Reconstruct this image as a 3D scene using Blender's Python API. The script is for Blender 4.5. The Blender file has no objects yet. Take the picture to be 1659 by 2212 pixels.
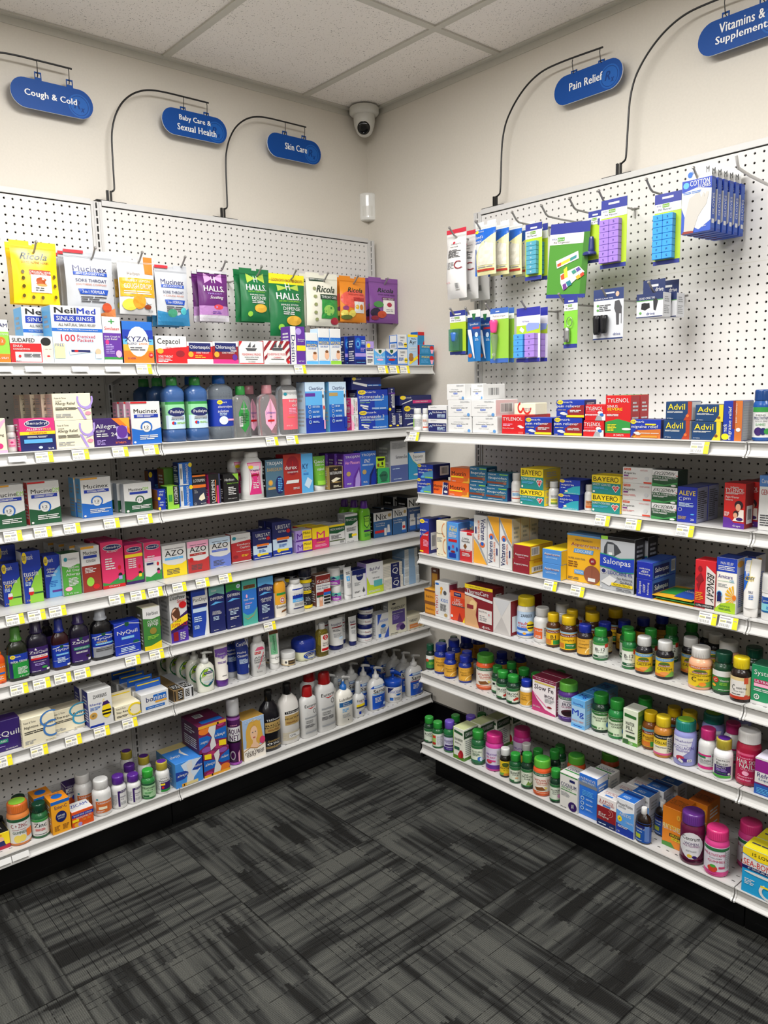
import bpy, math, random
from mathutils import Vector, Matrix
random.seed(7)
C = bpy.context.scene.collection
PI = math.pi
# ---------------------------------------------------------------- camera
cd = bpy.data.cameras.new('camera'); cam = bpy.data.objects.new('camera', cd); C.objects.link(cam)
cd.sensor_fit = 'HORIZONTAL'; cd.sensor_width = 36.0; cd.lens = 36.401; cd.clip_start = .02
cam.matrix_world = Matrix([[0.75231, 0.117982, -0.648159, -2.35358], [-0.658394, 0.099711, -0.746039, -2.76737], [-0.02339, 0.987997, 0.152692, 1.50267], [0, 0, 0, 1]])
sc = bpy.context.scene; sc.camera = cam
# ---------------------------------------------------------------- world and exposure
w = bpy.data.worlds.new('world'); sc.world = w; w.use_nodes = True
w.node_tree.nodes['Background'].inputs[0].default_value = (.9, .95, 1, 1)
w.node_tree.nodes['Background'].inputs[1].default_value = .05
sc.view_settings.view_transform = 'Standard'; sc.view_settings.look = 'None'
sc.view_settings.gamma = 1.0; sc.view_settings.use_curve_mapping = False
sc.view_settings.exposure = 0.74
LAMP = 15.0                                    # strength of each troffer lens
TROFFERS = [(-1.255, -1.38), (-3.085, -1.38), (-1.255, -3.82), (-3.085, -3.82)]
LAMP_COL = (1.0, .985, .965)
HC = 2.7096                                    # ceiling height
X0, Y0 = -4.45, -5.1                           # far corner of the room
# ---------------------------------------------------------------- materials
def lin(h):
    h = h.lstrip('#')
    return tuple(((c/12.92) if c <= .04045 else ((c+.055)/1.055)**2.4) for c in (int(h[i:i+2], 16)/255 for i in (0, 2, 4)))
PAL = dict(w='#d6d6d4', k='#131315', r='#c4161c', R='#8a1520', g='#2e8b3d', G='#17502f', b='#1a62b8', B='#12329c', n='#161f5c', y='#efd21f', o='#e8741c', O='#dfa02e',
 p='#5a2b8f', P='#34195e', m='#d02f78', M='#f0a8c4', c='#5aa9e0', C='#c2d8ea', t='#1f8a9a', T='#0e5a66', s='#96999c', S='#c6c7c9', d='#4a4a4e', l='#8cc63f', e='#e6dec2', u='#7a4a22', v='#a58fd0', x='#b09358')
def col(c): return lin(PAL.get(c, c) if not c.startswith('#') else (c if len(c) == 7 else '#'+''.join(q*2 for q in c[1:])))
MATS = {}
def mat(c, fin='c'):
    if ':' in c: fin, c = c.split(':')
    key = (c, fin)
    if key in MATS: return MATS[key]
    m = bpy.data.materials.new('%s %s' % ({'c':'printed card','p':'plastic','G':'clear bottle','T':'clear blister','M':'metal','f':'film'}[fin], c)); m.use_nodes = True
    nt = m.node_tree; b = nt.nodes['Principled BSDF']; rgb = col(c) + (1,)
    b.inputs['Base Color'].default_value = rgb
    no = nt.nodes.new('ShaderNodeTexNoise'); no.inputs['Scale'].default_value = 60
    mr = nt.nodes.new('ShaderNodeMapRange'); nt.links.new(no.outputs['Fac'], mr.inputs['Value'])
    r0 = {'c':.42,'p':.24,'G':.05,'T':.08,'M':.3,'f':.3}[fin]
    mr.inputs['To Min'].default_value = r0-.04; mr.inputs['To Max'].default_value = r0+.06
    nt.links.new(mr.outputs[0], b.inputs['Roughness'])
    if fin == 'M': b.inputs['Metallic'].default_value = 1
    if fin == 'G':
        b.inputs['Transmission Weight'].default_value = .85; b.inputs['IOR'].default_value = 1.3
    if fin == 'T':
        tr = nt.nodes.new('ShaderNodeBsdfTransparent'); tr.inputs[0].default_value = tuple(.35+.65*v for v in rgb[:3]) + (1,)
        mx = nt.nodes.new('ShaderNodeMixShader'); mx.inputs[0].default_value = .25
        nt.links.new(tr.outputs[0], mx.inputs[1]); nt.links.new(b.outputs[0], mx.inputs[2])
        nt.links.new(mx.outputs[0], nt.nodes['Material Output'].inputs[0])
    MATS[key] = m
    return m
def pmat(name, c, rough=.5, metal=0, bump=0, bscale=80, emit=None, spec=.5):
    m = bpy.data.materials.new(name); m.use_nodes = True; nt = m.node_tree; b = nt.nodes['Principled BSDF']
    rgb = col(c)
    no = nt.nodes.new('ShaderNodeTexNoise'); no.inputs['Scale'].default_value = bscale; no.inputs['Detail'].default_value = 4
    tc = nt.nodes.new('ShaderNodeTexCoord'); nt.links.new(tc.outputs['Object'], no.inputs['Vector'])
    mr = nt.nodes.new('ShaderNodeMix'); mr.data_type = 'RGBA'
    mr.inputs['A'].default_value = tuple(v*.95 for v in rgb) + (1,); mr.inputs['B'].default_value = tuple(min(1, v*1.04) for v in rgb) + (1,)
    nt.links.new(no.outputs['Fac'], mr.inputs['Factor']); nt.links.new(mr.outputs['Result'], b.inputs['Base Color'])
    b.inputs['Roughness'].default_value = rough; b.inputs['Metallic'].default_value = metal
    b.inputs['Specular IOR Level'].default_value = spec
    if bump:
        bu = nt.nodes.new('ShaderNodeBump'); bu.inputs['Strength'].default_value = bump; bu.inputs['Distance'].default_value = .002
        nt.links.new(no.outputs['Fac'], bu.inputs['Height']); nt.links.new(bu.outputs[0], b.inputs['Normal'])
    if emit:
        b.inputs['Emission Color'].default_value = LAMP_COL + (1,); b.inputs['Emission Strength'].default_value = emit
    return m
class N:                                       # small node-graph helper
    def __init__(s, m): s.t = m.node_tree
    def v(s, x, i, n):
        if hasattr(x, 'default_value') or hasattr(x, 'links'): s.t.links.new(x, n.inputs[i])
        else: n.inputs[i].default_value = x
    def m(s, op, a, b=0.0, c=None):
        n = s.t.nodes.new('ShaderNodeMath'); n.operation = op; s.v(a, 0, n); s.v(b, 1, n)
        if c is not None: s.v(c, 2, n)
        return n.outputs[0]
    def noise(s, vec, scale, detail=2):
        n = s.t.nodes.new('ShaderNodeTexNoise'); n.inputs['Scale'].default_value = scale; n.inputs['Detail'].default_value = detail
        s.t.links.new(vec, n.inputs['Vector']); return n.outputs['Fac']
    def xyz(s, x, y, z):
        n = s.t.nodes.new('ShaderNodeCombineXYZ'); s.v(x, 0, n); s.v(y, 1, n); s.v(z, 2, n); return n.outputs[0]
    def ramp(s, f, pts):
        n = s.t.nodes.new('ShaderNodeValToRGB'); s.t.links.new(f, n.inputs[0]); e = n.color_ramp.elements
        while len(e) < len(pts): e.new(.5)
        for q, (p, c) in zip(e, pts): q.position = p; q.color = tuple(c) + (1,)
        return n.outputs[0]
    def mix(s, f, a, b):
        n = s.t.nodes.new('ShaderNodeMix'); n.data_type = 'RGBA'
        for x, k in ((f, 'Factor'), (a, 'A'), (b, 'B')):
            if hasattr(x, 'links'): s.t.links.new(x, n.inputs[k])
            else: n.inputs[k].default_value = x if k == 'Factor' else tuple(x) + (1,)
        return n.outputs['Result']
def carpet_mat():
    m = bpy.data.materials.new('carpet tiles'); m.use_nodes = True; g = N(m); nt = m.node_tree; b = nt.nodes['Principled BSDF']
    tc = nt.nodes.new('ShaderNodeTexCoord'); sp = nt.nodes.new('ShaderNodeSeparateXYZ'); nt.links.new(tc.outputs['Object'], sp.inputs[0])
    tx = g.m('MULTIPLY', g.m('ADD', sp.outputs[0], 1.3018+5), 2.0); ty = g.m('MULTIPLY', g.m('ADD', sp.outputs[1], .8733+6), 2.0)
    ix = g.m('FLOOR', tx); iy = g.m('FLOOR', ty); fx = g.m('FRACT', tx); fy = g.m('FRACT', ty)
    par = g.m('MODULO', g.m('ADD', ix, iy), 2.0); ipar = g.m('SUBTRACT', 1.0, par)
    a = g.m('ADD', g.m('MULTIPLY', par, fx), g.m('MULTIPLY', ipar, fy))      # across the yarn rows
    l = g.m('ADD', g.m('MULTIPLY', par, fy), g.m('MULTIPLY', ipar, fx))      # along the yarn rows
    tid = g.m('ADD', g.m('MULTIPLY', ix, 7.13), g.m('MULTIPLY', iy, 3.71))
    jn = nt.nodes.new('ShaderNodeTexWhiteNoise'); jn.noise_dimensions = '2D'; nt.links.new(g.xyz(g.m('FLOOR', g.m('MULTIPLY', l, 70.0)), tid, 0.0), jn.inputs['Vector'])
    aw = g.m('ADD', a, g.m('MULTIPLY', jn.outputs['Value'], .05))
    s1 = g.m('MULTIPLY', g.m('FLOOR', g.m('MULTIPLY', aw, 3.4)), 3.3)                        # yarn rows change shade in wide groups
    n1 = g.noise(g.xyz(s1, g.m('MULTIPLY', l, 5.5), tid), 1.0, 1)                            # long blocks of shade
    n4 = g.noise(g.xyz(g.m('MULTIPLY', aw, 1.3), g.m('MULTIPLY', l, 27.0), g.m('ADD', tid, 77.0)), 1.0, 1)    # narrow streaks crossing the rows
    n2 = g.noise(g.xyz(g.m('MULTIPLY', aw, 2.4), g.m('MULTIPLY', l, 9.0), g.m('ADD', tid, 31.0)), 1.0, 1)
    sh = g.m('ADD', g.m('MULTIPLY', n1, .42), g.m('ADD', g.m('MULTIPLY', n2, .30), g.m('MULTIPLY', n4, .40)))
    base = g.ramp(sh, [(.45, (.0120, .0120, .0112)), (.505, (.0215, .022, .0212)), (.55, (.042, .043, .040)), (.66, (.069, .070, .063))])
    row = g.m('FRACT', g.m('MULTIPLY', a, 21.0)); rid = g.m('FLOOR', g.m('MULTIPLY', a, 21.0))
    wn = nt.nodes.new('ShaderNodeTexWhiteNoise'); wn.noise_dimensions = '2D'; nt.links.new(g.xyz(rid, tid, 0.0), wn.inputs['Vector'])
    dash = g.noise(g.xyz(g.m('MULTIPLY', rid, 5.3), g.m('MULTIPLY', l, 26.0), tid), 1.0, 1)
    thin = g.m('MULTIPLY', g.m('LESS_THAN', row, .11), g.m('MULTIPLY', g.m('GREATER_THAN', wn.outputs['Value'], .5), g.m('GREATER_THAN', dash, .40)))
    c1 = g.mix(g.m('MULTIPLY', thin, .75), base, (.004, .004, .004))
    rib = g.m('SINE', g.m('MULTIPLY', a, 2*PI*100)); loop = g.m('SINE', g.m('ADD', g.m('MULTIPLY', l, 2*PI*90), g.m('MULTIPLY', rid, 2.1)))
    fine = g.noise(tc.outputs['Object'], 420.0, 2)
    tex = g.m('ADD', g.m('MULTIPLY', rib, .22), g.m('ADD', g.m('MULTIPLY', loop, .12), g.m('MULTIPLY', fine, 1.3)))
    k = g.m('ADD', .42, tex)
    edge = g.m('MINIMUM', g.m('MINIMUM', fx, g.m('SUBTRACT', 1.0, fx)), g.m('MINIMUM', fy, g.m('SUBTRACT', 1.0, fy)))
    k = g.m('MULTIPLY', k, g.m('SUBTRACT', 1.0, g.m('MULTIPLY', g.m('LESS_THAN', edge, .005), .5)))
    vm = nt.nodes.new('ShaderNodeVectorMath'); vm.operation = 'SCALE'; nt.links.new(c1, vm.inputs[0]); nt.links.new(k, vm.inputs['Scale'])
    nt.links.new(vm.outputs[0], b.inputs['Base Color']); b.inputs['Roughness'].default_value = .95; b.inputs['Specular IOR Level'].default_value = .1
    bu = nt.nodes.new('ShaderNodeBump'); bu.inputs['Strength'].default_value = .5; bu.inputs['Distance'].default_value = .003
    nt.links.new(tex, bu.inputs['Height']); nt.links.new(bu.outputs[0], b.inputs['Normal'])
    return m
def ceiling_mat():
    m = bpy.data.materials.new('fissured ceiling tile'); m.use_nodes = True; g = N(m); nt = m.node_tree; b = nt.nodes['Principled BSDF']
    tc = nt.nodes.new('ShaderNodeTexCoord'); mp = nt.nodes.new('ShaderNodeMapping'); nt.links.new(tc.outputs['Object'], mp.inputs[0]); mp.inputs['Scale'].default_value = (1, .62, 1); mp.inputs['Rotation'].default_value = (0, 0, .5)
    n = g.noise(mp.outputs[0], 230.0, 3); n2 = g.noise(tc.outputs['Object'], 30.0, 1)
    pit = g.m('GREATER_THAN', g.m('ADD', n, g.m('MULTIPLY', n2, .12)), .705)
    f = g.noise(mp.outputs[0], 420.0, 2); pit = g.m('MAXIMUM', pit, g.m('GREATER_THAN', f, .73))
    c = g.mix(pit, (.93, .885, .84), (.42, .39, .36))
    nt.links.new(c, b.inputs['Base Color']); b.inputs['Roughness'].default_value = .95
    bu = nt.nodes.new('ShaderNodeBump'); bu.inputs['Strength'].default_value = .4; bu.invert = True; bu.inputs['Distance'].default_value = .003
    nt.links.new(pit, bu.inputs['Height']); nt.links.new(bu.outputs[0], b.inputs['Normal'])
    return m
M_WALL = pmat('painted wall', '#d8d2c7', .6, bump=.12, bscale=140, spec=.3)
M_FAR = pmat('darker painted wall', '#9a9488', .7)
M_WHITE = pmat('white enamelled steel', '#c6c5c3', .38, bscale=20)
M_PANEL = pmat('white pegboard', '#d4d2cf', .5, bscale=12)
M_CHAN = pmat('white price channel', '#c3c2bf', .3, bscale=15)
M_TRIM = pmat('ceiling grid', '#c9c6bc', .5)
M_KICK = pmat('black base plate', '#08080a', .35)
M_BLACK = pmat('black wire', '#0b0b0c', .35)
M_DARK = pmat('cavity shade and lens black', '#101010', .9)
M_STEEL = pmat('zinc wire', '#9c9a97', .4, metal=.55)
M_PLAST = pmat('white plastic', '#d8d7d1', .35)
M_LENS = pmat('lamp lens', '#f4f4f0', .4, emit=LAMP)
M_CARPET = carpet_mat(); M_CEIL = ceiling_mat()
# ---------------------------------------------------------------- mesh accumulator
class MB:
    def __init__(s): s.v = []; s.f = []; s.mi = []; s.m = []; s.sm = []
    def slot(s, m):
        if m not in s.m: s.m.append(m)
        return s.m.index(m)
    def face(s, pts, m, smooth=False):
        i = len(s.v); s.v.extend(pts); s.f.append(list(range(i, i+len(pts)))); s.mi.append(s.slot(m)); s.sm.append(smooth)
    def mesh(s, vs, fs, m, smooth=False):
        i = len(s.v); s.v.extend(vs); k = s.slot(m)
        for f in fs: s.f.append([i+j for j in f]); s.mi.append(k); s.sm.append(smooth)
    def box(s, x0, y0, z0, x1, y1, z1, m, ch=0):
        if ch <= 0:
            vs = [(x, y, z) for z in (z0, z1) for x, y in ((x0, y0), (x1, y0), (x1, y1), (x0, y1))]
            s.mesh(vs, [(3, 2, 1, 0), (4, 5, 6, 7), (0, 1, 5, 4), (1, 2, 6, 5), (2, 3, 7, 6), (3, 0, 4, 7)], m); return
        c = ch; ring = [(x0+c, y0), (x1-c, y0), (x1, y0+c), (x1, y1-c), (x1-c, y1), (x0+c, y1), (x0, y1-c), (x0, y0+c)]
        cx, cy = (x0+x1)/2, (y0+y1)/2; k = 1-2*c/max(x1-x0, 1e-6); q = 1-2*c/max(y1-y0, 1e-6)
        ins = [(cx+(x-cx)*k, cy+(y-cy)*q) for x, y in ring]
        vs = [(x, y, z0) for x, y in ins] + [(x, y, z0+c) for x, y in ring] + [(x, y, z1-c) for x, y in ring] + [(x, y, z1) for x, y in ins]
        fs = [tuple(range(7, -1, -1)), tuple(range(24, 32))]
        for r in range(3):
            for i in range(8): fs.append((r*8+i, r*8+(i+1) % 8, r*8+8+(i+1) % 8, r*8+8+i))
        s.mesh(vs, fs, m)
    def rings(s, rings, m, smooth=True, cap0=True, cap1=True):
        n = len(rings[0]); vs = [p for r in rings for p in r]; fs = []
        for k in range(len(rings)-1):
            for i in range(n): fs.append((k*n+i, k*n+(i+1) % n, (k+1)*n+(i+1) % n, (k+1)*n+i))
        s.mesh(vs, fs, m, smooth)
        if cap0: s.face(list(reversed(rings[0])), m)
        if cap1: s.face(list(rings[-1]), m)
    def tube(s, pts, r, m, n=8):
        P = [Vector(p) for p in pts]; rs = []
        for i, p in enumerate(P):
            d = (P[min(i+1, len(P)-1)]-P[max(i-1, 0)]).normalized()
            a = d.cross(Vector((0, 0, 1)) if abs(d.z) < .9 else Vector((0, 1, 0))).normalized(); b = d.cross(a)
            rs.append([tuple(p+(a*math.cos(t)+b*math.sin(t))*r) for t in (2*PI*k/n for k in range(n))])
        s.rings(rs, m)
    def build(s, name, parent=None):
        me = bpy.data.meshes.new(name); me.from_pydata([tuple(v) for v in s.v], [], s.f)
        for m in s.m: me.materials.append(m)
        me.polygons.foreach_set('material_index', s.mi); me.polygons.foreach_set('use_smooth', s.sm); me.update()
        o = bpy.data.objects.new(name, me); C.objects.link(o)
        if parent: o.parent = parent
        return o
def tag(o, label=None, cat=None, group=None, kind=None):
    if label: o['label'] = label
    if cat: o['category'] = cat
    if group: o['group'] = group
    if kind: o['kind'] = kind
    return o
def thing(name, loc, rz=0):
    o = bpy.data.objects.new(name, None); C.objects.link(o); o.location = loc; o.rotation_euler = (0, 0, rz); o.empty_display_size = .03
    return o
def place(side, u, d, z): return (-u, -d, z) if side == 'L' else (-d, -u, z)
ROT = {'L': 0.0, 'R': -PI/2}
def copy_tree(o, parent=None):
    c = o.copy(); C.objects.link(c); c.parent = parent
    for ch in o.children: copy_tree(ch, c)
    return c
# ---------------------------------------------------------------- lettering: every glyph outlined once, strings composed from them
GL = {}
def load_glyphs(chars):
    obs = []
    for bold in (0,):
        for c in chars:
            two = []
            for body in (c, c+'|', '|'):
                cu = bpy.data.curves.new('g', 'FONT'); cu.body = body; cu.resolution_u = 2; cu.offset = 0
                o = bpy.data.objects.new('g', cu); C.objects.link(o); two.append(o)
            obs.append((bold, c, two))
    dg = bpy.context.evaluated_depsgraph_get()
    for bold, c, two in obs:
        R = []
        for o in two:
            me = o.evaluated_get(dg).to_mesh()
            R.append(([(v.co.x, v.co.y) for v in me.vertices], [tuple(p.vertices) for p in me.polygons]))
        xm = lambda r: max([p[0] for p in r[0]] or [0])
        GL[bold, c] = (R[0][0], R[0][1], xm(R[1])-xm(R[2]))
    for bold, c, two in obs:
        for o in two:
            cu = o.data; bpy.data.objects.remove(o); bpy.data.curves.remove(cu)
def string(txt, bold):
    V = []; F = []; x = 0
    for c in txt:
        v, f, adv = GL.get((0, c)) or GL[0, ' ']
        for j_, s in enumerate((-.026, -.009, .009, .026) if bold else (-.006, .006)):          # heavier strokes: the outline struck more than once
            k = len(V); V += [(p[0]+x+s, p[1], j_) for p in v]; F += [tuple(k+j for j in q) for q in f]
        x += adv + (.03 if bold else .01)
    return V, F
def clipx(P, x0, x1):
    for s, x in ((1, x0), (-1, x1)):
        out = []
        for i in range(len(P)):
            a, b = P[i-1], P[i]; da, db = s*(a[0]-x), s*(b[0]-x)
            if da >= 0 and db < 0 or da < 0 and db >= 0:
                t = da/(da-db); out.append((x, a[1]+(b[1]-a[1])*t))
            if db >= 0: out.append(b)
        P = out
        if not P: return P
    return P
def draw(mb, art, mp, fin='c', slabs=0, step=.00014, base=.0002, flip=False, rows=0):
    """flat printed artwork: shapes in 0..1 label coordinates, laid on a surface by mp(x, y, lift)"""
    k = 0
    def F(x, y): return (1-x, 1-y) if flip else (x, y)
    def poly(P, c):
        m = mat(c, fin); lift = base+step*k
        P = [F(*p) for p in P]
        if slabs:
            x0 = min(p[0] for p in P); x1 = max(p[0] for p in P)
            for i in range(int(math.floor(x0*slabs+1e-6)), int(math.ceil(x1*slabs-1e-6))):
                Q = clipx(P, i/slabs, (i+1)/slabs)
                if len(Q) < 3: continue
                if not rows: mb.face([mp(a, b, lift) for a, b in Q], m); continue
                q0 = min(p[1] for p in Q); q1 = max(p[1] for p in Q)
                for j in range(int(math.floor(q0*rows+1e-6)), int(math.ceil(q1*rows-1e-6))):
                    T = clipx([(b, a) for a, b in Q], j/rows, (j+1)/rows)
                    if len(T) > 2: mb.face([mp(a, b, lift) for b, a in T], m)
        else: mb.face([mp(a, b, lift) for a, b in P], m)
    R = lambda a, b, c, d: [(a, b), (c, b), (c, d), (a, d)]
    for op in art.split(';'):
        op = op.strip()
        if not op: continue
        t = op[0]; q = op[1:].split(','); k += 1
        if t == 'r': poly(R(*map(float, q[:4])), q[4])
        elif t == 'e':
            cx, cy, rx, ry = map(float, q[:4]); poly([(cx+rx*math.cos(i*PI/9), cy+ry*math.sin(i*PI/9)) for i in range(18)], q[4])
        elif t == 'p':
            n = list(map(float, q[1:])); poly(list(zip(n[::2], n[1::2])), q[0].strip())
        elif t == 'l':
            x0, y0, x1, y1 = map(float, q[:4]); n = int(q[4]); h = (y1-y0)/n
            for i in range(n):
                xe = x1-(x1-x0)*random.choice((0, .05, .12, .3)) if n > 1 else x1
                y = y1-h*(i+.78); xm = x0+(xe-x0)*random.uniform(.35, .6)
                poly(R(x0, y, xm-.012, y+h*.5), q[5]); poly(R(xm+.012, y, xe, y+h*.5), q[5])
        elif t == 'b':
            x0, y0, x1, y1 = map(float, q[:4]); poly(R(x0, y0, x1, y1), 'w'); k += 1; x = x0+.08*(x1-x0); hgt = y1-y0
            while x < x1-.12*(x1-x0):
                g = random.choice((.012, .02, .035))*(x1-x0)*1.6; poly(R(x, y0+.12*hgt, x+g, y1-.08*hgt), 'd'); x += g+random.choice((.02, .03))*(x1-x0)*1.4
        elif t == 'a':
            cx, cy, rx, ry, th, a0, a1 = map(float, q[:7]); n = max(6, int(abs(a1-a0)/18)); f = 1-th/max(rx, 1e-6)
            for i in range(n):
                A = [math.radians(a0+(a1-a0)*(i+j)/n) for j in (0, 1)]
                poly([(cx+rx*s*math.cos(z), cy+ry*s*math.sin(z)) for s, z in ((1, A[0]), (1, A[1]), (f, A[1]), (f, A[0]))], q[7])
        elif t == 't':
            x, y, ww, hh = map(float, q[:4]); c = q[4]; txt = ','.join(q[5:]); fl = ''
            if '^' in txt: txt, fl = txt.split('^')
            V, FF = string(txt, 1 if 'b' in fl else 0)
            if not V: continue
            xs = [p[0] for p in V]; ys = [p[1] for p in V]; sx = max(xs)-min(xs) or 1; sy = max(ys)-min(ys) or 1; ox, oy = min(xs), min(ys)
            W = []
            for p in V:
                a, b = (p[0]-ox)/sx-.5, (p[1]-oy)/sy-.5
                if 'i' in fl: a = (a*.9)+b*.1
                if 'v' in fl: a, b = -b, a
                elif 'V' in fl: a, b = b, -a
                W.append(mp(*F(x+a*ww, y+b*hh), base+step*k+.00006+.00003*p[2]))
            mb.mesh(W, FF, mat(c, fin))
# ---------------------------------------------------------------- products
def carton(name, w, D, h, colr, art, tab=None):
    f, s, t = (colr.split('/')+[colr]*3)[:3]
    if '/' not in colr: s = t = f
    mb = MB(); ch = min(.0009, w*.03)
    x, y = w/2, D/2
    mb.box(-x, -y, 0, x, y, h, mat(f), ch)
    lift = .00012
    for c, P in ((s, [(-x-lift, -y+ch, ch), (-x-lift, y-ch, ch), (-x-lift, y-ch, h-ch), (-x-lift, -y+ch, h-ch)]), (s, [(x+lift, -y+ch, ch), (x+lift, y-ch, ch), (x+lift, y-ch, h-ch), (x+lift, -y+ch, h-ch)]),
                 (t, [(-x+ch, -y+ch, h+lift), (x-ch, -y+ch, h+lift), (x-ch, y-ch, h+lift), (-x+ch, y-ch, h+lift)])):
        mb.face(P, mat(c))
    mb.box(-x+ch*2, y-ch*2, h, x-ch*2, y-ch, h+.0005, mat(t))                     # tucked lid edge
    a = (art.split('|')+['', '', ''])[:3]
    fl = a[0].startswith('~')
    draw(mb, a[0].lstrip('~'), lambda p, q, l: ((p-.5)*w, -y-l, q*h), flip=fl)
    sa = a[1] or (('l.15,.12,.85,.5,5,%s;l.2,.6,.8,.86,3,%s' % ((('S',)*2) if sum(col(s)) < 1 else (('s',)*2))) if D > .03 and h > .05 else '')
    draw(mb, sa, lambda p, q, l: (-x-l, y-p*D, q*h)); draw(mb, sa, lambda p, q, l: (x+l, -y+p*D, q*h))
    draw(mb, a[2], lambda p, q, l: ((p-.5)*w, -y+q*D, h+l))
    return mb.build(name)
def sup(x, n): return math.copysign(abs(x)**(2/n), x)
PROF = dict(
 pill=dict(b=[(0,.9),(.012,.97),(.03,1),(.6,1),(.66,.97),(.715,.82),(.74,.72),(.77,.72)], c=[(.755,.76),(.76,.79),(.97,.79),(.99,.76),(1,.7)], l=(.08,.58)),
 gum=dict(b=[(0,.88),(.015,.97),(.035,1),(.68,1),(.73,.96),(.77,.86),(.8,.82)], c=[(.785,.86),(.79,.9),(.8,.9),(.975,.88),(.99,.85),(1,.78)], l=(.07,.66)),
 syr=dict(b=[(0,.92),(.015,1),(.56,1),(.61,.97),(.65,.89),(.69,.72),(.72,.54),(.77,.46)], c=[(.735,.6),(.75,.63),(.775,.6),(.79,.51),(.965,.47),(.985,.44),(1,.38)], l=(.06,.5), n=3, cd=1.6),
 ped=dict(b=[(0,.9),(.01,1),(.17,1),(.185,.95),(.2,.97),(.62,.97),(.63,.95),(.66,1),(.76,1),(.81,.88),(.86,.5),(.88,.45)], c=[(.87,.48),(.88,.5),(.985,.48),(1,.44)], l=(.2,.62), n=3, cd=1.17),
 oil=dict(b=[(0,.88),(.012,.95),(.3,.98),(.55,1),(.7,.98),(.78,.86),(.82,.5),(.84,.42)], c=[(.83,.46),(.84,.48),(.985,.46),(1,.42)], l=(.08,.74), n=2.6, cd=1.5),
 powd=dict(b=[(0,.94),(.012,1),(.2,.97),(.45,.9),(.66,.97),(.78,.9),(.86,.62),(.89,.56)], c=[(.88,.58),(.89,.6),(.985,.6),(1,.56)], l=(.08,.8), n=2.8, cd=1.3),
 lot=dict(b=[(0,.94),(.01,1),(.7,.98),(.77,.9),(.81,.66),(.82,.6)], c=[(.81,.62),(.82,.64),(.97,.56),(1,.48)], l=(.04,.74), n=3, cd=1.3),
 sham=dict(b=[(0,.92),(.012,1),(.56,1),(.66,.95),(.74,.8),(.8,.5),(.83,.4)], c=[(.825,.36),(.83,.38),(.985,.36),(1,.33)], l=(.04,.6), n=2.3, cd=1.4),
 can=dict(b=[(0,.95),(.01,1),(.735,1),(.75,.94),(.77,.92)], c=[(.755,.95),(.76,.97),(.965,.95),(.985,.9),(1,.8)], l=(.01,.73)),
 jar=dict(b=[(0,.92),(.03,.98),(.55,.98),(.6,.92),(.66,.9)], c=[(.6,1),(.62,1.0),(.95,1.0),(1,.95)], l=(.08,.56)),
 tub=dict(b=[(0,.93),(.015,.98),(.5,1),(.53,.97)], c=[(.5,1),(.51,1.02),(.64,1.02),(.68,.94),(.7,.5),(.73,.4),(.74,.4)], l=(.03,.48), head=(.74,1,.3)),
 vas=dict(b=[(0,.75),(.02,.88),(.15,.95),(.45,.98),(.5,.95)], c=[(.46,1),(.5,1.02),(.8,1.02),(.92,.96),(1,.82)], l=(.06,.5), n=3),
 pump=dict(b=[(0,.93),(.01,1),(.5,1),(.6,.95),(.67,.78),(.71,.5),(.73,.36)], c=[(.71,.36),(.72,.38),(.8,.34),(.81,.2),(.84,.16),(.88,.14)], l=(.04,.62), n=2.8, cd=1.6, head=(.88,1,.2)),
 soap=dict(b=[(0,.82),(.02,.9),(.1,.86),(.3,.98),(.45,1),(.6,.92),(.68,.7),(.73,.44)], c=[(.71,.38),(.72,.42),(.82,.4),(.83,.2),(.92,.17)], l=(.13,.62), n=2.3, cd=1.7, head=(.9,1,.3)),
 spray=dict(b=[(0,.92),(.012,1),(.5,1),(.58,.9),(.64,.6),(.67,.46)], c=[(.65,.48),(.66,.5),(.95,.4),(.98,.36),(1,.28)], l=(.04,.58), n=3, cd=1.3),
 stick=dict(b=[(0,.96),(.02,1),(.7,1),(.72,.98)], c=[(.7,1),(.71,1.02),(.86,1),(.95,.9),(1,.7)], l=(.02,.7), n=2.4))
def interp(pts, z):
    for a, b in zip(pts, pts[1:]):
        if z <= b[0]: return a[1]+(b[1]-a[1])*max(0, (z-a[0]))/max(1e-9, b[0]-a[0])
    return pts[-1][1]
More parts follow.
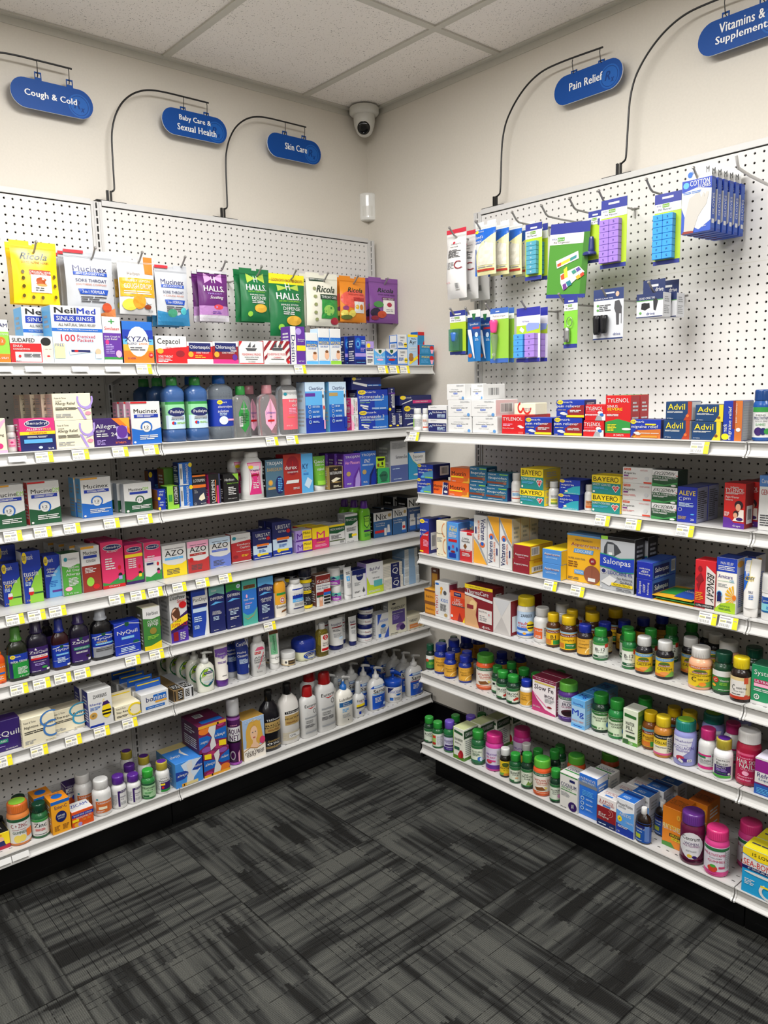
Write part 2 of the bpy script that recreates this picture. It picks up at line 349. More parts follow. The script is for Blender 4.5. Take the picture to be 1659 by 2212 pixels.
def bottle(name, kind, w, D, h, colr, art, rz=0, captop=None, collar=None):
    if kind == 'tube': return tube_pack(name, w, D, h, colr, art)
    p = PROF[kind]; cb, cc, cl = (colr.split('/')+['w', '-'])[:3]; n = p.get('n', 2); seg = 28; dr = D/w
    root = thing(name, (0, 0, 0))
    cs, sn = math.cos(rz), math.sin(rz)
    rot = lambda x, y, z: (x*cs-y*sn, x*sn+y*cs, z)
    def ring(r, z, q=dr, nn=n): return [rot(w/2*r*sup(math.cos(t), nn), w/2*min(r*q, max(dr, r*q) if q == dr else 9)*sup(math.sin(t), nn), z) for t in (2*PI*i/seg for i in range(seg))]
    def lathe(pts, m, part, q=dr, nn=n):
        mb = MB(); mb.rings([ring(r, z*h, q, nn) for z, r in pts], m); return mb
    clear = cb.startswith('G:')
    mb = lathe(p['b'], mat(cb, 'p'), 'body')
    l0, l1 = p['l']
    def surf(x, y, lift):
        z = (l0+(l1-l0)*y)*h; r = interp(p['b'], z/h); a = w/2*r
        X = max(-.985, min(.985, (x-.5)*2*.96)); Y = (1-abs(X)**n)**(1/n)
        return rot(X*(a+lift*.7), -(a*dr*Y+lift), z)
    if cl == '-': draw(mb, art, surf, 'p', slabs=14, base=.00035)
    mb.build('bottle_body', root)
    if cl != '-':
        lb = MB(); rr = []
        zs = [l0+(l1-l0)*i/4 for i in range(5)]
        for z in zs: rr.append([rot(w/2*interp(p['b'], z)*1.004*sup(math.cos(t), n), w/2*dr*interp(p['b'], z)*1.004*sup(math.sin(t), n), z*h) for t in (2*PI*i/seg for i in range(seg))])
        lb.rings(rr, mat(cl), cap0=False, cap1=False)
        draw(lb, art, surf, 'c', slabs=14, base=.00045); lb.build('label', root)
    cq = dr*p.get('cd', 1); cn = 2 if 'cd' in p else n
    mc = lathe(p['c'], mat(collar or cc, 'p'), 'cap', cq, cn)
    if kind in ('pill', 'gum', 'jar'):                                             # ribs round the lid
        z0, z1 = p['c'][1][0]+.02, p['c'][2][0] if kind != 'gum' else .97; z1 = min(z1, .965)
        for i in range(36):
            t = 2*PI*i/36; r = w/2*interp(p['c'], (z0+z1)/2); a = (r+.0004)*math.cos(t), (r+.0004)*math.sin(t)*dr; e = .0007
            mc.face([rot(a[0]-e*math.sin(t), a[1]+e*math.cos(t), z0*h), rot(a[0]+e*math.sin(t), a[1]-e*math.cos(t), z0*h), rot(a[0]+e*math.sin(t), a[1]-e*math.cos(t), z1*h), rot(a[0]-e*math.sin(t), a[1]+e*math.cos(t), z1*h)], mat(cc, 'p'))
    if captop:
        r = p['c'][-1][1]*.92*w/2; mc.face([rot(r*math.cos(i*PI/12), r*math.sin(i*PI/12), h+.0004) for i in range(24)], mat(captop, 'p'))
    if kind == 'can': mc.rings([ring(.97, .757*h), ring(.97, .77*h)], mat('s', 'p'))
    mc.build('pump_collar' if 'head' in p else 'cap', root)
    if 'head' in p:                                                               # pump head with its spout
        z0, z1, r = p['head']; hd = MB(); R = w/2*r; H = h
        hd.rings([[rot(R*.5*math.cos(t), R*.5*math.sin(t), z) for t in (2*PI*i/16 for i in range(16))] for z in (H*(z0-.02), H*(z0+(z1-z0)*.45))], mat(cc, 'p'))
        zz = H*(z0+(z1-z0)*.4); th = H*(z1-z0)*.55; Ls = w*.36
        for a, b in (((-R*.9, 1.0), (R*.5, 1.0)), ((R*.5, 1.0), (Ls, .55)), ((Ls, .55), (Ls*1.25, .4))):
            y0, y1 = R*.62*a[1], R*.62*b[1]; d0 = -th*.9*max(0, (a[0]-R)/Ls); d1 = -th*.9*max(0, (b[0]-R)/Ls)
            q = [(a[0], -y0, zz+d0+th*.15), (a[0], y0, zz+d0+th*.15), (a[0], y0*.8, zz+th*a[1]+d0*.4), (a[0], -y0*.8, zz+th*a[1]+d0*.4)]
            s = [(b[0], -y1, zz+d1+th*.15), (b[0], y1, zz+d1+th*.15), (b[0], y1*.8, zz+th*b[1]+d1*.4), (b[0], -y1*.8, zz+th*b[1]+d1*.4)]
            hd.rings([[rot(*v) for v in q], [rot(*v) for v in s]], mat(cc, 'p'))
        hd.build('pump_head', root)
    return root
def tube_pack(name, w, D, h, colr, art):
    cb, cc = (colr.split('/')+['w'])[:2]; root = thing(name, (0, 0, 0)); seg = 28; zc = .16
    def ring(z):
        t = max(0, (z-zc)/(1-zc)); rx = w/2*(.82+.18*t); ry = D/2*(1-t)**.75+.0012
        return [(rx*math.cos(a), ry*math.sin(a), z*h) for a in (2*PI*i/seg for i in range(seg))]
    mb = MB(); mb.rings([ring(z) for z in (zc, .2, .35, .5, .65, .78, .88, .94, .97, 1)], mat(cb, 'p'))
    def surf(x, y, lift):
        z = zc+(1-zc)*y; t = (z-zc)/(1-zc); rx = w/2*(.82+.18*t); ry = D/2*(1-t)**.75+.0012; X = max(-.985, min(.985, (x-.5)*2*.96))
        return (X*rx, -(ry*math.sqrt(1-X*X)+lift), z*h)
    draw(mb, art, surf, 'p', slabs=14, base=.0004); mb.build('tube_body', root)
    mc = MB(); mc.rings([[(w/2*r*math.cos(a), D/2*r*math.sin(a), z*h) for a in (2*PI*i/seg for i in range(seg))] for z, r in ((0, .76), (.01, .8), (zc-.005, .84), (zc, .8))], mat(cc, 'p')); mc.build('cap', root)
    return root
def pouch(name, w, D, h, colr, art):
    mb = MB(); m = mat(colr.split('/')[0]); nx, ny = 10, 8
    for k, (dz, c, sh) in enumerate(((0, colr.split('/')[0], 0), (.006, colr.split('/')[-1], .006), (.012, colr.split('/')[0], -.005))):
        top = []; bot = []
        for j in range(ny+1):
            for i in range(nx+1):
                x, y = (i/nx-.5)*w+sh, (j/ny-.5)*D; b = math.sin(PI*i/nx)*math.sin(PI*j/ny)
                top.append((x, y, dz+.0012+.0042*b)); bot.append((x, y, dz))
        fs = [(j*(nx+1)+i, j*(nx+1)+i+1, (j+1)*(nx+1)+i+1, (j+1)*(nx+1)+i) for j in range(ny) for i in range(nx)]
        mb.mesh(top, fs, mat(c, 'f'), True); mb.mesh(bot, fs, mat(c, 'f'))
        n = nx+1; e = [i for i in range(n)] + [j*n+nx for j in range(1, ny+1)] + [ny*n+i for i in range(nx-1, -1, -1)] + [j*n for j in range(ny-1, 0, -1)]
        mb.mesh(top+bot, [(e[q], e[(q+1) % len(e)], e[(q+1) % len(e)]+len(top), e[q]+len(top)) for q in range(len(e))], mat(c, 'f'))
    def on(p, q, l):
        b = math.sin(PI*p)*math.sin(PI*q); return ((p-.5)*w-.005, (q-.5)*D, .012+.0012+.0042*b+.0006+l)
    draw(mb, art, on, 'f', slabs=10, rows=8)
    return mb.build(name)
def hung_bag(name, w, D, h, colr, art):
    """a sealed bag: flat header with a hanger slot, a filled belly, crimped foot; origin at its foot centre"""
    mb = MB(); c = colr.split('/')[0]; nx, ny = 12, 16
    rnd = random.Random(hash(name+art[:9]) % 999)
    wob = [[rnd.uniform(-1, 1) for _ in range(nx+1)] for _ in range(ny+1)]
    def bulge(p, q):
        t = min(1, max(0, (q-.02)/.83)); v = math.sin(PI*min(1, t)**.8)**.7 if 0 < t < 1 else 0
        return v*(max(0, 1-abs(2*p-1)**2.6))**.7
    def edge(q): return 1-.035*math.sin(PI*min(1, q/.9))
    def pos(p, q, sgn, lift=0):
        i, j = p*nx, q*ny; i0, j0 = min(nx-1, int(i)), min(ny-1, int(j)); fi, fj = i-i0, j-j0
        wv = (wob[j0][i0]*(1-fi)+wob[j0][i0+1]*fi)*(1-fj)+(wob[j0+1][i0]*(1-fi)+wob[j0+1][i0+1]*fi)*fj
        b = bulge(p, q)
        return ((p-.5)*w*edge(q), sgn*(D/2*b+.0006+lift)+.0016*wv*b, q*h)
    for s in (-1, 1):
        vs = [pos(i/nx, j/ny, s) for j in range(ny+1) for i in range(nx+1)]
        fs = [(j*(nx+1)+i, j*(nx+1)+i+1, (j+1)*(nx+1)+i+1, (j+1)*(nx+1)+i) for j in range(ny) for i in range(nx) if not (j == ny-1 and nx//2-1 <= i <= nx//2)]
        mb.mesh(vs, fs, mat(c, 'f'), True)
    hh = h/ny
    draw(mb, art, lambda p, q, l: pos(min(1, max(0, p)), min(max(q, 0), 1), -1, l+.0004), 'f', slabs=12, rows=16, step=.00025)
    for q in (.885, .9): mb.face([pos(a, b, -1, .0009) for a, b in ((.01, q), (.99, q), (.99, q+.005), (.01, q+.005))], mat(c, 'f'))
    return mb.build(name)
def hung_card(name, w, D, h, colr, art, bl, rot=0):
    """hang card with its raised contents as parts; origin at the card's foot centre"""
    root = thing(name, (0, 0, 0)); c = colr.split('/')[0]; mb = MB(); t = .0012
    mb.box(-w/2, -t/2, 0, w/2, t/2, h, mat(c), .0004)
    draw(mb, art, lambda p, q, l: ((p-.5)*w, -t/2-l, q*h)); mb.build('card', root)
    for k, op in enumerate([b for b in bl.split(';') if b]):
        q = op[1:].split(','); pb = MB()
        if op[0] == 'G':
            x0, y0, x1, y1 = map(float, q[:4]); nc, nr = int(q[4]), int(q[5]); cc = q[6]; dp = float(q[7]); gx, gy = (x1-x0)/nc, (y1-y0)/nr
            for i in range(nc):
                for j in range(nr):
                    g = .018 if nc*nr > 1 else 0
                    a0, a1 = (x0+gx*(i+g)-.5)*w, (x0+gx*(i+1-g)-.5)*w; b0, b1 = (y0+gy*(j+g))*h, (y0+gy*(j+1-g))*h
                    pb.box(a0, -dp, b0, a1, -t/2, b1, mat(cc, 'p'), .0009)
                    if nc*nr > 1:
                        L = 'SMTWTFS'[::-1][j % 7]
                        draw(pb, 't.5,.5,.16,.36,%s,%s' % ('w' if nc == 1 and nr == 7 else 'n', L), lambda p, r, l: (a0+(a1-a0)*p, -dp-l, b0+(b1-b0)*r), 'p')
            pn = 'pill_compartments' if nc*nr > 1 else 'blister'
        elif op[0] in 'CK':
            if op[0] == 'C': x, y0, y1, r0, r1 = map(float, q[:5]); cc = q[5]; xa = xb = x
            else: xa, y0, xb, y1, r0, r1 = map(float, q[:6]); cc = q[6]; 
            if op[0] == 'K': xa, ya, xb, yb = .25, .62, .62, .06; r0, r1 = .14, .03; y0, y1 = yb, ya; xa, xb = xb, xa; r0, r1 = r1, r0
            R = []
            for i in range(9):
                f = i/8; r = (r0+(r1-r0)*f)*w*(1 if 0 < i < 8 else .8); zc_ = (y0+(y1-y0)*f)*h; xc_ = (xa+(xb-xa)*f-.5)*w; yq = -max(.006, min(.02, max(r0, r1)*w))
                R.append([(xc_+r*math.cos(s), yq+min(abs(r), .018)*math.sin(s)*.9, zc_) for s in (2*PI*m_/14 for m_ in range(14))])
            pb.rings(R, mat(cc, 'p')); pn = {'#15161a':'rubber_tip', '#e0478a':'rubber_bulb', '#e6eaf0':'thermometer'}.get(cc, 'packed_item')
        else:
            x, y, rx, ry = map(float, q[:4]); cc = q[4]
            pb.tube([((x-.5+rx*math.cos(s))*w, -.008, y*h+ry*h*math.sin(s)) for s in (2*PI*i/20 for i in range(21))], .0011, mat(cc)); pn = 'key_ring'
        pb.build(pn, root)
    return root
ORD = ['', 'second', 'third', 'fourth', 'fifth', 'sixth']
def make(row):
    kind, key, u, d, z, w, D, h, name, label, colr, art, ex = row
    cat = CAT.get(name, 'box')
    group = ('jars and bottles' if cat in ('bottle', 'jar') else 'packs')+' on the '+WHERE[key] if key[1] != 'H' else 'goods hanging on the %s wall hooks' % {'L':'left', 'R':'right'}[key[0]]
    side = key[0]; rz = ex.get('rz', 0)
    if kind == 'box':
        o = carton(name, w, D, h, colr, art)
        if ex.get('flap') or ex.get('tab'):
            fc = ex.get('flap') or ex['tab']; fb = MB(); hh = .028 if ex.get('flap') else .055
            if ex.get('flap'): fb.box(-w*.46, D/2-.0012, h, w*.46, D/2-.0004, h+hh, mat(fc), .0003); fb.face([(-w*.4, D/2-.0014, h+.016), (w*.4, D/2-.0014, h+.016), (w*.4, D/2-.0014, h+.02), (-w*.4, D/2-.0014, h+.02)], mat('y'))
            else:
                hh = ex['th']
                fb.box(-w*.42, -.0005, h, w*.42, .0005, h+hh, mat(fc), .0003)
                draw(fb, ex.get('ta', ''), lambda p, q, l: ((p-.5)*w*.84, -.0006-l, h+q*hh))
            fb.build('hanging_tab' if ex.get('tab') else 'raised_flap', o)
    elif kind == 'pouch': o = pouch(name, w, D, h, colr, art)
    elif kind == 'bag': o = hung_bag(name, w, D, h, colr, art)
    elif kind == 'card': o = hung_card(name, w, D, h, colr, art, ex.get('bl', ''))
    else: o = bottle(name, kind, w, D, h, colr, art, rz, ex.get('captop'), ex.get('collar'))
    X = Vector((1, 0, 0)) if side == 'L' else Vector((0, -1, 0)); Y = Vector((0, 1, 0)) if side == 'L' else Vector((1, 0, 0))
    P = Vector(place(side, u, d, z)); r = ROT[side]
    o.location = P; o.rotation_euler = (0, ex.get('tilt', 0), r)
    n = ex.get('n', 0)
    tag(o, label + (', foremost' if n else ''), cat, group)
    for k in range(1, n+1):
        c = copy_tree(o); c.location = P + Y*(ex['pitch']*k) + X*(ex.get('sx', 0)*k) + Vector((0, 0, ex.get('dz', 0)*k))
        tag(c, '%s, %s back' % (label, ORD[k]), cat, group)
# ================================================================ the room
def struct(name, mb): return tag(mb.build(name), kind='structure')
def quad(name, pts, m):
    mb = MB(); mb.face(pts, m); return struct(name, mb)
def slab(name, a, b, m):
    mb = MB(); mb.box(*a, *b, m); return struct(name, mb)
slab('floor', (X0-.1, Y0-.1, -.06), (.1, .1, 0), M_CARPET)
slab('wall_left', (X0-.1, 0, 0), (.1, .1, HC+.06), M_WALL)
slab('wall_right', (0, Y0-.1, 0), (.1, 0, HC+.06), M_WALL)
slab('wall_back', (X0-.1, Y0-.1, 0), (0, Y0, HC+.06), M_FAR)
slab('wall_side', (X0-.1, Y0, 0), (X0, 0, HC+.06), M_FAR)
slab('ceiling', (X0, Y0, HC), (0, 0, HC+.05), M_CEIL)
# suspended grid: 2 x 4 ft bays, wall angle round the edge
gb = MB(); x = -.34; xs = []
while x > X0: xs.append(x); x -= .61
ys = [-.77-1.22*k for k in range(4) if -.77-1.22*k > Y0]
for x in xs: gb.box(x-.0135, Y0, HC-.006, x+.0135, 0, HC-.0002, M_TRIM)
for y in ys: gb.box(X0, y-.0135, HC-.0058, 0, y+.0135, HC-.0003, M_TRIM)
struct('trim_1', gb)
wa = MB(); wa.box(X0, -.022, HC-.007, 0, 0, HC-.0004, M_TRIM); wa.box(X0, -.0025, HC-.03, 0, -.0002, HC-.004, M_TRIM); wa.box(-.022, Y0, HC-.0069, 0, -.022, HC-.0005, M_TRIM); wa.box(-.0025, Y0, HC-.03, -.0002, -.002, HC-.004, M_TRIM)
struct('trim_2', wa)
slab('baseboard_right', (-.012, Y0, 0), (-.0002, -.012, .114), M_KICK)
slab('baseboard_left', (X0, -.012, 0), (-.0002, -.0002, .114), M_KICK)
for i, (x, y) in enumerate(TROFFERS):
    t = thing('ceiling_light', (x, y, HC)); tag(t, 'flat white recessed ceiling light panel', 'light', 'ceiling lights behind the camera')
    fr = MB()
    for a in ((-.292, -.597, -.27, .597), (.27, -.597, .292, .597), (-.27, -.597, .27, -.575), (-.27, .575, .27, .597)): fr.box(a[0], a[1], -.014, a[2], a[3], -.0065, M_PLAST)
    fr.build('frame', t)
    le = MB(); le.face([(-.27, -.575, -.011), (-.27, .575, -.011), (.27, .575, -.011), (.27, -.575, -.011)], M_LENS); le.build('lens', t)
# ================================================================ wall shelving
IN = .0254
PANEL = .0593
def oct_hole(rx, rz): return [(rx*math.cos(a), rz*math.sin(a)) for a in (PI/4*k for k in range(8))]
def cells(mb, nu, nv, du, dv, hole, org, eu, ev, en, m, depth):
    """a sheet pierced on a grid: every cell is a ring of quads round a real hole with depth"""
    out = [(.5, 0), (.5, .5), (0, .5), (-.5, .5), (-.5, 0), (-.5, -.5), (0, -.5), (.5, -.5)]
    O, U, V, Nn = map(Vector, (org, eu, ev, en)); vs = []; fs = []
    for j in range(nv):
        for i in range(nu):
            c = O+U*(du*(i+.5))+V*(dv*(j+.5)); k = len(vs)
            vs += [tuple(c+U*(a*du)+V*(b*dv)) for a, b in out] + [tuple(c+U*a+V*b) for a, b in hole] + [tuple(c+U*a+V*b-Nn*depth) for a, b in hole]
            for q in range(8):
                r = (q+1) % 8; fs += [(k+q, k+r, k+8+r, k+8+q), (k+8+q, k+8+r, k+16+r, k+16+q)]
    mb.mesh(vs, fs, m)
def bx(mb, side, u0, u1, d0, d1, z0, z1, m):
    a, b = place(side, u0, d0, z0), place(side, u1, d1, z1)
    mb.box(min(a[0], b[0]), min(a[1], b[1]), z0, max(a[0], b[0]), max(a[1], b[1]), z1, m)
ZS = {'L1': 1.608, 'L2': 1.359, 'L3': 1.1366, 'L4': 0.892, 'L5': 0.6815, 'L6': 0.476, 'L7': 0.168, 'R1': 1.363, 'R2': 1.1346, 'R3': 0.907, 'R4': 0.6756, 'R5': 0.4436, 'R6': 0.157}
DS = {'L1': 0.4425, 'L2': 0.4425, 'L3': 0.403, 'L4': 0.403, 'L5': 0.403, 'L6': 0.403, 'L7': 0.403, 'R1': 0.4524, 'R2': 0.4, 'R3': 0.4, 'R4': 0.4, 'R5': 0.4, 'R6': 0.4}
TOP = 2.168
def eu_(side): return (-1, 0, 0) if side == 'L' else (0, -1, 0)
def en_(side): return (0, -1, 0) if side == 'L' else (-1, 0, 0)
def gondola(side, u0, first, label):
    u1 = u0+48*IN; root = thing('shelving_unit', place(side, (u0+u1)/2, .03, 0)); tag(root, label, 'shelving', 'white pegboard shelving units')
    inv = root.location.copy()
    def part(mb, name, par=root):
        o = mb.build(name, par)
        if par == root: o.location = -inv
        return o
    zt = 2.1345+.5*IN; rows = int((zt-.12)/IN); z = zt
    pm = MB(); k = 0
    for n in (12, 24, 24, rows-60):                                             # stacked pegboard panels with a hairline between
        cells(pm, 46, n, IN, IN, oct_hole(.0036, .0036), place(side, u0+IN, PANEL, z-n*IN), eu_(side), (0, 0, 1), en_(side), M_PANEL, .006)
        z -= n*IN
        bx(pm, side, u0+.02, u1-.02, .052, PANEL+.0003, z-.0006, z+.0006, M_TRIM)
    for a, b in ((u0+.019, u0+IN), (u1-IN, u1-.019)): bx(pm, side, a, b, .056, PANEL, .12, zt, M_PANEL)
    bx(pm, side, u0+.01, u1-.01, .026, .028, .1, TOP-.01, M_DARK)  # near-black sheet paints in the shade behind the peg holes
    part(pm, 'pegboard_panel')
    cp = MB(); bx(cp, side, u0+.019, u1-.019, .028, PANEL+.006, 2.1505, TOP, M_WHITE); part(cp, 'top_cap')
    def upright(u):
        ub = MB(); zb = .02; nz = int((2.162-zb)/IN)
        hole = [(.003, 0), (.003, .0095), (0, .0095), (-.003, .0095), (-.003, 0), (-.003, -.0095), (0, -.0095), (.003, -.0095)]
        cells(ub, 1, nz, .012, IN, hole, place(side, u-.006, PANEL+.004, 2.162-nz*IN), eu_(side), (0, 0, 1), en_(side), M_WHITE, .004)
        for s in (-1, 1):
            bx(ub, side, u+s*.006, u+s*.0185, .03, PANEL+.004, zb, 2.162, M_WHITE)
            bx(ub, side, u+s*.0085, u+s*.0105, PANEL+.004, PANEL+.0065, zb, 2.162, M_WHITE)
        bx(ub, side, u-.012, u+.012, .03, .045, zb, 2.162, M_DARK)  # near-black strip paints in the shade behind the slots
        part(ub, 'upright')
    if first: upright(u0)
    upright(u1)
    kb = MB(); kz = ZS[side+('7' if side == 'L' else '6')]
    bx(kb, side, u0+.002, u1-.002, .318, .326, .0005, kz-.033, M_KICK); bx(kb, side, u0+.001, u0+.014, .07, .318, .0005, kz-.033, M_KICK); bx(kb, side, u1-.014, u1-.001, .07, .318, .0005, kz-.033, M_KICK)
    bx(kb, side, u0+.03, u1-.03, .326, .3275, .004, .03, M_KICK)
    part(kb, 'kick_plate')
    return root
gondola('L', 0.0418, True, 'white pegboard shelving unit on the left wall, nearest the corner')
gondola('L', 0.0418+48*IN, False, 'white pegboard shelving unit on the left wall, at the left edge of the photo')
gondola('R', 0.7066, True, 'white pegboard shelving unit on the right wall, nearest the corner')
gondola('R', 0.7066+48*IN, False, 'white pegboard shelving unit on the right wall, at the right edge of the photo')
ORDS = ['top', 'second', 'third', 'fourth', 'fifth', 'sixth', 'bottom']
def shelf(side, key, u0, sec):
    z = ZS[key]; D = DS[key]; u1 = u0+48*IN; g = .0016; k = int(key[1]); last = (k == (7 if side == 'L' else 6))
    nm = ORDS[k-1] if not last else 'bottom'
    root = thing('shelf', place(side, (u0+u1)/2, PANEL+.01, z)); inv = root.location.copy()
    where = {'L0':'on the left wall, right of the shelf joints', 'L1':'on the left wall, left of the shelf joints', 'R0':'on the right wall, left of the shelf joints', 'R1':'on the right wall, right of the shelf joints'}[side+str(sec)]
    tag(root, '%s white metal shelf %s' % (nm, where), 'shelf', 'white metal shelves')
    def part(mb, name): o = mb.build(name, root); o.location = -inv; return o
    a, b = u0+g, u1-g; d0 = PANEL+.007; d1 = D-.013
    db = MB(); pierced = (side == 'L' and k >= 5) or (side == 'R' and k >= 3)
    if pierced:
        nu = 44; nv = int((d1-d0)/.027); du = (b-a)/nu; dv = (d1-d0)/nv
        hole = [(.0052, 0), (.0042, .002), (0, .0022), (-.0042, .002), (-.0052, 0), (-.0042, -.002), (0, -.0022), (.0042, -.002)]
        en = Vector(en_(side)); org = Vector(place(side, a, d0, z-.0003))
        cells(db, nu, nv, du, dv, hole, org, eu_(side), en, (0, 0, 1), M_WHITE, .0012)
        bx(db, side, a, b, d0, d1, z-.016, z-.0145, M_WHITE)
        for q in ((a, a+.001), (b-.001, b)): bx(db, side, q[0], q[1], d0, d1, z-.016, z-.0004, M_WHITE)
    else: bx(db, side, a, b, d0, d1, z-.016, z-.0003, M_WHITE)
    bx(db, side, a, b, d0, d0+.0012, z-.03, z-.0003, M_WHITE)
    part(db, 'deck')
    prof = [(-.014, 0), (0, 0), (.0006, -.0025), (-.0062, -.0045), (-.0075, -.012), (-.0068, -.021), (-.003, -.0285), (.0055, -.0335), (.0068, -.0335), (.0068, -.0365), (-.004, -.0365), (-.012, -.034), (-.0125, -.003)]
    cb = MB(); R = [[place(side, u, D+p, z+q) for p, q in prof] for u in (a, b)]
    n = len(prof); cb.mesh(R[0]+R[1], [(i, (i+1) % n, n+(i+1) % n, n+i) for i in range(n)], M_CHAN)
    for u, s in ((a, 1), (b, -1)):                                                # moulded end of the channel
        e = [(-.0135, .0006), (.001, .0006), (-.0035, -.008), (-.0035, -.02), (.002, -.029), (.0085, -.034), (.0085, -.0385), (-.0135, -.0375)]
        V = [place(side, u, D+p, z+q) for p, q in e]+[place(side, u+s*.0045, D+p, z+q) for p, q in e]; m = len(e)
        cb.mesh(V, [tuple(range(m)), tuple(range(2*m-1, m-1, -1))]+[(i, (i+1) % m, m+(i+1) % m, m+i) for i in range(m)], M_CHAN)
    part(cb, 'price_channel')
    if not last:
        for u in (u0+.012, u1-.012):
            kb = MB(); P = [(PANEL+.006, -.0165), (D-.03, -.0165), (D-.06, -.022), (PANEL+.11, -.038), (PANEL+.006, -.062)]
            V = [place(side, u+q, p, z+r) for q in (-.0012, .0012) for p, r in P]; m = 5
            kb.mesh(V, [tuple(range(m)), tuple(range(2*m-1, m-1, -1))]+[(i, (i+1) % m, m+(i+1) % m, m+i) for i in range(m)], M_WHITE)
            part(kb, 'bracket')
    else:
        if sec == 0:                                                              # black joint block where the base meets the corner
            jb = MB(); bx(jb, side, u0-.012, u0-.0005, D-.095, D-.008, z-.062, z-.004, M_KICK); part(jb, 'end_block')
for key in ZS:
    s = key[0]; u = 0.0418 if s == 'L' else 0.7066
    shelf(s, key, u, 0); shelf(s, key, u+48*IN, 1)
# ================================================================ hanging signs
M_BLUE = pmat('blue sign board', '#084795', .5, spec=.25); M_EDGE = pmat('white sign core', '#dfe6f0', .5); M_EMB = pmat('light blue emblem', '#1a5cae', .5, spec=.25); M_EMB2 = pmat('dark blue emblem', '#073a80', .5, spec=.25); M_INK = pmat('white lettering', '#f2f2f0', .4)
load_glyphs("ABCDEFGHIJKLMNOPQRSTUVWXYZabcdefghijklmnopqrstuvwxyz0123456789&+-.%#'! ")
ARM = [(.002, .036), (.012, .041), (.0165, .046), (.018, .06), (.019, .12), (.021, .205), (.027, .25), (.042, .295), (.068, .338), (.102, .370), (.14, .391), (.18, .402), (.23, .406), (.30, .4065), (.402, .4065)]
ARM_R = [(.002, .036), (.012, .041), (.019, .046), (.022, .06), (.025, .12), (.029, .2), (.036, .245), (.05, .285), (.075, .322), (.105, .353), (.14, .379), (.18, .398), (.22, .408), (.27, .411), (.34, .4105), (.447, .4065)]
def sign_holder(side, u, hooks, label):
    root = thing('sign_holder', place(side, u, .045, TOP)); root.rotation_euler.z = ROT[side]
    tag(root, label, 'sign holder', 'black wire sign holders'); sg = 1 if side == 'R' else -1          # arm runs along +local X on both walls
    b = MB(); b.box(-.055, -.018, 0, .05, .014, .0025, M_BLACK); b.box(-.012, -.004, .0025, -.005, .004, .04, M_BLACK); b.box(.001, -.004, .0025, .006, .004, .04, M_BLACK); b.build('base', root)
    K = ARM if side == 'L' else ARM_R; P = []
    for i in range(len(K)-1):                                                      # smooth curve through the bend points
        p = [K[max(0, i-1)], K[i], K[i+1], K[min(len(K)-1, i+2)]]
        for t in (0, .25, .5, .75): P.append(tuple(.5*(2*p[1][c]+(p[2][c]-p[0][c])*t+(2*p[0][c]-5*p[1][c]+4*p[2][c]-p[3][c])*t*t+(3*p[1][c]-p[0][c]-3*p[2][c]+p[3][c])*t**3) for c in (0, 1)))
    P.append(K[-1])
    a = MB(); a.tube([(x, 0, z) for x, z in P], .0031, M_BLACK); a.build('arm', root)
    for hx in hooks:
        h = MB(); h.tube([(hx, .0, .4055), (hx, -.002, .395), (hx+.001, .003, .366), (hx+.003, .013, .360), (hx+.006, .016, .366), (hx+.006, .017, .378)], .0014, M_BLACK, 6); h.build('hook', root)
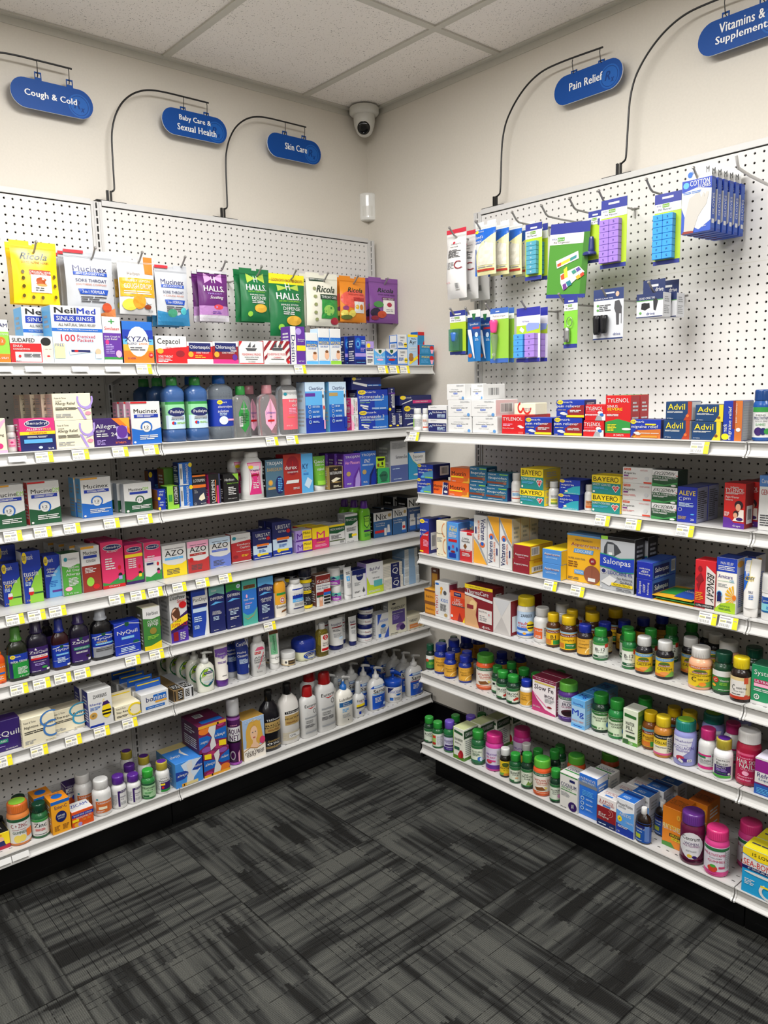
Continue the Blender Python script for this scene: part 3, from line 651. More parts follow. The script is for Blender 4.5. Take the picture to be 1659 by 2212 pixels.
def hanging_sign(side, uc, zc, lines, label, tabs):
    root = thing('hanging_sign', place(side, uc, .037, zc)); root.rotation_euler.z = ROT[side]; tag(root, label, 'sign', 'blue hanging category signs')
    W, H, T = .131, .0455, .0022; tabh = TOP+.374-zc-H
    out = []
    for cx, a0 in ((W-H, -PI/2), (-(W-H), PI/2)): out += [(cx+H*math.cos(a0+PI*i/14), H*math.sin(a0+PI*i/14)) for i in range(15)]
    b = MB(); n = len(out); f = [(x, -T, z) for x, z in out]; k = [(x, T, z) for x, z in out]
    b.face(f, M_BLUE); b.face(k[::-1], M_BLUE); b.mesh(f+k, [(i, n+i, n+(i+1) % n, (i+1) % n) for i in range(n)], M_EDGE)
    for t in tabs:                                                                # ears with a punched hole for the wire hook
        h0 = TOP+.3575-zc; h1 = TOP+.3695-zc
        b.box(t-.0105, -T*.7, H-.004, t+.0105, T*.7, h0, M_BLUE); b.box(t-.0105, -T*.7, h0, t-.008, T*.7, h1, M_BLUE); b.box(t+.008, -T*.7, h0, t+.0105, T*.7, h1, M_BLUE); b.box(t-.0105, -T*.7, h1, t+.0105, T*.7, H+tabh, M_BLUE)
    b.build('board', root)
    e = MB(); cx, cz = W-.047, -.006
    def blob(r0, m, y, ri=0):
        P = [(cx+r0*math.cos(i*PI/16), cz+r0*math.sin(i*PI/16)) for i in range(32)]
        for i in range(32):
            a, c = P[i], P[(i+1) % 32]
            if ri:
                q = [(cx+(p[0]-cx)*ri, cz+(p[1]-cz)*ri) for p in (a, c)]; e.face([(a[0], y, a[1]), (c[0], y, c[1]), (q[1][0], y, q[1][1]), (q[0][0], y, q[0][1])], m)
            else: e.face([(cx, y, cz), (a[0], y, a[1]), (c[0], y, c[1])], m)
    blob(.036, M_EMB, -T-.0002); blob(.031, M_EMB2, -T-.0004, .94)
    def text(mb, s, x, z, ww, hh, m, y, bold=1, it=0):
        V, F = string(s, bold); xs = [p[0] for p in V]; zs = [p[1] for p in V]; sx = max(xs)-min(xs); sz = max(zs)-min(zs)
        mb.mesh([(x+((p[0]-min(xs))/sx-.5)*ww+it*((p[1]-min(zs))/sz-.5)*hh, y-.00004*p[2], z+((p[1]-min(zs))/sz-.5)*hh) for p in V], F, m)
    text(e, 'R', cx-.004, cz+.003, .021, .027, M_EMB2, -T-.0005, 1, .25); text(e, 'x', cx+.011, cz-.012, .012, .013, M_EMB2, -T-.0006, 1, .2)
    e.build('emblem', root)
    l = MB()
    for s, x, z, ww, hh in lines: text(l, s, x, z, ww, hh, M_INK, -T-.0008)
    l.build('lettering', root)
sign_holder('L', 1.703, (.291, .391), 'black wire sign holder with the leftmost blue sign'); hanging_sign('L', 1.367, 2.472, [('Cough & Cold', -.006, .0, .166, .025)], 'blue oval hanging sign lettered for coughs and colds', (-.042, .058))
sign_holder('L', 1.203, (.30, .394), 'black wire sign holder with the two-line sign on the left wall'); hanging_sign('L', .857, 2.486, [('Baby Care &', .0, .016, .128, .0235), ('Sexual Health', .006, -.0145, .158, .0225)], 'blue oval hanging sign about baby care on the left wall', (-.046, .048))
sign_holder('L', .762, (.30, .394), 'black wire sign holder with the sign nearest the corner, left wall'); hanging_sign('L', .415, 2.483, [('Skin Care', .006, .004, .108, .0245)], 'blue oval hanging sign about skin care nearest the corner', (-.046, .048))
sign_holder('R', .782, (.332, .437), 'black wire sign holder with the smaller sign on the right wall'); hanging_sign('R', 1.168, 2.489, [('Pain Relief', -.006, .004, .128, .0245)], 'blue oval hanging sign about pain relief on the right wall', (-.054, .051))
sign_holder('R', 1.30, (.325, .43), 'black wire sign holder with the sign at the right edge'); hanging_sign('R', 1.677, 2.483, [('Vitamins &', -.004, .019, .128, .0255), ('Supplements', .0, -.014, .156, .027)], 'blue oval hanging sign about vitamins at the right edge', (-.052, .053))
# ================================================================ corner devices
def lathe(mb, pts, m, n=32): mb.rings([[(r*math.cos(2*PI*i/n), r*math.sin(2*PI*i/n), z) for i in range(n)] for r, z in pts], m)
t = thing('security_camera', (-.066, -.066, HC-.0062)); tag(t, 'white dome security camera on the ceiling in the corner', 'camera')
b = MB(); lathe(b, [(.060, 0), (.0635, -.004), (.0635, -.024), (.058, -.03), (.046, -.033)], M_PLAST); b.build('mount', t)
b = MB(); lathe(b, [(.046, -.03), (.046, -.05), (.043, -.075), (.036, -.092)], M_PLAST); b.build('housing', t)
b = MB(); R = .0385; rr = []
for i in range(13):
    a = -PI/2+PI*i/12; rr.append([(R*math.cos(a)*math.cos(2*PI*k/32), R*math.cos(a)*math.sin(2*PI*k/32), -.08+R*math.sin(a)) for k in range(32)])
b.rings(rr, M_PLAST); ball = b.build('ball', t)
M_GLASS = pmat('black glass', '#0a0a0c', .08)
d = Vector((-.70, -.66, -.30)).normalized(); a = d.cross(Vector((0, 0, 1))).normalized(); c2 = a.cross(d); c0 = Vector((0, 0, -.08))
b = MB(); b.rings([[tuple(c0+d*dd+(a*math.cos(2*PI*k/28)+c2*math.sin(2*PI*k/28))*r) for k in range(28)] for dd, r in ((.028, .0275), (.0375, .026), (.0395, .021), (.0402, .012))], M_GLASS); b.build('lens_window', ball)
b = MB(); b.rings([[tuple(c0+d*dd+(a*math.cos(2*PI*k/20)+c2*math.sin(2*PI*k/20))*r) for k in range(20)] for dd, r in ((.0385, .012), (.0412, .011), (.0412, .006), (.0405, .004))], M_DARK); b.build('lens', ball)
b = MB(); m_led = pmat('led window', '#dfe6ea', .2); e = c0+d*.0400-c2*.019; b.rings([[tuple(e+d*q+(a*math.cos(2*PI*k/8)+c2*math.sin(2*PI*k/8))*.0016) for k in range(8)] for q in (-.002, .0012)], m_led); b.build('indicator', ball)
t = thing('motion_sensor', (-.0003, -.0003, 2.255)); tag(t, 'glossy white rounded motion sensor in the wall corner', 'sensor')
M_GLOSS = pmat('glossy white plastic', '#e4e4e0', .12)
b = MB(); R = .047; P = [(0, 0), (0, -R)]+[(-R*math.sin(PI/2*i/12), -R*math.cos(PI/2*i/12)) for i in range(1, 13)]
b.rings([[(x*s, y*s, z) for x, y in P] for s, z in ((.84, 0), (.97, .004), (1, .012), (1, .105), (.97, .112), (.88, .116))], M_GLOSS, smooth=False); hs = b.build('housing', t)
b = MB(); P = [(-R*1.006*math.cos(PI/4+f), -R*1.006*math.sin(PI/4+f)) for f in (-.5, -.3, -.1, .1, .3, .5)]
for i in range(5): b.face([(P[i][0], P[i][1], .018), (P[i+1][0], P[i+1][1], .018), (P[i+1][0], P[i+1][1], .06), (P[i][0], P[i][1], .06)], M_PLAST)
b.build('lens_panel', hs)
# ================================================================ goods on the shelves and hooks
CAT = {'medicine_carton': 'box', 'pill_bottle': 'bottle', 'drink_bottle': 'bottle', 'oil_bottle': 'bottle', 'powder_bottle': 'bottle', 'cream_tube': 'tube', 'lotion_bottle': 'bottle', 'syrup_bottle': 'bottle', 'deodorant_stick': 'deodorant', 'spray_can': 'can', 'cream_jar': 'jar', 'swab_pack': 'swab pack', 'soap_pump_bottle': 'bottle', 'jelly_jar': 'jar', 'soap_pack': 'soap', 'soap_carton': 'soap', 'gummy_jar': 'jar', 'pad_carton': 'box', 'hair_colour_carton': 'box', 'shampoo_bottle': 'bottle', 'pump_bottle': 'bottle', 'spray_bottle': 'bottle', 'pump_jar': 'bottle', 'patch_carton': 'box', 'foil_pouch': 'pouch', 'hang_card': 'card', 'heat_wrap_carton': 'box', 'candy_bag': 'bag', 'wool_packet': 'packet', 'blister_card': 'card', 'pill_organizer_pack': 'card', 'glove_carton': 'box', 'pill_planner_pack': 'card', 'cane_tip_carton': 'box'}
WHERE = {'L1': "left wall's top shelf", 'L2': "left wall's second shelf", 'L3': "left wall's third shelf", 'L4': "left wall's fourth shelf", 'L5': "left wall's fifth shelf", 'L6': "left wall's sixth shelf", 'L7': "left wall's bottom shelf", 'R1': "right wall's top shelf", 'R2': "right wall's second shelf", 'R3': "right wall's third shelf", 'R4': "right wall's fourth shelf", 'R5': "right wall's fifth shelf", 'R6': "right wall's bottom shelf"}
A = ['r0,.55,1,.75,b;t.5,.69,.8,.07,c,Infants;t.5,.6,.86,.09,y,MYLICON;t.5,.5,.7,.05,b,GAS RELIEF;e.72,.26,.2,.12,#e0b090;e.72,.36,.15,.04,u;r0,0,1,.1,c;t.35,.13,.5,.05,w,Original',
't.4,.78,.5,.2,y,MYLICON;l0.1,0.2,0.6,0.55,4,c;e.82,.65,.14,.25,r;p M,.72,.5,.95,.5,.88,.1,.78,.1',
't.2,.83,.3,.06,d,Foster & Thrive;t.15,.72,.16,.05,d,24 HOUR;t.32,.62,.52,.13,k,Allergy Relief;l0.06,0.38,0.66,0.5,3,k;l0.06,0.1,0.5,0.26,3,s;a.84,.78,.22,.36,.05,20,-200,v;p v,.62,.5,.7,.48,.86,.02,.79,.02;p v,.76,.34,1,.56,1,.45,.86,.38;e.9,.25,.08,.07,#d58ca0',
'r0,.9,1,1,g;r0,.55,1,.9,#8fcf9c;r0,0,1,.5,C;e.5,.62,.44,.17,n;t.52,.62,.7,.14,w,Pedialyte;r.2,.38,.85,.46,s;t.52,.35,.66,.06,k,IMMUNE SUPPORT;e.28,.22,.08,.06,r;e.35,.21,.06,.05,b;l0.45,0.18,0.9,0.26,2,l',
'p M,0,0,.3,0,.4,.4,0,.7;t.45,.5,.22,.8,k,3-day cream^v;t.75,.5,.16,.6,r,TREATMENT^v',
'r.55,0,1,.7,b;e.14,.88,.13,.11,y;t.13,.88,.16,.09,n,sun;t.42,.89,.36,.1,w,mark;t.45,.67,.82,.17,w,miconazole 3;l0.06,0.45,0.9,0.55,2,C;l0.06,0.36,0.4,0.4,1,l;p w,.07,.22,.08,.3,.34,.22,.33,.14;p w,.14,.12,.15,.18,.33,.08,.32,.03;l0.45,0.05,0.95,0.14,2,C',
't.5,.6,.3,.7,w,clotri^v;e.2,.14,.2,.06,y;b.55,.2,.9,.8',
't.4,.5,.5,.3,w,antifungal;e.15,.15,.16,.16,y;l0.2,0.72,0.85,0.85,2,C',
'r.06,.05,.3,.95,w;b.1,.2,.26,.8;t.66,.5,.22,.86,w,clotrimazole^V;e.9,.88,.14,.1,y;t.42,.5,.08,.6,c,antifungal^V;r0,0,.7,.05,w',
'e.14,.88,.13,.11,y;t.13,.88,.16,.09,n,sun;t.42,.89,.36,.1,w,mark;p l,.25,0,.3,.25,.6,.5,1,.66,1,0;t.42,.57,.78,.1,w,tussin;t.3,.47,.36,.075,y,DM;l0.08,0.34,0.4,0.42,3,C;e.36,.2,.14,.05,r;p w,.22,.22,.5,.22,.47,.3,.25,.3;r.5,.17,1,.2,G;t.2,.06,.22,.03,y,120',
'r0,0,1,.5,C;r0,0,1,.18,B;t.55,.84,.76,.12,w,URISTAT;t.5,.71,.4,.06,w,ULTRA;e.82,.7,.1,.06,r;r.2,.46,.85,.53,o;r.22,.38,.75,.44,n;e.3,.16,.1,.06,y;r.35,.13,.8,.19,y;l0.3,0.24,0.7,0.34,3,b;l0.04,0.03,0.9,0.08,1,w',
"r0,.55,1,1,#58b5a8;r0,0,1,.55,#9a3aa8;p n,.5,.98,.75,.7,.5,.45,.25,.7;t.5,.66,.4,.14,w,O'Keeffe;l0.2,0.1,0.8,0.35,3,w",
'r.4,.0,.84,1,n;t.62,.4,.34,.5,w,Q^i;t.62,.82,.2,.14,w,swabs;r0,0.1,.38,0.12,s;r.86,0.1,1,0.12,s;r0,0.22,.38,0.24,s;r.86,0.22,1,0.24,s;r0,0.34,.38,0.36,s;r.86,0.34,1,0.36,s;r0,0.46,.38,0.48,s;r.86,0.46,1,0.48,s;r0,0.58,.38,0.6,s;r.86,0.58,1,0.6,s;r0,0.7,.38,0.72,s;r.86,0.7,1,0.72,s;r0,0.82,.38,0.84,s;r.86,0.82,1,0.84,s',
'r.3,0,.75,1,#8fb0d0;r0,0.1,.28,0.12,s;r.77,0.1,1,0.12,s;r0,0.22,.28,0.24,s;r.77,0.22,1,0.24,s;r0,0.34,.28,0.37,s;r.77,0.34,1,0.37,s;r0,0.46,.28,0.49,s;r.77,0.46,1,0.49,s;r0,0.58,.28,0.6,s;r.77,0.58,1,0.6,s;r0,0.7,.28,0.72,s;r.77,0.7,1,0.72,s;r0,0.82,.28,0.84,s;r.77,0.82,1,0.84,s',
'l0.2,0.45,0.5,0.55,1,d;t.7,.5,.36,.36,R,Eucerin',
'r.55,.86,1,1,P;r.42,0,.55,1,P;t.8,.93,.36,.08,w,NATROL;t.76,.6,.36,.09,P,Melatonin;t.7,.45,.2,.09,P,5mg;l0.58,0.1,0.95,0.3,3,s;l0.05,0.1,0.36,0.8,9,s',
't.5,.86,.76,.08,k,Eucerin;p r,.3,.8,.5,.76,.86,.81,.52,.79;a.75,.68,.1,.06,.02,0,360,k;r.12,.5,.95,.54,s;t.4,.43,.5,.04,d,ORIGINAL;t.38,.38,.44,.04,d,HEALING;l0.12,0.24,0.85,0.33,3,d;r.12,.08,.95,.12,s',
'r0,0,1,.66,n;r0,.66,.12,1,w;t.3,.88,.34,.1,s,HealthMart;t.6,.5,.72,.15,w,Pain Reliever PM;a.14,.32,.08,.16,.03,0,180,C;l0.5,0.1,0.95,0.36,3,C',
't.5,.52,.72,.1,k,Acetaminophen Tablets USP;t.45,.66,.4,.05,s,EXTRA STRENGTH;r.38,.36,.6,.46,#5a78c8;t.49,.41,.18,.06,w,500 mg;t.47,.27,.4,.05,s,Film Coated;e.76,.1,.09,.06,S;e.9,.12,.06,.1,#5a90c8;l0.55,0.86,0.95,0.94,2,s;|b.2,.2,.8,.8',
'p #8a1a20,.45,0,.4,.4,.7,.7,1,.72,1,0;e.14,.88,.11,.12,y;t.13,.88,.16,.09,n,sun;t.42,.89,.36,.1,w,mark;t.45,.64,.86,.2,w,pain reliever;r.38,.03,1,.15,y;l0.06,0.42,0.36,0.46,1,y;l0.5,0.3,0.95,0.46,2,w;e.25,.25,.11,.07,w;e.32,.2,.1,.06,S;t.1,.06,.12,.05,y,100',
'r0,0,1,.4,#d8d8da;r0,0,.6,.3,r;t.45,.76,.84,.24,w,TYLENOL;t.3,.54,.5,.06,M,acetaminophen;t.35,.34,.6,.1,r,RAPID RELEASE;e.75,.5,.13,.1,w;e.82,.36,.1,.1,b;p s,.5,0,.6,.3,.8,.3,.85,0',
'p #a83a20,.85,1,1,1,1,0,.7,0,.86,.4;t.42,.72,.66,.32,y,Advil;l0.06,0.4,0.7,0.5,2,w;e.85,.24,.06,.08,#d86a30;t.18,.1,.24,.05,w,24 Tablets',
'p #e0c22a,.85,1,1,1,1,0,.7,0,.86,.4;t.42,.72,.66,.32,y,Advil;l0.06,0.4,0.7,0.5,2,w;e.85,.24,.06,.08,u;t.18,.1,.24,.05,w,24 Tablets',
'p O,.6,0,1,.4,1,0;t.45,.62,.74,.28,k,Motrin;r.06,.34,.7,.44,y;e.8,.24,.14,.12,#c86a20;t.2,.1,.2,.08,w,100',
't.25,.86,.36,.12,w,MAJOR;t.5,.62,.84,.2,w,Ibuprofen;t.68,.45,.5,.06,y,Tablets 200 mg;r0,.24,.86,.38,#7a3a24;l0.1,0.08,0.8,0.14,1,w;r.6,.86,.98,.92,l;e.85,.3,.08,.1,#8a5a4a',
'r0,.6,1,1,y;t.42,.8,.74,.24,k,BAYER;a.85,.8,.08,.13,.02,0,360,k;t.35,.5,.64,.11,w,LOW DOSE;p w,.7,.42,.78,.52,.84,.46,.9,.52,.98,.42,.84,.12;p r,.73,.4,.78,.47,.84,.42,.9,.47,.95,.4,.84,.17;t.84,.36,.14,.1,w,81;l0.06,0.26,0.6,0.38,3,c;e.08,.12,.04,.06,w',
'e.14,.88,.13,.11,y;t.13,.88,.16,.09,n,sun;t.42,.89,.36,.1,w,mark;p #2a9aa8,.2,0,.4,.35,.7,.55,1,.62,1,0;t.4,.62,.62,.16,w,aspirin;l0.08,0.4,0.3,0.46,1,C;e.35,.2,.08,.06,#e8d8b0;t.6,.06,.7,.06,w,100 TABLETS 81 mg',
'r0,.6,1,1,y;t.42,.8,.74,.24,k,BAYER;a.85,.8,.08,.13,.02,0,360,k;t.35,.5,.64,.11,w,SAFETY COATED;p w,.7,.42,.78,.52,.84,.46,.9,.52,.98,.42,.84,.12;p r,.73,.4,.78,.47,.84,.42,.9,.47,.95,.4,.84,.17;t.84,.36,.14,.1,w,325;l0.06,0.26,0.6,0.38,3,c;e.08,.12,.04,.06,w',
'r.04,.8,.28,.94,#d0563a;t.16,.87,.18,.08,w,Rugby;t.24,.62,.4,.17,k,Aspirin;r.04,.42,.2,.52,#7a3a80;l0.04,0.24,0.5,0.36,2,#d08080;e.82,.36,.07,.12,S;r.72,.04,.98,.14,#d0402a;l0.6,0.8,0.95,0.9,2,#d0a0a0',
'r0,.66,1,1,w;p w,0,.66,1,.66,1,.6,.6,.64;t.48,.8,.88,.2,k,EXCEDRIN^i;t.48,.55,.92,.12,w,EXTRA STRENGTH;l0.06,0.36,0.66,0.46,2,w;p #3a8a4a,0,0,0,.2,.5,.12,1,.3,1,.2,.5,.04;e.85,.1,.1,.06,w;p r,.9,.74,1,.7,1,.64',
'p O,0,1,1,1,1,.5,.7,.62,.4,.8;p s,0,1,.35,.8,.7,.6,1,.48,1,.44,.6,.56,.2,.8,0,.94;e.35,.6,.2,.06,#d86a30;e.35,.58,.12,.04,b;t.28,.28,.36,.44,n,Voltaren^v;t.62,.3,.16,.4,#d86a30,ARTHRITIS PAIN^v;r.78,.24,.88,.38,n',
't.5,.62,.8,.2,R,Aspercreme;t.52,.66,.82,.2,w,Aspercreme;t.5,.42,.6,.1,C,LIDOCAINE',
'r0,.86,1,1,#3a8a3a;r.78,.7,.98,.95,#c83a28;t.48,.58,.62,.2,k,B-12;t.45,.4,.5,.1,k,500 mcg;r.05,.06,.3,.2,G;r.3,.06,.95,.18,G;l0.35,0.09,0.9,0.15,1,w',
'r0,.82,1,.98,#5a98c8;t.5,.9,.7,.07,w,BONE SUPPORT;e.48,.66,.3,.13,#4a6a2a;r.15,.54,.8,.64,#8a3a20;t.48,.59,.6,.08,w,Natures Blend;t.5,.4,.8,.12,k,CALCIUM;t.5,.48,.5,.05,k,OYSTER SHELL;r0,0,1,.14,#c8702a;e.5,.18,.26,.1,#e0904a;p #6aa040,.5,0,.9,.3,1,.2,1,0',
't.45,.86,.5,.05,#8a6a20,Foster Thrive;t.5,.66,.8,.12,#6a5420,Vitamin D3;l0.2,0.4,0.8,0.54,3,#8a6a20;a1,.05,.5,.36,.06,90,180,#f0d890;t.4,.08,.5,.06,#6a5420,100 tablets',
'r0,.86,1,1,#2a6a48;t.5,.93,.8,.06,w,NATURES TRUTH;t.5,.66,.86,.1,#b8402a,VITAMIN D3;t.5,.54,.7,.08,#b8402a,GUMMIES;l0.2,0.44,0.8,0.48,1,#d08060;p #7a4a22,.1,.3,.5,.36,.7,.2,.2,.16;p #e8d060,.6,.38,.8,.3,.66,.24;r0,0,1,.12,#d8602a;l0.15,0.05,0.85,0.08,1,w',
'r0,.84,1,1,#2a6a3a;p #2a6a3a,0,.84,.2,.8,.8,.8,1,.84;t.45,.6,.72,.16,k,IRON;t.5,.44,.5,.08,d,mg;r0,0,.4,.1,#2a6a3a;e.75,.26,.13,.1,#b02a20;e.6,.2,.1,.08,#b02a20',
'r0,.86,1,1,#2a3488;r.28,.925,.7,.955,w;r0,.74,1,.86,#e2e2e4;e.16,.83,.12,.022,w;t.17,.83,.18,.025,#3a3f88,ezy;r.3,.805,.56,.855,#6a9a2a;t.43,.83,.22,.022,w,dose;t.4,.78,.5,.03,d,Pill Planner;r0,0,1,.06,#2a3488']
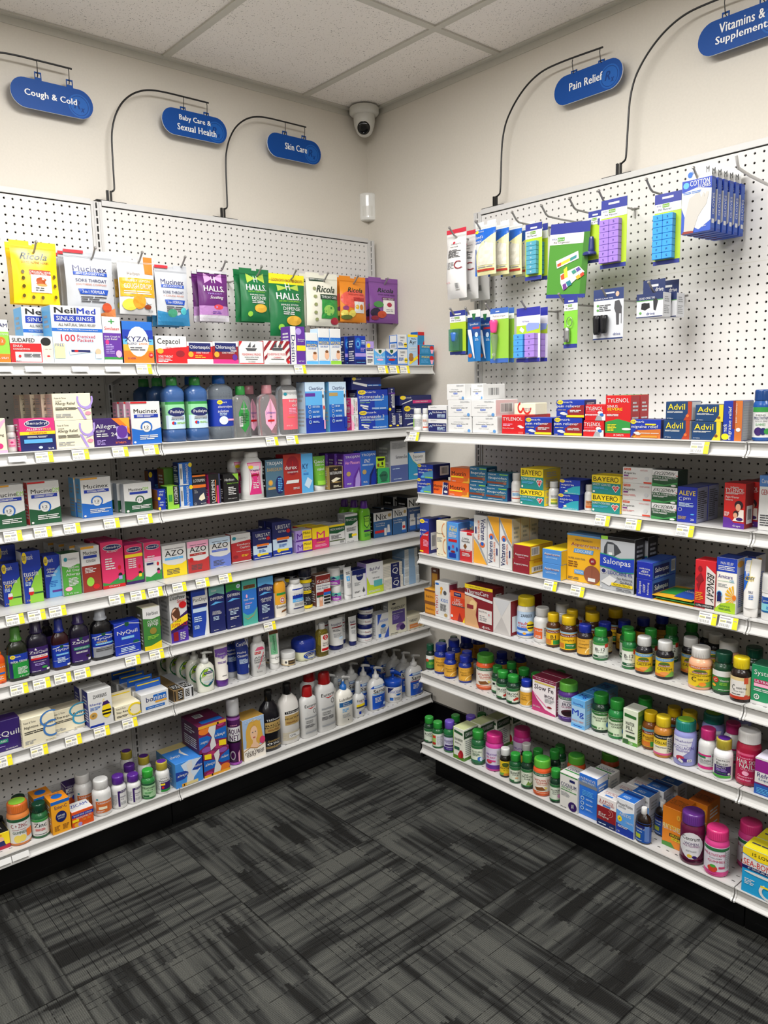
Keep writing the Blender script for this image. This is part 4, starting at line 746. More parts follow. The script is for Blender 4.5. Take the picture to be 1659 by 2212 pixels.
ROWS = [
('box','L1',1.7101,0.4055,1.6082,0.0514,0.05,0.1155,'medicine_carton','white, green and orange nasal spray carton at the left end of the top shelf','w/s/w','r0,.2,1,.72,l;r0,0,1,.2,o;t.5,.87,.9,.09,n,ZICAM;t.55,.66,.8,.05,w,CONGESTION;e.6,.5,.22,.1,o;t.6,.5,.2,.06,w,12;t.5,.1,.8,.05,w,NASAL SPRAY',{}),
('box','L1',1.6248,0.4055,1.6082,0.1163,0.05,0.0736,'medicine_carton','white and red sinus tablet carton printed with a pale face','w/r/w','r0,0,.72,.72,r;r.1,.03,.7,.4,S;e.87,.42,.12,.4,#d9c9bd;e.83,.8,.12,.16,k;l.8,.5,.95,.52,1,k;e.87,.25,.04,.03,r;t.31,.84,.52,.15,k,SUDAFED;t.17,.62,.22,.09,w,SINUS;t.25,.5,.38,.07,w,CONGESTION;l0.3,0.2,0.68,0.34,3,d;e.2,.24,.03,.05,r;t.13,.06,.18,.05,d,18 TABLETS',{}),
('box','L1',1.4933,0.393,1.6082,0.1461,0.075,0.1622,'medicine_carton','tall white and blue sinus rinse carton behind a smaller red and white one','w/c/w','r0,.55,1,.61,b;r.06,.72,.87,.84,B;r0,0,1,.54,C;t.28,.92,.42,.1,k,Neil^b;t.7,.92,.38,.1,B,Med^b;t.46,.78,.72,.07,w,SINUS RINSE;t.5,.67,.74,.05,d,ALL NATURAL SINUS RELIEF;t.5,.58,.8,.03,w,Trust The #1 Physician Recommended Brand;t.3,.44,.28,.12,r,100;t.66,.47,.36,.06,r,Premixed;t.64,.405,.32,.06,r,Packets;p w,.3,.22,.75,.3,.76,.2,.31,.14;r.34,.19,.72,.23,n;e.44,.21,.04,.02,r;r.02,.08,.22,.34,#e8e3a0;t.12,.31,.16,.05,B,FREE;e.88,.2,.06,.06,#d8b090;r.82,.08,.95,.16,w',{'n':1,'pitch':0.078,'sx':-0.055}),
('box','L1',1.3911,0.4055,1.6082,0.0556,0.05,0.1366,'medicine_carton','white and purple kids cough relief carton beside the blue and orange allergy box','w/w/w','r0,.13,1,.65,p;r0,.08,1,.13,g;t.5,.9,.34,.1,g,+;t.5,.75,.8,.07,r,Similasan;t.5,.57,.84,.045,w,Kids Cough &;t.42,.52,.7,.045,w,Cold Relief;l0.1,0.2,0.6,0.42,6,v;e.2,.45,.1,.05,m;e.8,.2,.16,.08,M',{}),
('box','L1',1.3104,0.4155,1.6082,0.0971,0.03,0.126,'medicine_carton','blue to orange allergy carton with a white circle','b/k/n','r0,.55,1,.8,B;r0,0,1,.3,o;r0,.3,1,.45,O;r0,.45,1,.58,c;e.5,.5,.36,.35,O;e.5,.52,.35,.36,w;t.5,.58,.88,.12,n,XYZAL;t.3,.47,.34,.05,n,ALLERGY;t.66,.47,.3,.05,o,24HR;l0.22,0.3,0.78,0.4,2,d;t.25,.12,.26,.05,n,24 HOUR;e.9,.2,.08,.06,r;t.9,.2,.08,.05,w,10',{}),
('box','L1',1.2015,0.408,1.6082,0.1065,0.045,0.0856,'medicine_carton','white and red sore throat lozenge carton left of the red pair','w/s/w','r0,0,1,.4,r;p r,0,.4,0,.5,1,.62,1,.3;t.42,.78,.72,.26,k,Cepacol;t.62,.57,.6,.07,r,EXTRA STRENGTH;e.78,.36,.14,.12,R;t.3,.25,.46,.08,w,SORE THROAT;l0.06,0.05,0.5,0.18,3,w;e.14,.45,.1,.1,O',{}),
('box','L1',1.1017,0.408,1.6082,0.0928,0.045,0.0698,'medicine_carton','red sore throat lozenge carton, plain red of a pair','r/r/w','r0,0,1,.2,w;r0,.8,1,1,w;r.08,.55,.92,.95,n;t.5,.74,.78,.2,w,Chloraseptic;t.6,.5,.5,.08,w,SORE THROAT;e.14,.42,.1,.13,O;l0.3,0.25,0.7,0.4,2,O',{}),
('box','L1',1.0069,0.408,1.6082,0.0953,0.045,0.0721,'medicine_carton','dark red sore throat lozenge carton, right of the red pair','R/R/w','r0,0,1,.2,m;r0,.8,1,1,w;r.08,.55,.92,.95,n;t.5,.74,.78,.2,w,Chloraseptic;t.82,.6,.24,.1,w,max;t.6,.5,.5,.08,w,SORE THROAT;e.14,.42,.1,.13,O;e.85,.3,.1,.14,p',{}),
('box','L1',0.9074,0.4055,1.6082,0.0951,0.05,0.076,'medicine_carton','white lozenge carton with a ship emblem','w/w/w','t.5,.42,.78,.1,r,FISHERMANS FRIEND;p d,.33,.58,.67,.58,.74,.7,.26,.7;p d,.34,.74,.48,.98,.48,.74;p d,.52,.74,.66,.9,.66,.74;p r,0,.75,.14,1,0,1;r0,0,1,.04,r;t.5,.3,.6,.05,k,ORIGINAL EXTRA STRONG;r.25,.2,.75,.22,k;t.5,.1,.3,.06,d,38 LOZENGES',{}),
('box','L1',0.8028,0.4055,1.6082,0.1079,0.05,0.0801,'medicine_carton','red and white striped lozenge carton with a ship emblem','w/r/w','p R,0,.7,.2,1,.32,1,0,.5;p R,.42,1,.54,1,.28,.58,.2,.6;p R,.64,1,.78,1,.62,.7,.54,.75;p R,.88,1,1,1,1,.92,.74,.6,.68,.66;p R,1,.75,1,.6,.86,.4,.8,.5;p R,0,.3,0,.14,.12,.3,.12,.44;p R,1,.4,1,.25,.84,.1,.84,.22;r.16,.05,.82,.6,w;t.5,.42,.78,.1,r,FISHERMANS FRIEND;p d,.33,.58,.67,.58,.74,.7,.26,.7;p d,.34,.74,.48,.98,.48,.74;p d,.52,.74,.66,.9,.66,.74;t.5,.28,.3,.07,r,CHERRY;r.25,.2,.75,.22,k;e.92,.1,.06,.08,r',{}),
('box','L1',0.7124,0.4005,1.6082,0.0634,0.06,0.1327,'medicine_carton','purple and white diaper cream carton standing on end','p/p/p','r0,0,.36,1,w;t.18,.42,.26,.7,n,Desitin^V;e.55,.87,.2,.09,v;t.72,.66,.46,.04,w,Maximum;t.68,.61,.4,.04,w,Strength;r.4,.36,1,.5,y;t.7,.08,.4,.03,w,NET WT',{}),
('box','L1',0.651,0.4055,1.6082,0.0526,0.05,0.1127,'medicine_carton','white and blue infant drops carton, left of three','w/C/w',A[0],{}),
('box','L1',0.5959,0.4055,1.6082,0.0504,0.05,0.1296,'medicine_carton','white and blue infant drops carton, middle of three','w/C/w',A[0],{}),
('box','L1',0.5424,0.4055,1.6082,0.0494,0.05,0.1302,'medicine_carton','white and green infant drops carton, right of three','w/C/w','r0,.55,1,.75,b;t.5,.69,.8,.07,c,Infants;t.5,.6,.86,.09,y,MYLICON;t.5,.5,.7,.05,b,GAS RELIEF;e.72,.26,.2,.12,#e0b090;e.72,.36,.15,.04,u;r0,0,1,.1,l;t.4,.13,.5,.05,b,Dye Free',{}),
('box','L1',0.4232,0.408,1.6082,0.0528,0.045,0.108,'medicine_carton','deep blue and violet remedy carton beside the white gel box','B/n/n','r0,0,1,.18,n;r0,.28,1,.4,v;e.3,.74,.28,.2,b;e.28,.72,.16,.12,c;e.27,.71,.11,.08,B;l0.6,0.7,0.95,0.86,3,C;l0.5,0.45,0.95,0.6,3,v;l0.1,0.06,0.9,0.1,1,c',{'n':2,'pitch':0.047,'sx':-0.012}),
('box','L1',0.3746,0.4105,1.6082,0.0381,0.04,0.0887,'medicine_carton','small white cooling gel carton with a yellow and lilac top','w/w/v','r0,.7,1,1,v;e.3,.82,.24,.1,y;r0,.6,.85,.7,n;t.42,.65,.7,.07,w,Orajel;t.5,.48,.8,.05,d,cooling gel;r.08,.32,.8,.36,p;l0.1,0.08,0.8,0.25,3,d',{}),
('box','L1',0.3244,0.4055,1.6082,0.0559,0.05,0.0612,'medicine_carton','small light blue chest rub carton','c/c/c','t.5,.48,.84,.18,w,BabyRub;p w,0,1,1,1,1,.9,.5,.62,0,.9;p G,.36,.94,.64,.94,.64,.8,.5,.7,.36,.8;e.5,.32,.3,.07,M;l0.1,0.06,0.4,0.1,1,w',{}),
('box','L1',0.2641,0.4055,1.6082,0.0599,0.05,0.0623,'medicine_carton','small royal blue chest rub carton','b/b/b','t.5,.48,.86,.18,w,VapoRub;p w,0,1,1,1,1,.9,.5,.62,0,.9;p G,.36,.94,.64,.94,.64,.8,.5,.7,.36,.8;e.5,.32,.3,.07,r;l0.1,0.06,0.4,0.1,1,w',{}),
('box','L1',0.2044,0.4055,1.6082,0.0529,0.05,0.0621,'medicine_carton','small white baby cream carton, lower of a stack of two','w/b/b','r0,0,1,.08,b;t.5,.8,.5,.12,d,ZARBEES;t.45,.6,.3,.06,n,BABY;l0.08,0.25,0.6,0.48,4,b;e.82,.3,.16,.16,y;r.68,.28,.96,.34,k',{}),
('box','L1',0.2052,0.4055,1.6706,0.051,0.05,0.0566,'medicine_carton','small white baby cream carton, upper of a stack of two','w/b/b','r0,0,1,.08,b;t.5,.8,.5,.12,d,ZARBEES;t.45,.6,.3,.06,n,BABY;l0.08,0.25,0.6,0.48,4,b;e.82,.3,.16,.16,y;r.68,.28,.96,.34,k;|r.1,.5,.9,.95,w;r.1,.05,.9,.4,w;b.2,.08,.8,.36',{}),
('box','L1',0.1479,0.4055,1.6082,0.055,0.05,0.1207,'medicine_carton','tall slim pale blue baby saline carton with a yellow band and bear','#a9c6df/c/y','r0,.92,1,1,y;t.62,.86,.5,.05,k,Baby;t.5,.74,.7,.16,k,Ayr;l0.15,0.45,0.85,0.6,3,w;p y,.1,.1,.2,.02,1,.22,.95,.32;e.3,.22,.24,.1,#9a6a35;e.3,.33,.2,.06,#9a6a35',{}),
('box','L1',0.0692,0.4055,1.6082,0.0847,0.05,0.0424,'medicine_carton','small teal blue carton with red cherry, lower of the end stack','#1c7fae/r/b',A[1],{}),
('box','L1',0.0674,0.4055,1.6509,0.0828,0.05,0.0395,'medicine_carton','small teal blue carton with red cherry, upper of the end stack','#1c7fae/r/b',A[1],{}),
('box','L1',0.0077,0.3225,1.6082,0.0583,0.045,0.1418,'medicine_carton','upright teal blue carton behind the stack at the shelf end','#1c7fae/b/r','r0,.9,1,1,r;e.72,.6,.24,.16,r;t.3,.6,.5,.06,y,MYLICON;l0.1,0.3,0.6,0.5,3,c',{}),
('box','L2',1.7472,0.4005,1.3592,0.0636,0.06,0.0961,'medicine_carton','cream carton with a pink ribbon loop at the left end of the second shelf','e/e/e','p M,.3,.3,.36,.3,1,.92,.95,.98;p M,.4,.75,1,.98,1,.9,.45,.66;t.8,.5,.2,.07,k,mg;t.4,.6,.6,.07,k,Allergy;e.7,.2,.14,.08,m;r.5,0,1,.08,M',{}),
('pill','L2',1.6929,0.3971,1.3592,0.0258,0.0258,0.0747,'pill_bottle','small white bottle with pink label left of the pink and navy carton','w/w/w','r.1,.2,.9,.8,M;e.5,.55,.15,.08,m;l0.2,0.85,0.8,0.95,1,n;l0.2,0.25,0.8,0.35,1,m',{'rz':-0.273}),
('box','L2',1.631,0.4055,1.3592,0.0972,0.05,0.0923,'medicine_carton','pink and navy allergy carton with a yellow stripe','n/m/m','r0,.54,1,1,m;r0,.5,1,.6,y;e.5,.84,.36,.13,w;e.5,.84,.34,.11,n;t.5,.84,.58,.11,w,Benadryl;t.42,.66,.46,.07,w,ALLERGY;t.78,.66,.22,.07,y,PLUS;t.5,.55,.5,.06,r,CONGESTION;l0.2,0.4,0.8,0.46,2,w;r.1,.24,.9,.36,c;e.55,.1,.06,.04,C;t.84,.06,.18,.05,w,24',{}),
('box','L2',1.526,0.4005,1.3592,0.1102,0.06,0.0825,'medicine_carton','cream allergy carton with lilac ribbon, lower of a stack','e/e/e',A[2],{}),
('box','L2',1.5271,0.4005,1.442,0.111,0.06,0.078,'medicine_carton','cream allergy carton with lilac ribbon, upper of a stack','e/#b9a295/e',A[2],{'n':3,'pitch':0.0605,'sx':-0.012}),
('box','L2',1.4135,0.408,1.3592,0.1111,0.045,0.0837,'medicine_carton','purple allergy carton with an orange corner','P/p/P','p o,.5,1,1,.4,1,1;p O,.7,1,1,.6,1,1;r.62,.25,.93,.7,v;e.78,.5,.15,.24,p;t.33,.7,.56,.2,w,Allegra;t.18,.55,.26,.08,w,ALLERGY;t.55,.42,.18,.13,w,24;l0.06,0.34,0.4,0.48,2,w;l0.06,0.06,0.3,0.24,4,v;t.72,.11,.3,.07,o,30 TABLETS;r.93,.2,1,.3,O',{}),
('box','L2',1.3027,0.413,1.3592,0.0966,0.035,0.1316,'medicine_carton','white and blue cough carton with a red tab, on the second shelf','w/M/w','r0,0,1,.3,b;p b,0,.3,0,.38,.3,.33,.7,.31,1,.38,1,.3;t.5,.78,.8,.1,k,Mucinex;r.1,.62,.92,.7,B;l0.2,0.635,0.85,0.69,2,w;a.5,.4,.2,.14,.045,-60,200,b;e.5,.38,.14,.1,w;t.5,.4,.16,.06,k,12;t.5,.345,.12,.02,k,HOUR;l0.25,0.1,0.95,0.22,3,w;e.08,.05,.04,.025,w;r0,.96,.55,1,r',{'n':2,'pitch':0.036,'sx':-0.006}),
('ped','L2',1.1946,0.4,1.3592,0.0707,0.0601,0.2067,'drink_bottle','dark blue drink bottle with green cap beside the white and blue carton','#36588c/g/#8fcf9c',A[3],{'n':2,'pitch':0.105}),
('ped','L2',1.1125,0.3989,1.3592,0.0733,0.0623,0.2063,'drink_bottle','dark blue drink bottle with green cap beside the clear electrolyte bottle','#36588c/g/#8fcf9c',A[3],{}),
('ped','L2',1.0202,0.3935,1.3592,0.0858,0.0729,0.2115,'drink_bottle','clear electrolyte bottle with blue cap and blue label','G:#d3e0ee/b/B','e.28,.9,.12,.08,y;t.28,.9,.12,.05,n,sun;t.5,.9,.2,.06,w,mark;t.52,.72,.66,.12,w,electrolyte;t.42,.57,.48,.11,w,solution;e.42,.22,.2,.16,#d5e6f5;l0.25,0.4,0.6,0.5,2,C;r.6,.2,.95,.27,M',{'n':1,'pitch':0.1,'sx':-0.05}),
('oil','L2',0.941,0.3983,1.3592,0.0724,0.0434,0.175,'oil_bottle','clear baby oil bottle with green cap and leaf label','G:#e6ece8/g/-','p g,.5,1,.8,.6,.78,.25,.5,.02,.22,.25,.2,.6;t.5,.72,.34,.05,w,baby oil;b.22,.2,.4,.5;l0.3,0.3,0.72,0.6,6,#1d5a2a',{}),
('oil','L2',0.8326,0.3959,1.3592,0.0803,0.0482,0.1775,'oil_bottle','clear baby oil bottle with pink cap and teardrop label','G:#eee6e8/#c98a92/-','p M,.5,1,.8,.6,.78,.25,.5,.02,.22,.25,.2,.6;t.5,.56,.5,.1,B,Johnsons;t.5,.45,.12,.05,B,baby;r.32,.3,.68,.36,r',{'n':1,'pitch':0.07,'sx':-0.03}),
('oil','L2',0.7434,0.3888,1.3592,0.0875,0.0525,0.2137,'oil_bottle','clear baby oil bottle with white cap and coral label','G:#ececec/S/-','r.12,0,.88,.78,#e2606e;r.12,.78,.88,1,w;e.25,.9,.08,.04,t;t.62,.72,.4,.08,w,baby;t.68,.62,.24,.08,w,oil;l0.4,0.4,0.8,0.55,4,M;t.5,.32,.4,.03,O,vitamin;t.4,.1,.3,.03,w,20 FL OZ',{'n':1,'pitch':0.07,'sx':-0.02}),
('box','L2',0.6454,0.403,1.3592,0.0885,0.055,0.185,'medicine_carton','tall blue test kit carton with a pink tab','b/#a8bccd/c','r0,.82,1,1,C;r0,.55,1,.82,c;r0,0,1,.3,B;t.55,.88,.72,.07,n,Clearblue;r0,.72,.5,.785,p;p w,.86,.86,.94,.86,1,.5,.96,.25,.88,.25,.86,.5;e.9,.72,.045,.04,d;e.2,0.52,.07,.035,w;e.2,0.52,.055,.027,b;l.34,0.5,.72,0.54,2,C;e.2,0.42,.07,.035,w;e.2,0.42,.055,.027,b;l.34,0.39999999999999997,.72,0.44,2,C;e.2,0.32,.07,.035,w;e.2,0.32,.055,.027,b;l.34,0.3,.72,0.34,2,C;e.2,0.22,.07,.035,w;e.2,0.22,.055,.027,b;l.34,0.2,.72,0.24,2,C;e.92,.5,.04,.04,r;r.9,.07,.97,.25,M',{}),
('box','L2',0.5408,0.403,1.3592,0.0807,0.055,0.1852,'medicine_carton','tall blue test kit carton with a gold tab','b/#5f9fc8/c','r0,.82,1,1,C;r0,.55,1,.82,c;r0,0,1,.3,B;t.55,.88,.72,.07,n,Clearblue;r0,.72,.5,.785,x;p w,.86,.86,.94,.86,1,.5,.96,.25,.88,.25,.86,.5;e.9,.72,.045,.04,d;e.2,0.52,.07,.035,w;e.2,0.52,.055,.027,b;l.34,0.5,.72,0.54,2,C;e.2,0.42,.07,.035,w;e.2,0.42,.055,.027,b;l.34,0.39999999999999997,.72,0.44,2,C;e.2,0.32,.07,.035,w;e.2,0.32,.055,.027,b;l.34,0.3,.72,0.34,2,C;e.2,0.22,.07,.035,w;e.2,0.22,.055,.027,b;l.34,0.2,.72,0.24,2,C;r.86,.08,1,.3,B',{}),
('box','L2',0.4508,0.395,1.3592,0.033,0.05,0.0591,'medicine_carton','small white and pink cream carton, lower of a stack','w/m/w',A[4],{}),
('box','L2',0.4517,0.395,1.4186,0.032,0.05,0.065,'medicine_carton','small white and pink cream carton, upper of a stack','w/m/w',A[4],{}),
('box','L2',0.4231,0.335,1.3592,0.0544,0.05,0.1582,'medicine_carton','crimson and pink carton behind the small white stack','m/r/R','r0,.7,1,1,R;e.6,.75,.3,.06,w;t.6,.75,.4,.05,m,7-day',{}),
('box','L2',0.3561,0.39,1.3592,0.15,0.06,0.0733,'medicine_carton','blue cream carton with applicators, lowest of its stack','B/n/B',A[5],{}),
('box','L2',0.3575,0.39,1.4328,0.1556,0.06,0.0798,'medicine_carton','blue cream carton with applicators, middle of its stack','B/n/B',A[5],{}),
('box','L2',0.388,0.395,1.513,0.1489,0.05,0.0484,'medicine_carton','dark blue cream carton lying on top of the stack','n/n/B','e.08,.86,.07,.12,y;t.2,.86,.24,.13,w,sunmark;p w,.03,.5,.05,.65,.52,.42,.5,.22;r.52,.28,1,.42,b;l0.55,0.3,0.9,0.4,1,w',{}),
('box','L2',0.2482,0.38,1.3592,0.0371,0.06,0.0597,'medicine_carton','small navy carton end, left of the lower pair','n/n/B',A[6],{}),
('box','L2',0.2105,0.38,1.3592,0.0338,0.06,0.0564,'medicine_carton','small navy carton end, right of the lower pair','n/n/B',A[6],{}),
('box','L2',0.25,0.38,1.4192,0.0353,0.06,0.0999,'medicine_carton','small navy carton end standing on the lower pair','n/n/B','t.5,.6,.3,.7,w,clotri^v;e.2,.14,.2,.06,y;b.55,.2,.9,.8;r0,.75,1,.8,p',{}),
('box','L2',0.1097,0.375,1.3592,0.1414,0.05,0.0859,'medicine_carton','navy carton lettered in white, lower of the corner stack','n/n/n','e.17,.85,.13,.13,y;t.15,.85,.18,.09,n,sun;t.4,.86,.22,.09,w,mark;t.42,.55,.7,.22,w,tioconazole;l0.06,0.35,0.5,0.42,1,C;p w,.15,.06,.16,.12,.6,.25,.6,.18',{}),
('box','L2',0.107,0.37,1.4454,0.1813,0.06,0.041,'medicine_carton','navy carton with a crimson bar, upper of the corner stack','n/n/n','e.1,.78,.09,.2,y;t.24,.78,.24,.16,w,sunmark;r.4,.2,1,.5,m;t.68,.35,.4,.14,w,1-DOSE TREATMENT;p w,.05,.1,.07,.2,.38,.6,.38,.48',{}),
('box','L3',1.7101,0.3494,1.1368,0.0876,0.035,0.125,'medicine_carton','white and green cough carton with a gold tab at the left end','w/w/w','r0,0,1,.3,G;p G,0,.3,0,.38,.3,.33,.7,.31,1,.38,1,.3;t.5,.78,.8,.1,k,Mucinex;r.1,.62,.92,.7,B;l0.2,0.635,0.85,0.69,2,w;a.5,.4,.2,.14,.045,-60,200,b;e.5,.38,.14,.1,w;t.5,.4,.16,.06,k,12;t.5,.345,.12,.02,k,HOUR;l0.25,0.1,0.95,0.22,3,w;e.08,.05,.04,.025,w;r0,.96,.55,1,O;r.8,.73,.98,.84,w;t.88,.78,.2,.1,l,DM',{}),
('box','L3',1.6093,0.348,1.1368,0.0909,0.035,0.127,'medicine_carton','white and green cough carton with a red tab','w/r/w','r0,0,1,.3,G;p G,0,.3,0,.38,.3,.33,.7,.31,1,.38,1,.3;t.5,.78,.8,.1,k,Mucinex;r.1,.62,.92,.7,B;l0.2,0.635,0.85,0.69,2,w;a.5,.4,.2,.14,.045,-60,200,b;e.5,.38,.14,.1,w;t.5,.4,.16,.06,k,12;t.5,.345,.12,.02,k,HOUR;l0.25,0.1,0.95,0.22,3,w;e.08,.05,.04,.025,w;r0,.96,.55,1,r;r.76,.73,.98,.84,w;t.88,.78,.2,.1,l,DM',{}),
('box','L3',1.45,0.3366,1.1368,0.0952,0.045,0.1241,'medicine_carton','white and blue cough carton with a gold tab','w/c/w','r0,0,1,.3,b;p b,0,.3,0,.38,.3,.33,.7,.31,1,.38,1,.3;t.5,.78,.8,.1,k,Mucinex;r.1,.62,.92,.7,B;l0.2,0.635,0.85,0.69,2,w;a.5,.4,.2,.14,.045,-60,200,b;e.5,.38,.14,.1,w;t.5,.4,.16,.06,k,12;t.5,.345,.12,.02,k,HOUR;l0.25,0.1,0.95,0.22,3,w;e.08,.05,.04,.025,w;r0,.96,.55,1,O',{'n':1,'pitch':0.046,'sx':-0.004}),
('box','L3',1.3157,0.3449,1.1368,0.0932,0.03,0.0943,'medicine_carton','small white and green cough carton','w/S/w','r0,0,1,.3,G;p G,0,.3,0,.42,.5,.34,1,.45,1,.3;t.42,.78,.5,.1,k,Mucinex;t.78,.78,.2,.1,l,DM;r.2,.62,.85,.7,B;a.55,.42,.16,.14,.04,-60,200,G;e.55,.4,.12,.1,w;t.55,.41,.14,.08,k,12;l0.25,0.1,0.95,0.24,3,w;e.1,.06,.05,.04,w',{'n':3,'pitch':0.036,'sx':-0.008}),
('box','L3',1.2441,0.3294,1.1368,0.0263,0.1,0.032,'medicine_carton','small navy cream carton end, lower of two with orange sides','B/u/n',A[7],{}),
('box','L3',1.2437,0.3294,1.1691,0.028,0.1,0.0355,'medicine_carton','small navy cream carton end, upper of two with orange sides','B/u/n',A[7],{}),
('box','L3',1.2009,0.235,1.1368,0.0528,0.03,0.1197,'medicine_carton','navy cream carton standing behind the small orange-sided pair','n/u/n','e.15,.88,.12,.08,y;r0,.2,1,.28,u;l0.4,0.42,0.95,0.6,3,c',{}),
('box','L3',1.2095,0.3669,1.1368,0.0402,0.05,0.0757,'medicine_carton','lime green carton with a black side panel','l/G/l','r.52,.18,.98,1,k;t.75,.6,.3,.7,w,MONISTAT 3^V;l0.1,0.2,0.4,0.8,1,g',{}),
('box','L3',1.1868,0.305,1.1368,0.0432,0.05,0.129,'medicine_carton','dark green carton leaning behind the lime green one','#3f6a1e/u/l','r0,0,1,.3,g;l0.2,0.4,0.8,0.6,2,O',{}),
('box','L3',1.1565,0.3589,1.1368,0.0476,0.04,0.0733,'medicine_carton','blue cream carton with sideways lettering, lower of two','b/n/n',A[8],{}),
('box','L3',1.1552,0.3589,1.2104,0.0474,0.04,0.0754,'medicine_carton','blue cream carton with sideways lettering, upper of two','b/n/n',A[8],{}),
('box','L3',1.1063,0.3588,1.1368,0.0488,0.04,0.1026,'medicine_carton','navy and black foot cream carton with orange band','#252d45/#3a3f50/k','r0,.7,1,1,k;t.5,.82,.86,.1,w,LOTRIMIN;r0,.58,1,.68,o;r0,.95,1,1,o;p e,.4,.2,.5,.3,.8,.4,.9,.2,.6,.14;l0.1,0.4,0.35,0.52,3,s;a.14,.06,.08,.035,.015,0,360,w;t.75,.05,.4,.03,w,BAYER',{}),
('box','L3',1.0508,0.3588,1.1368,0.0432,0.05,0.1019,'medicine_carton','black and magenta foot cream carton standing on end','k/m/#5a3a4a','r.68,0,.84,.6,m;r.86,0,1,1,#3a3f60;t.35,.42,.3,.76,w,LOTRIMIN^v;r.55,.05,.62,.8,#d06a2a',{}),
('box','L3',0.9914,0.3643,1.1368,0.0594,0.055,0.0973,'medicine_carton','black supplement carton with a lime corner','k/k/#222','p l,.6,1,1,1,1,.72;t.4,.8,.62,.1,w,Herbion;t.6,.66,.75,.06,l,Vitality Formula;l0.3,0.25,0.8,0.55,5,w;t.55,.12,.6,.04,w,dietary supplement',{}),
('powd','L3',0.897,0.376,1.1368,0.0873,0.048,0.1676,'powder_bottle','white powder bottle with a pink hourglass label','w/w/-','p m,.12,.97,.88,.97,.62,.5,.8,.03,.2,.03,.38,.5;p M,.15,.95,.85,.95,.7,.66,.3,.66;e.3,.84,.12,.05,y;t.5,.74,.5,.07,n,Vagisil;r.3,.55,.7,.62,R;l0.38,0.2,0.65,0.5,6,w',{'n':1,'pitch':0.07,'sx':-0.012}),
('box','L3',0.8152,0.3771,1.1368,0.0764,0.045,0.1353,'medicine_carton','grey blue carton with silver lettering and a gold seal','#4a6c80/k/k','r0,0,1,.2,#33485c;t.5,.88,.86,.11,w,TROJAN;t.5,.73,.84,.09,x,BARESKIN;e.25,.38,.13,.08,x;e.25,.38,.08,.05,O;r.1,.2,.6,.26,x;e.75,.3,.24,.24,n;l0.66,0.12,0.9,0.5,8,c',{'n':1,'pitch':0.046}),
('box','L3',0.737,0.375,1.1368,0.0791,0.05,0.1478,'medicine_carton','dark red carton with an embossed circle','#a32c22/R/R','e.5,.72,.36,.24,R;l.5,.55,.5,.95,1,r;t.4,.68,.66,.1,w,durex;t.5,.56,.6,.04,w,SENSITIVE;p w,.1,.28,.16,.36,.84,.36,.8,.28;l0.5,0.12,0.9,0.18,2,S',{}),
('box','L3',0.6714,0.3775,1.1368,0.0525,0.045,0.1462,'medicine_carton','pale blue carton with slim navy lettering','c/c/C','t.35,.68,.5,.13,n,KY;t.3,.56,.26,.03,r,jelly;l0.15,0.46,0.6,0.52,2,b;p C,.2,.2,.5,.4,.9,.3,.6,.1',{}),
('tube','L3',0.6008,0.3784,1.1368,0.0577,0.0433,0.1309,'cream_tube','green and white gel tube standing on its cap','#66a832/w/-','t.45,.82,.86,.12,w,Good;t.45,.71,.78,.06,w,Clean Love;t.5,.56,.6,.1,w,naked;l0.25,0.36,0.75,0.48,3,l;r.1,.02,.9,.16,l',{}),
('box','L3',0.5382,0.375,1.1368,0.0674,0.05,0.087,'medicine_carton','brown black carton with gold edging and a crown','#2a221c/x/x','r0,0,.04,1,x;r.96,0,1,1,x;t.5,.72,.84,.13,w,NATURALAMB;p x,.4,.84,.36,.92,.46,.88,.5,.94,.54,.88,.64,.92,.6,.84;p e,.15,.4,.5,.52,.85,.46,.5,.36,.3,.3;p x,.1,.3,.5,.34,.9,.3,.5,.28;l0.3,0.08,0.85,0.18,2,e',{}),
('box','L3',0.4545,0.3775,1.1368,0.0834,0.045,0.1313,'medicine_carton','violet contraceptive carton with silver capitals','#6a45ad/p/P','t.5,.89,.86,.09,w,TROJAN;t.5,.73,.86,.09,M,Her Pleasure;e.25,.4,.13,.07,x;p p,.5,0,.55,.3,.9,.6,1,.3,1,0;p v,.62,0,.66,.25,.88,.5,.95,.2,.9,0;l0.14,0.08,0.4,0.13,2,w',{'n':2,'pitch':0.046,'sx':-0.0098}),
('box','L3',0.3722,0.3775,1.1368,0.0812,0.045,0.1346,'medicine_carton','blue carton with white capital lettering right of the violet one','#2f63b5/#1c3f86/B','t.5,.89,.86,.09,w,TROJAN;t.42,.72,.4,.1,w,ENZ^i;l0.1,0.58,0.8,0.63,2,C;e.22,.4,.13,.07,x;p n,.5,0,.55,.3,.9,.6,1,.3,1,0;p B,.62,0,.66,.25,.88,.5,.95,.2,.9,0;l0.14,0.08,0.4,0.13,2,w',{}),
('box','L3',0.2924,0.38,1.1368,0.0612,0.04,0.0612,'medicine_carton','small green carton, lower of the bright green pair','#38a86a/g/l','e.5,.45,.34,.36,#2a6a50;t.4,.55,.6,.16,k,durex;l0.2,0.1,0.8,0.16,1,G',{}),
('box','L3',0.3073,0.38,1.1983,0.0482,0.04,0.0459,'medicine_carton','small lime yellow carton, upper of the bright green pair','#b5dc2a/l/#cfe84a','p k,.1,.9,.95,.9,.8,.66,.2,.66;e.2,.3,.12,.16,u;e.65,.42,.1,.16,k;l0.3,0.1,0.8,0.2,1,G',{}),
('box','L3',0.2062,0.355,1.1368,0.0965,0.09,0.1678,'medicine_carton','tall grey and slate blue carton near the corner','S/s/w','r0,0,1,.4,#4f5f9a;t.62,.6,.66,.08,d,Summers Eve;l0.1,0.3,0.5,0.33,1,C;l0.1,0.8,0.95,0.95,5,s;l0.15,0.05,0.6,0.08,1,C',{}),
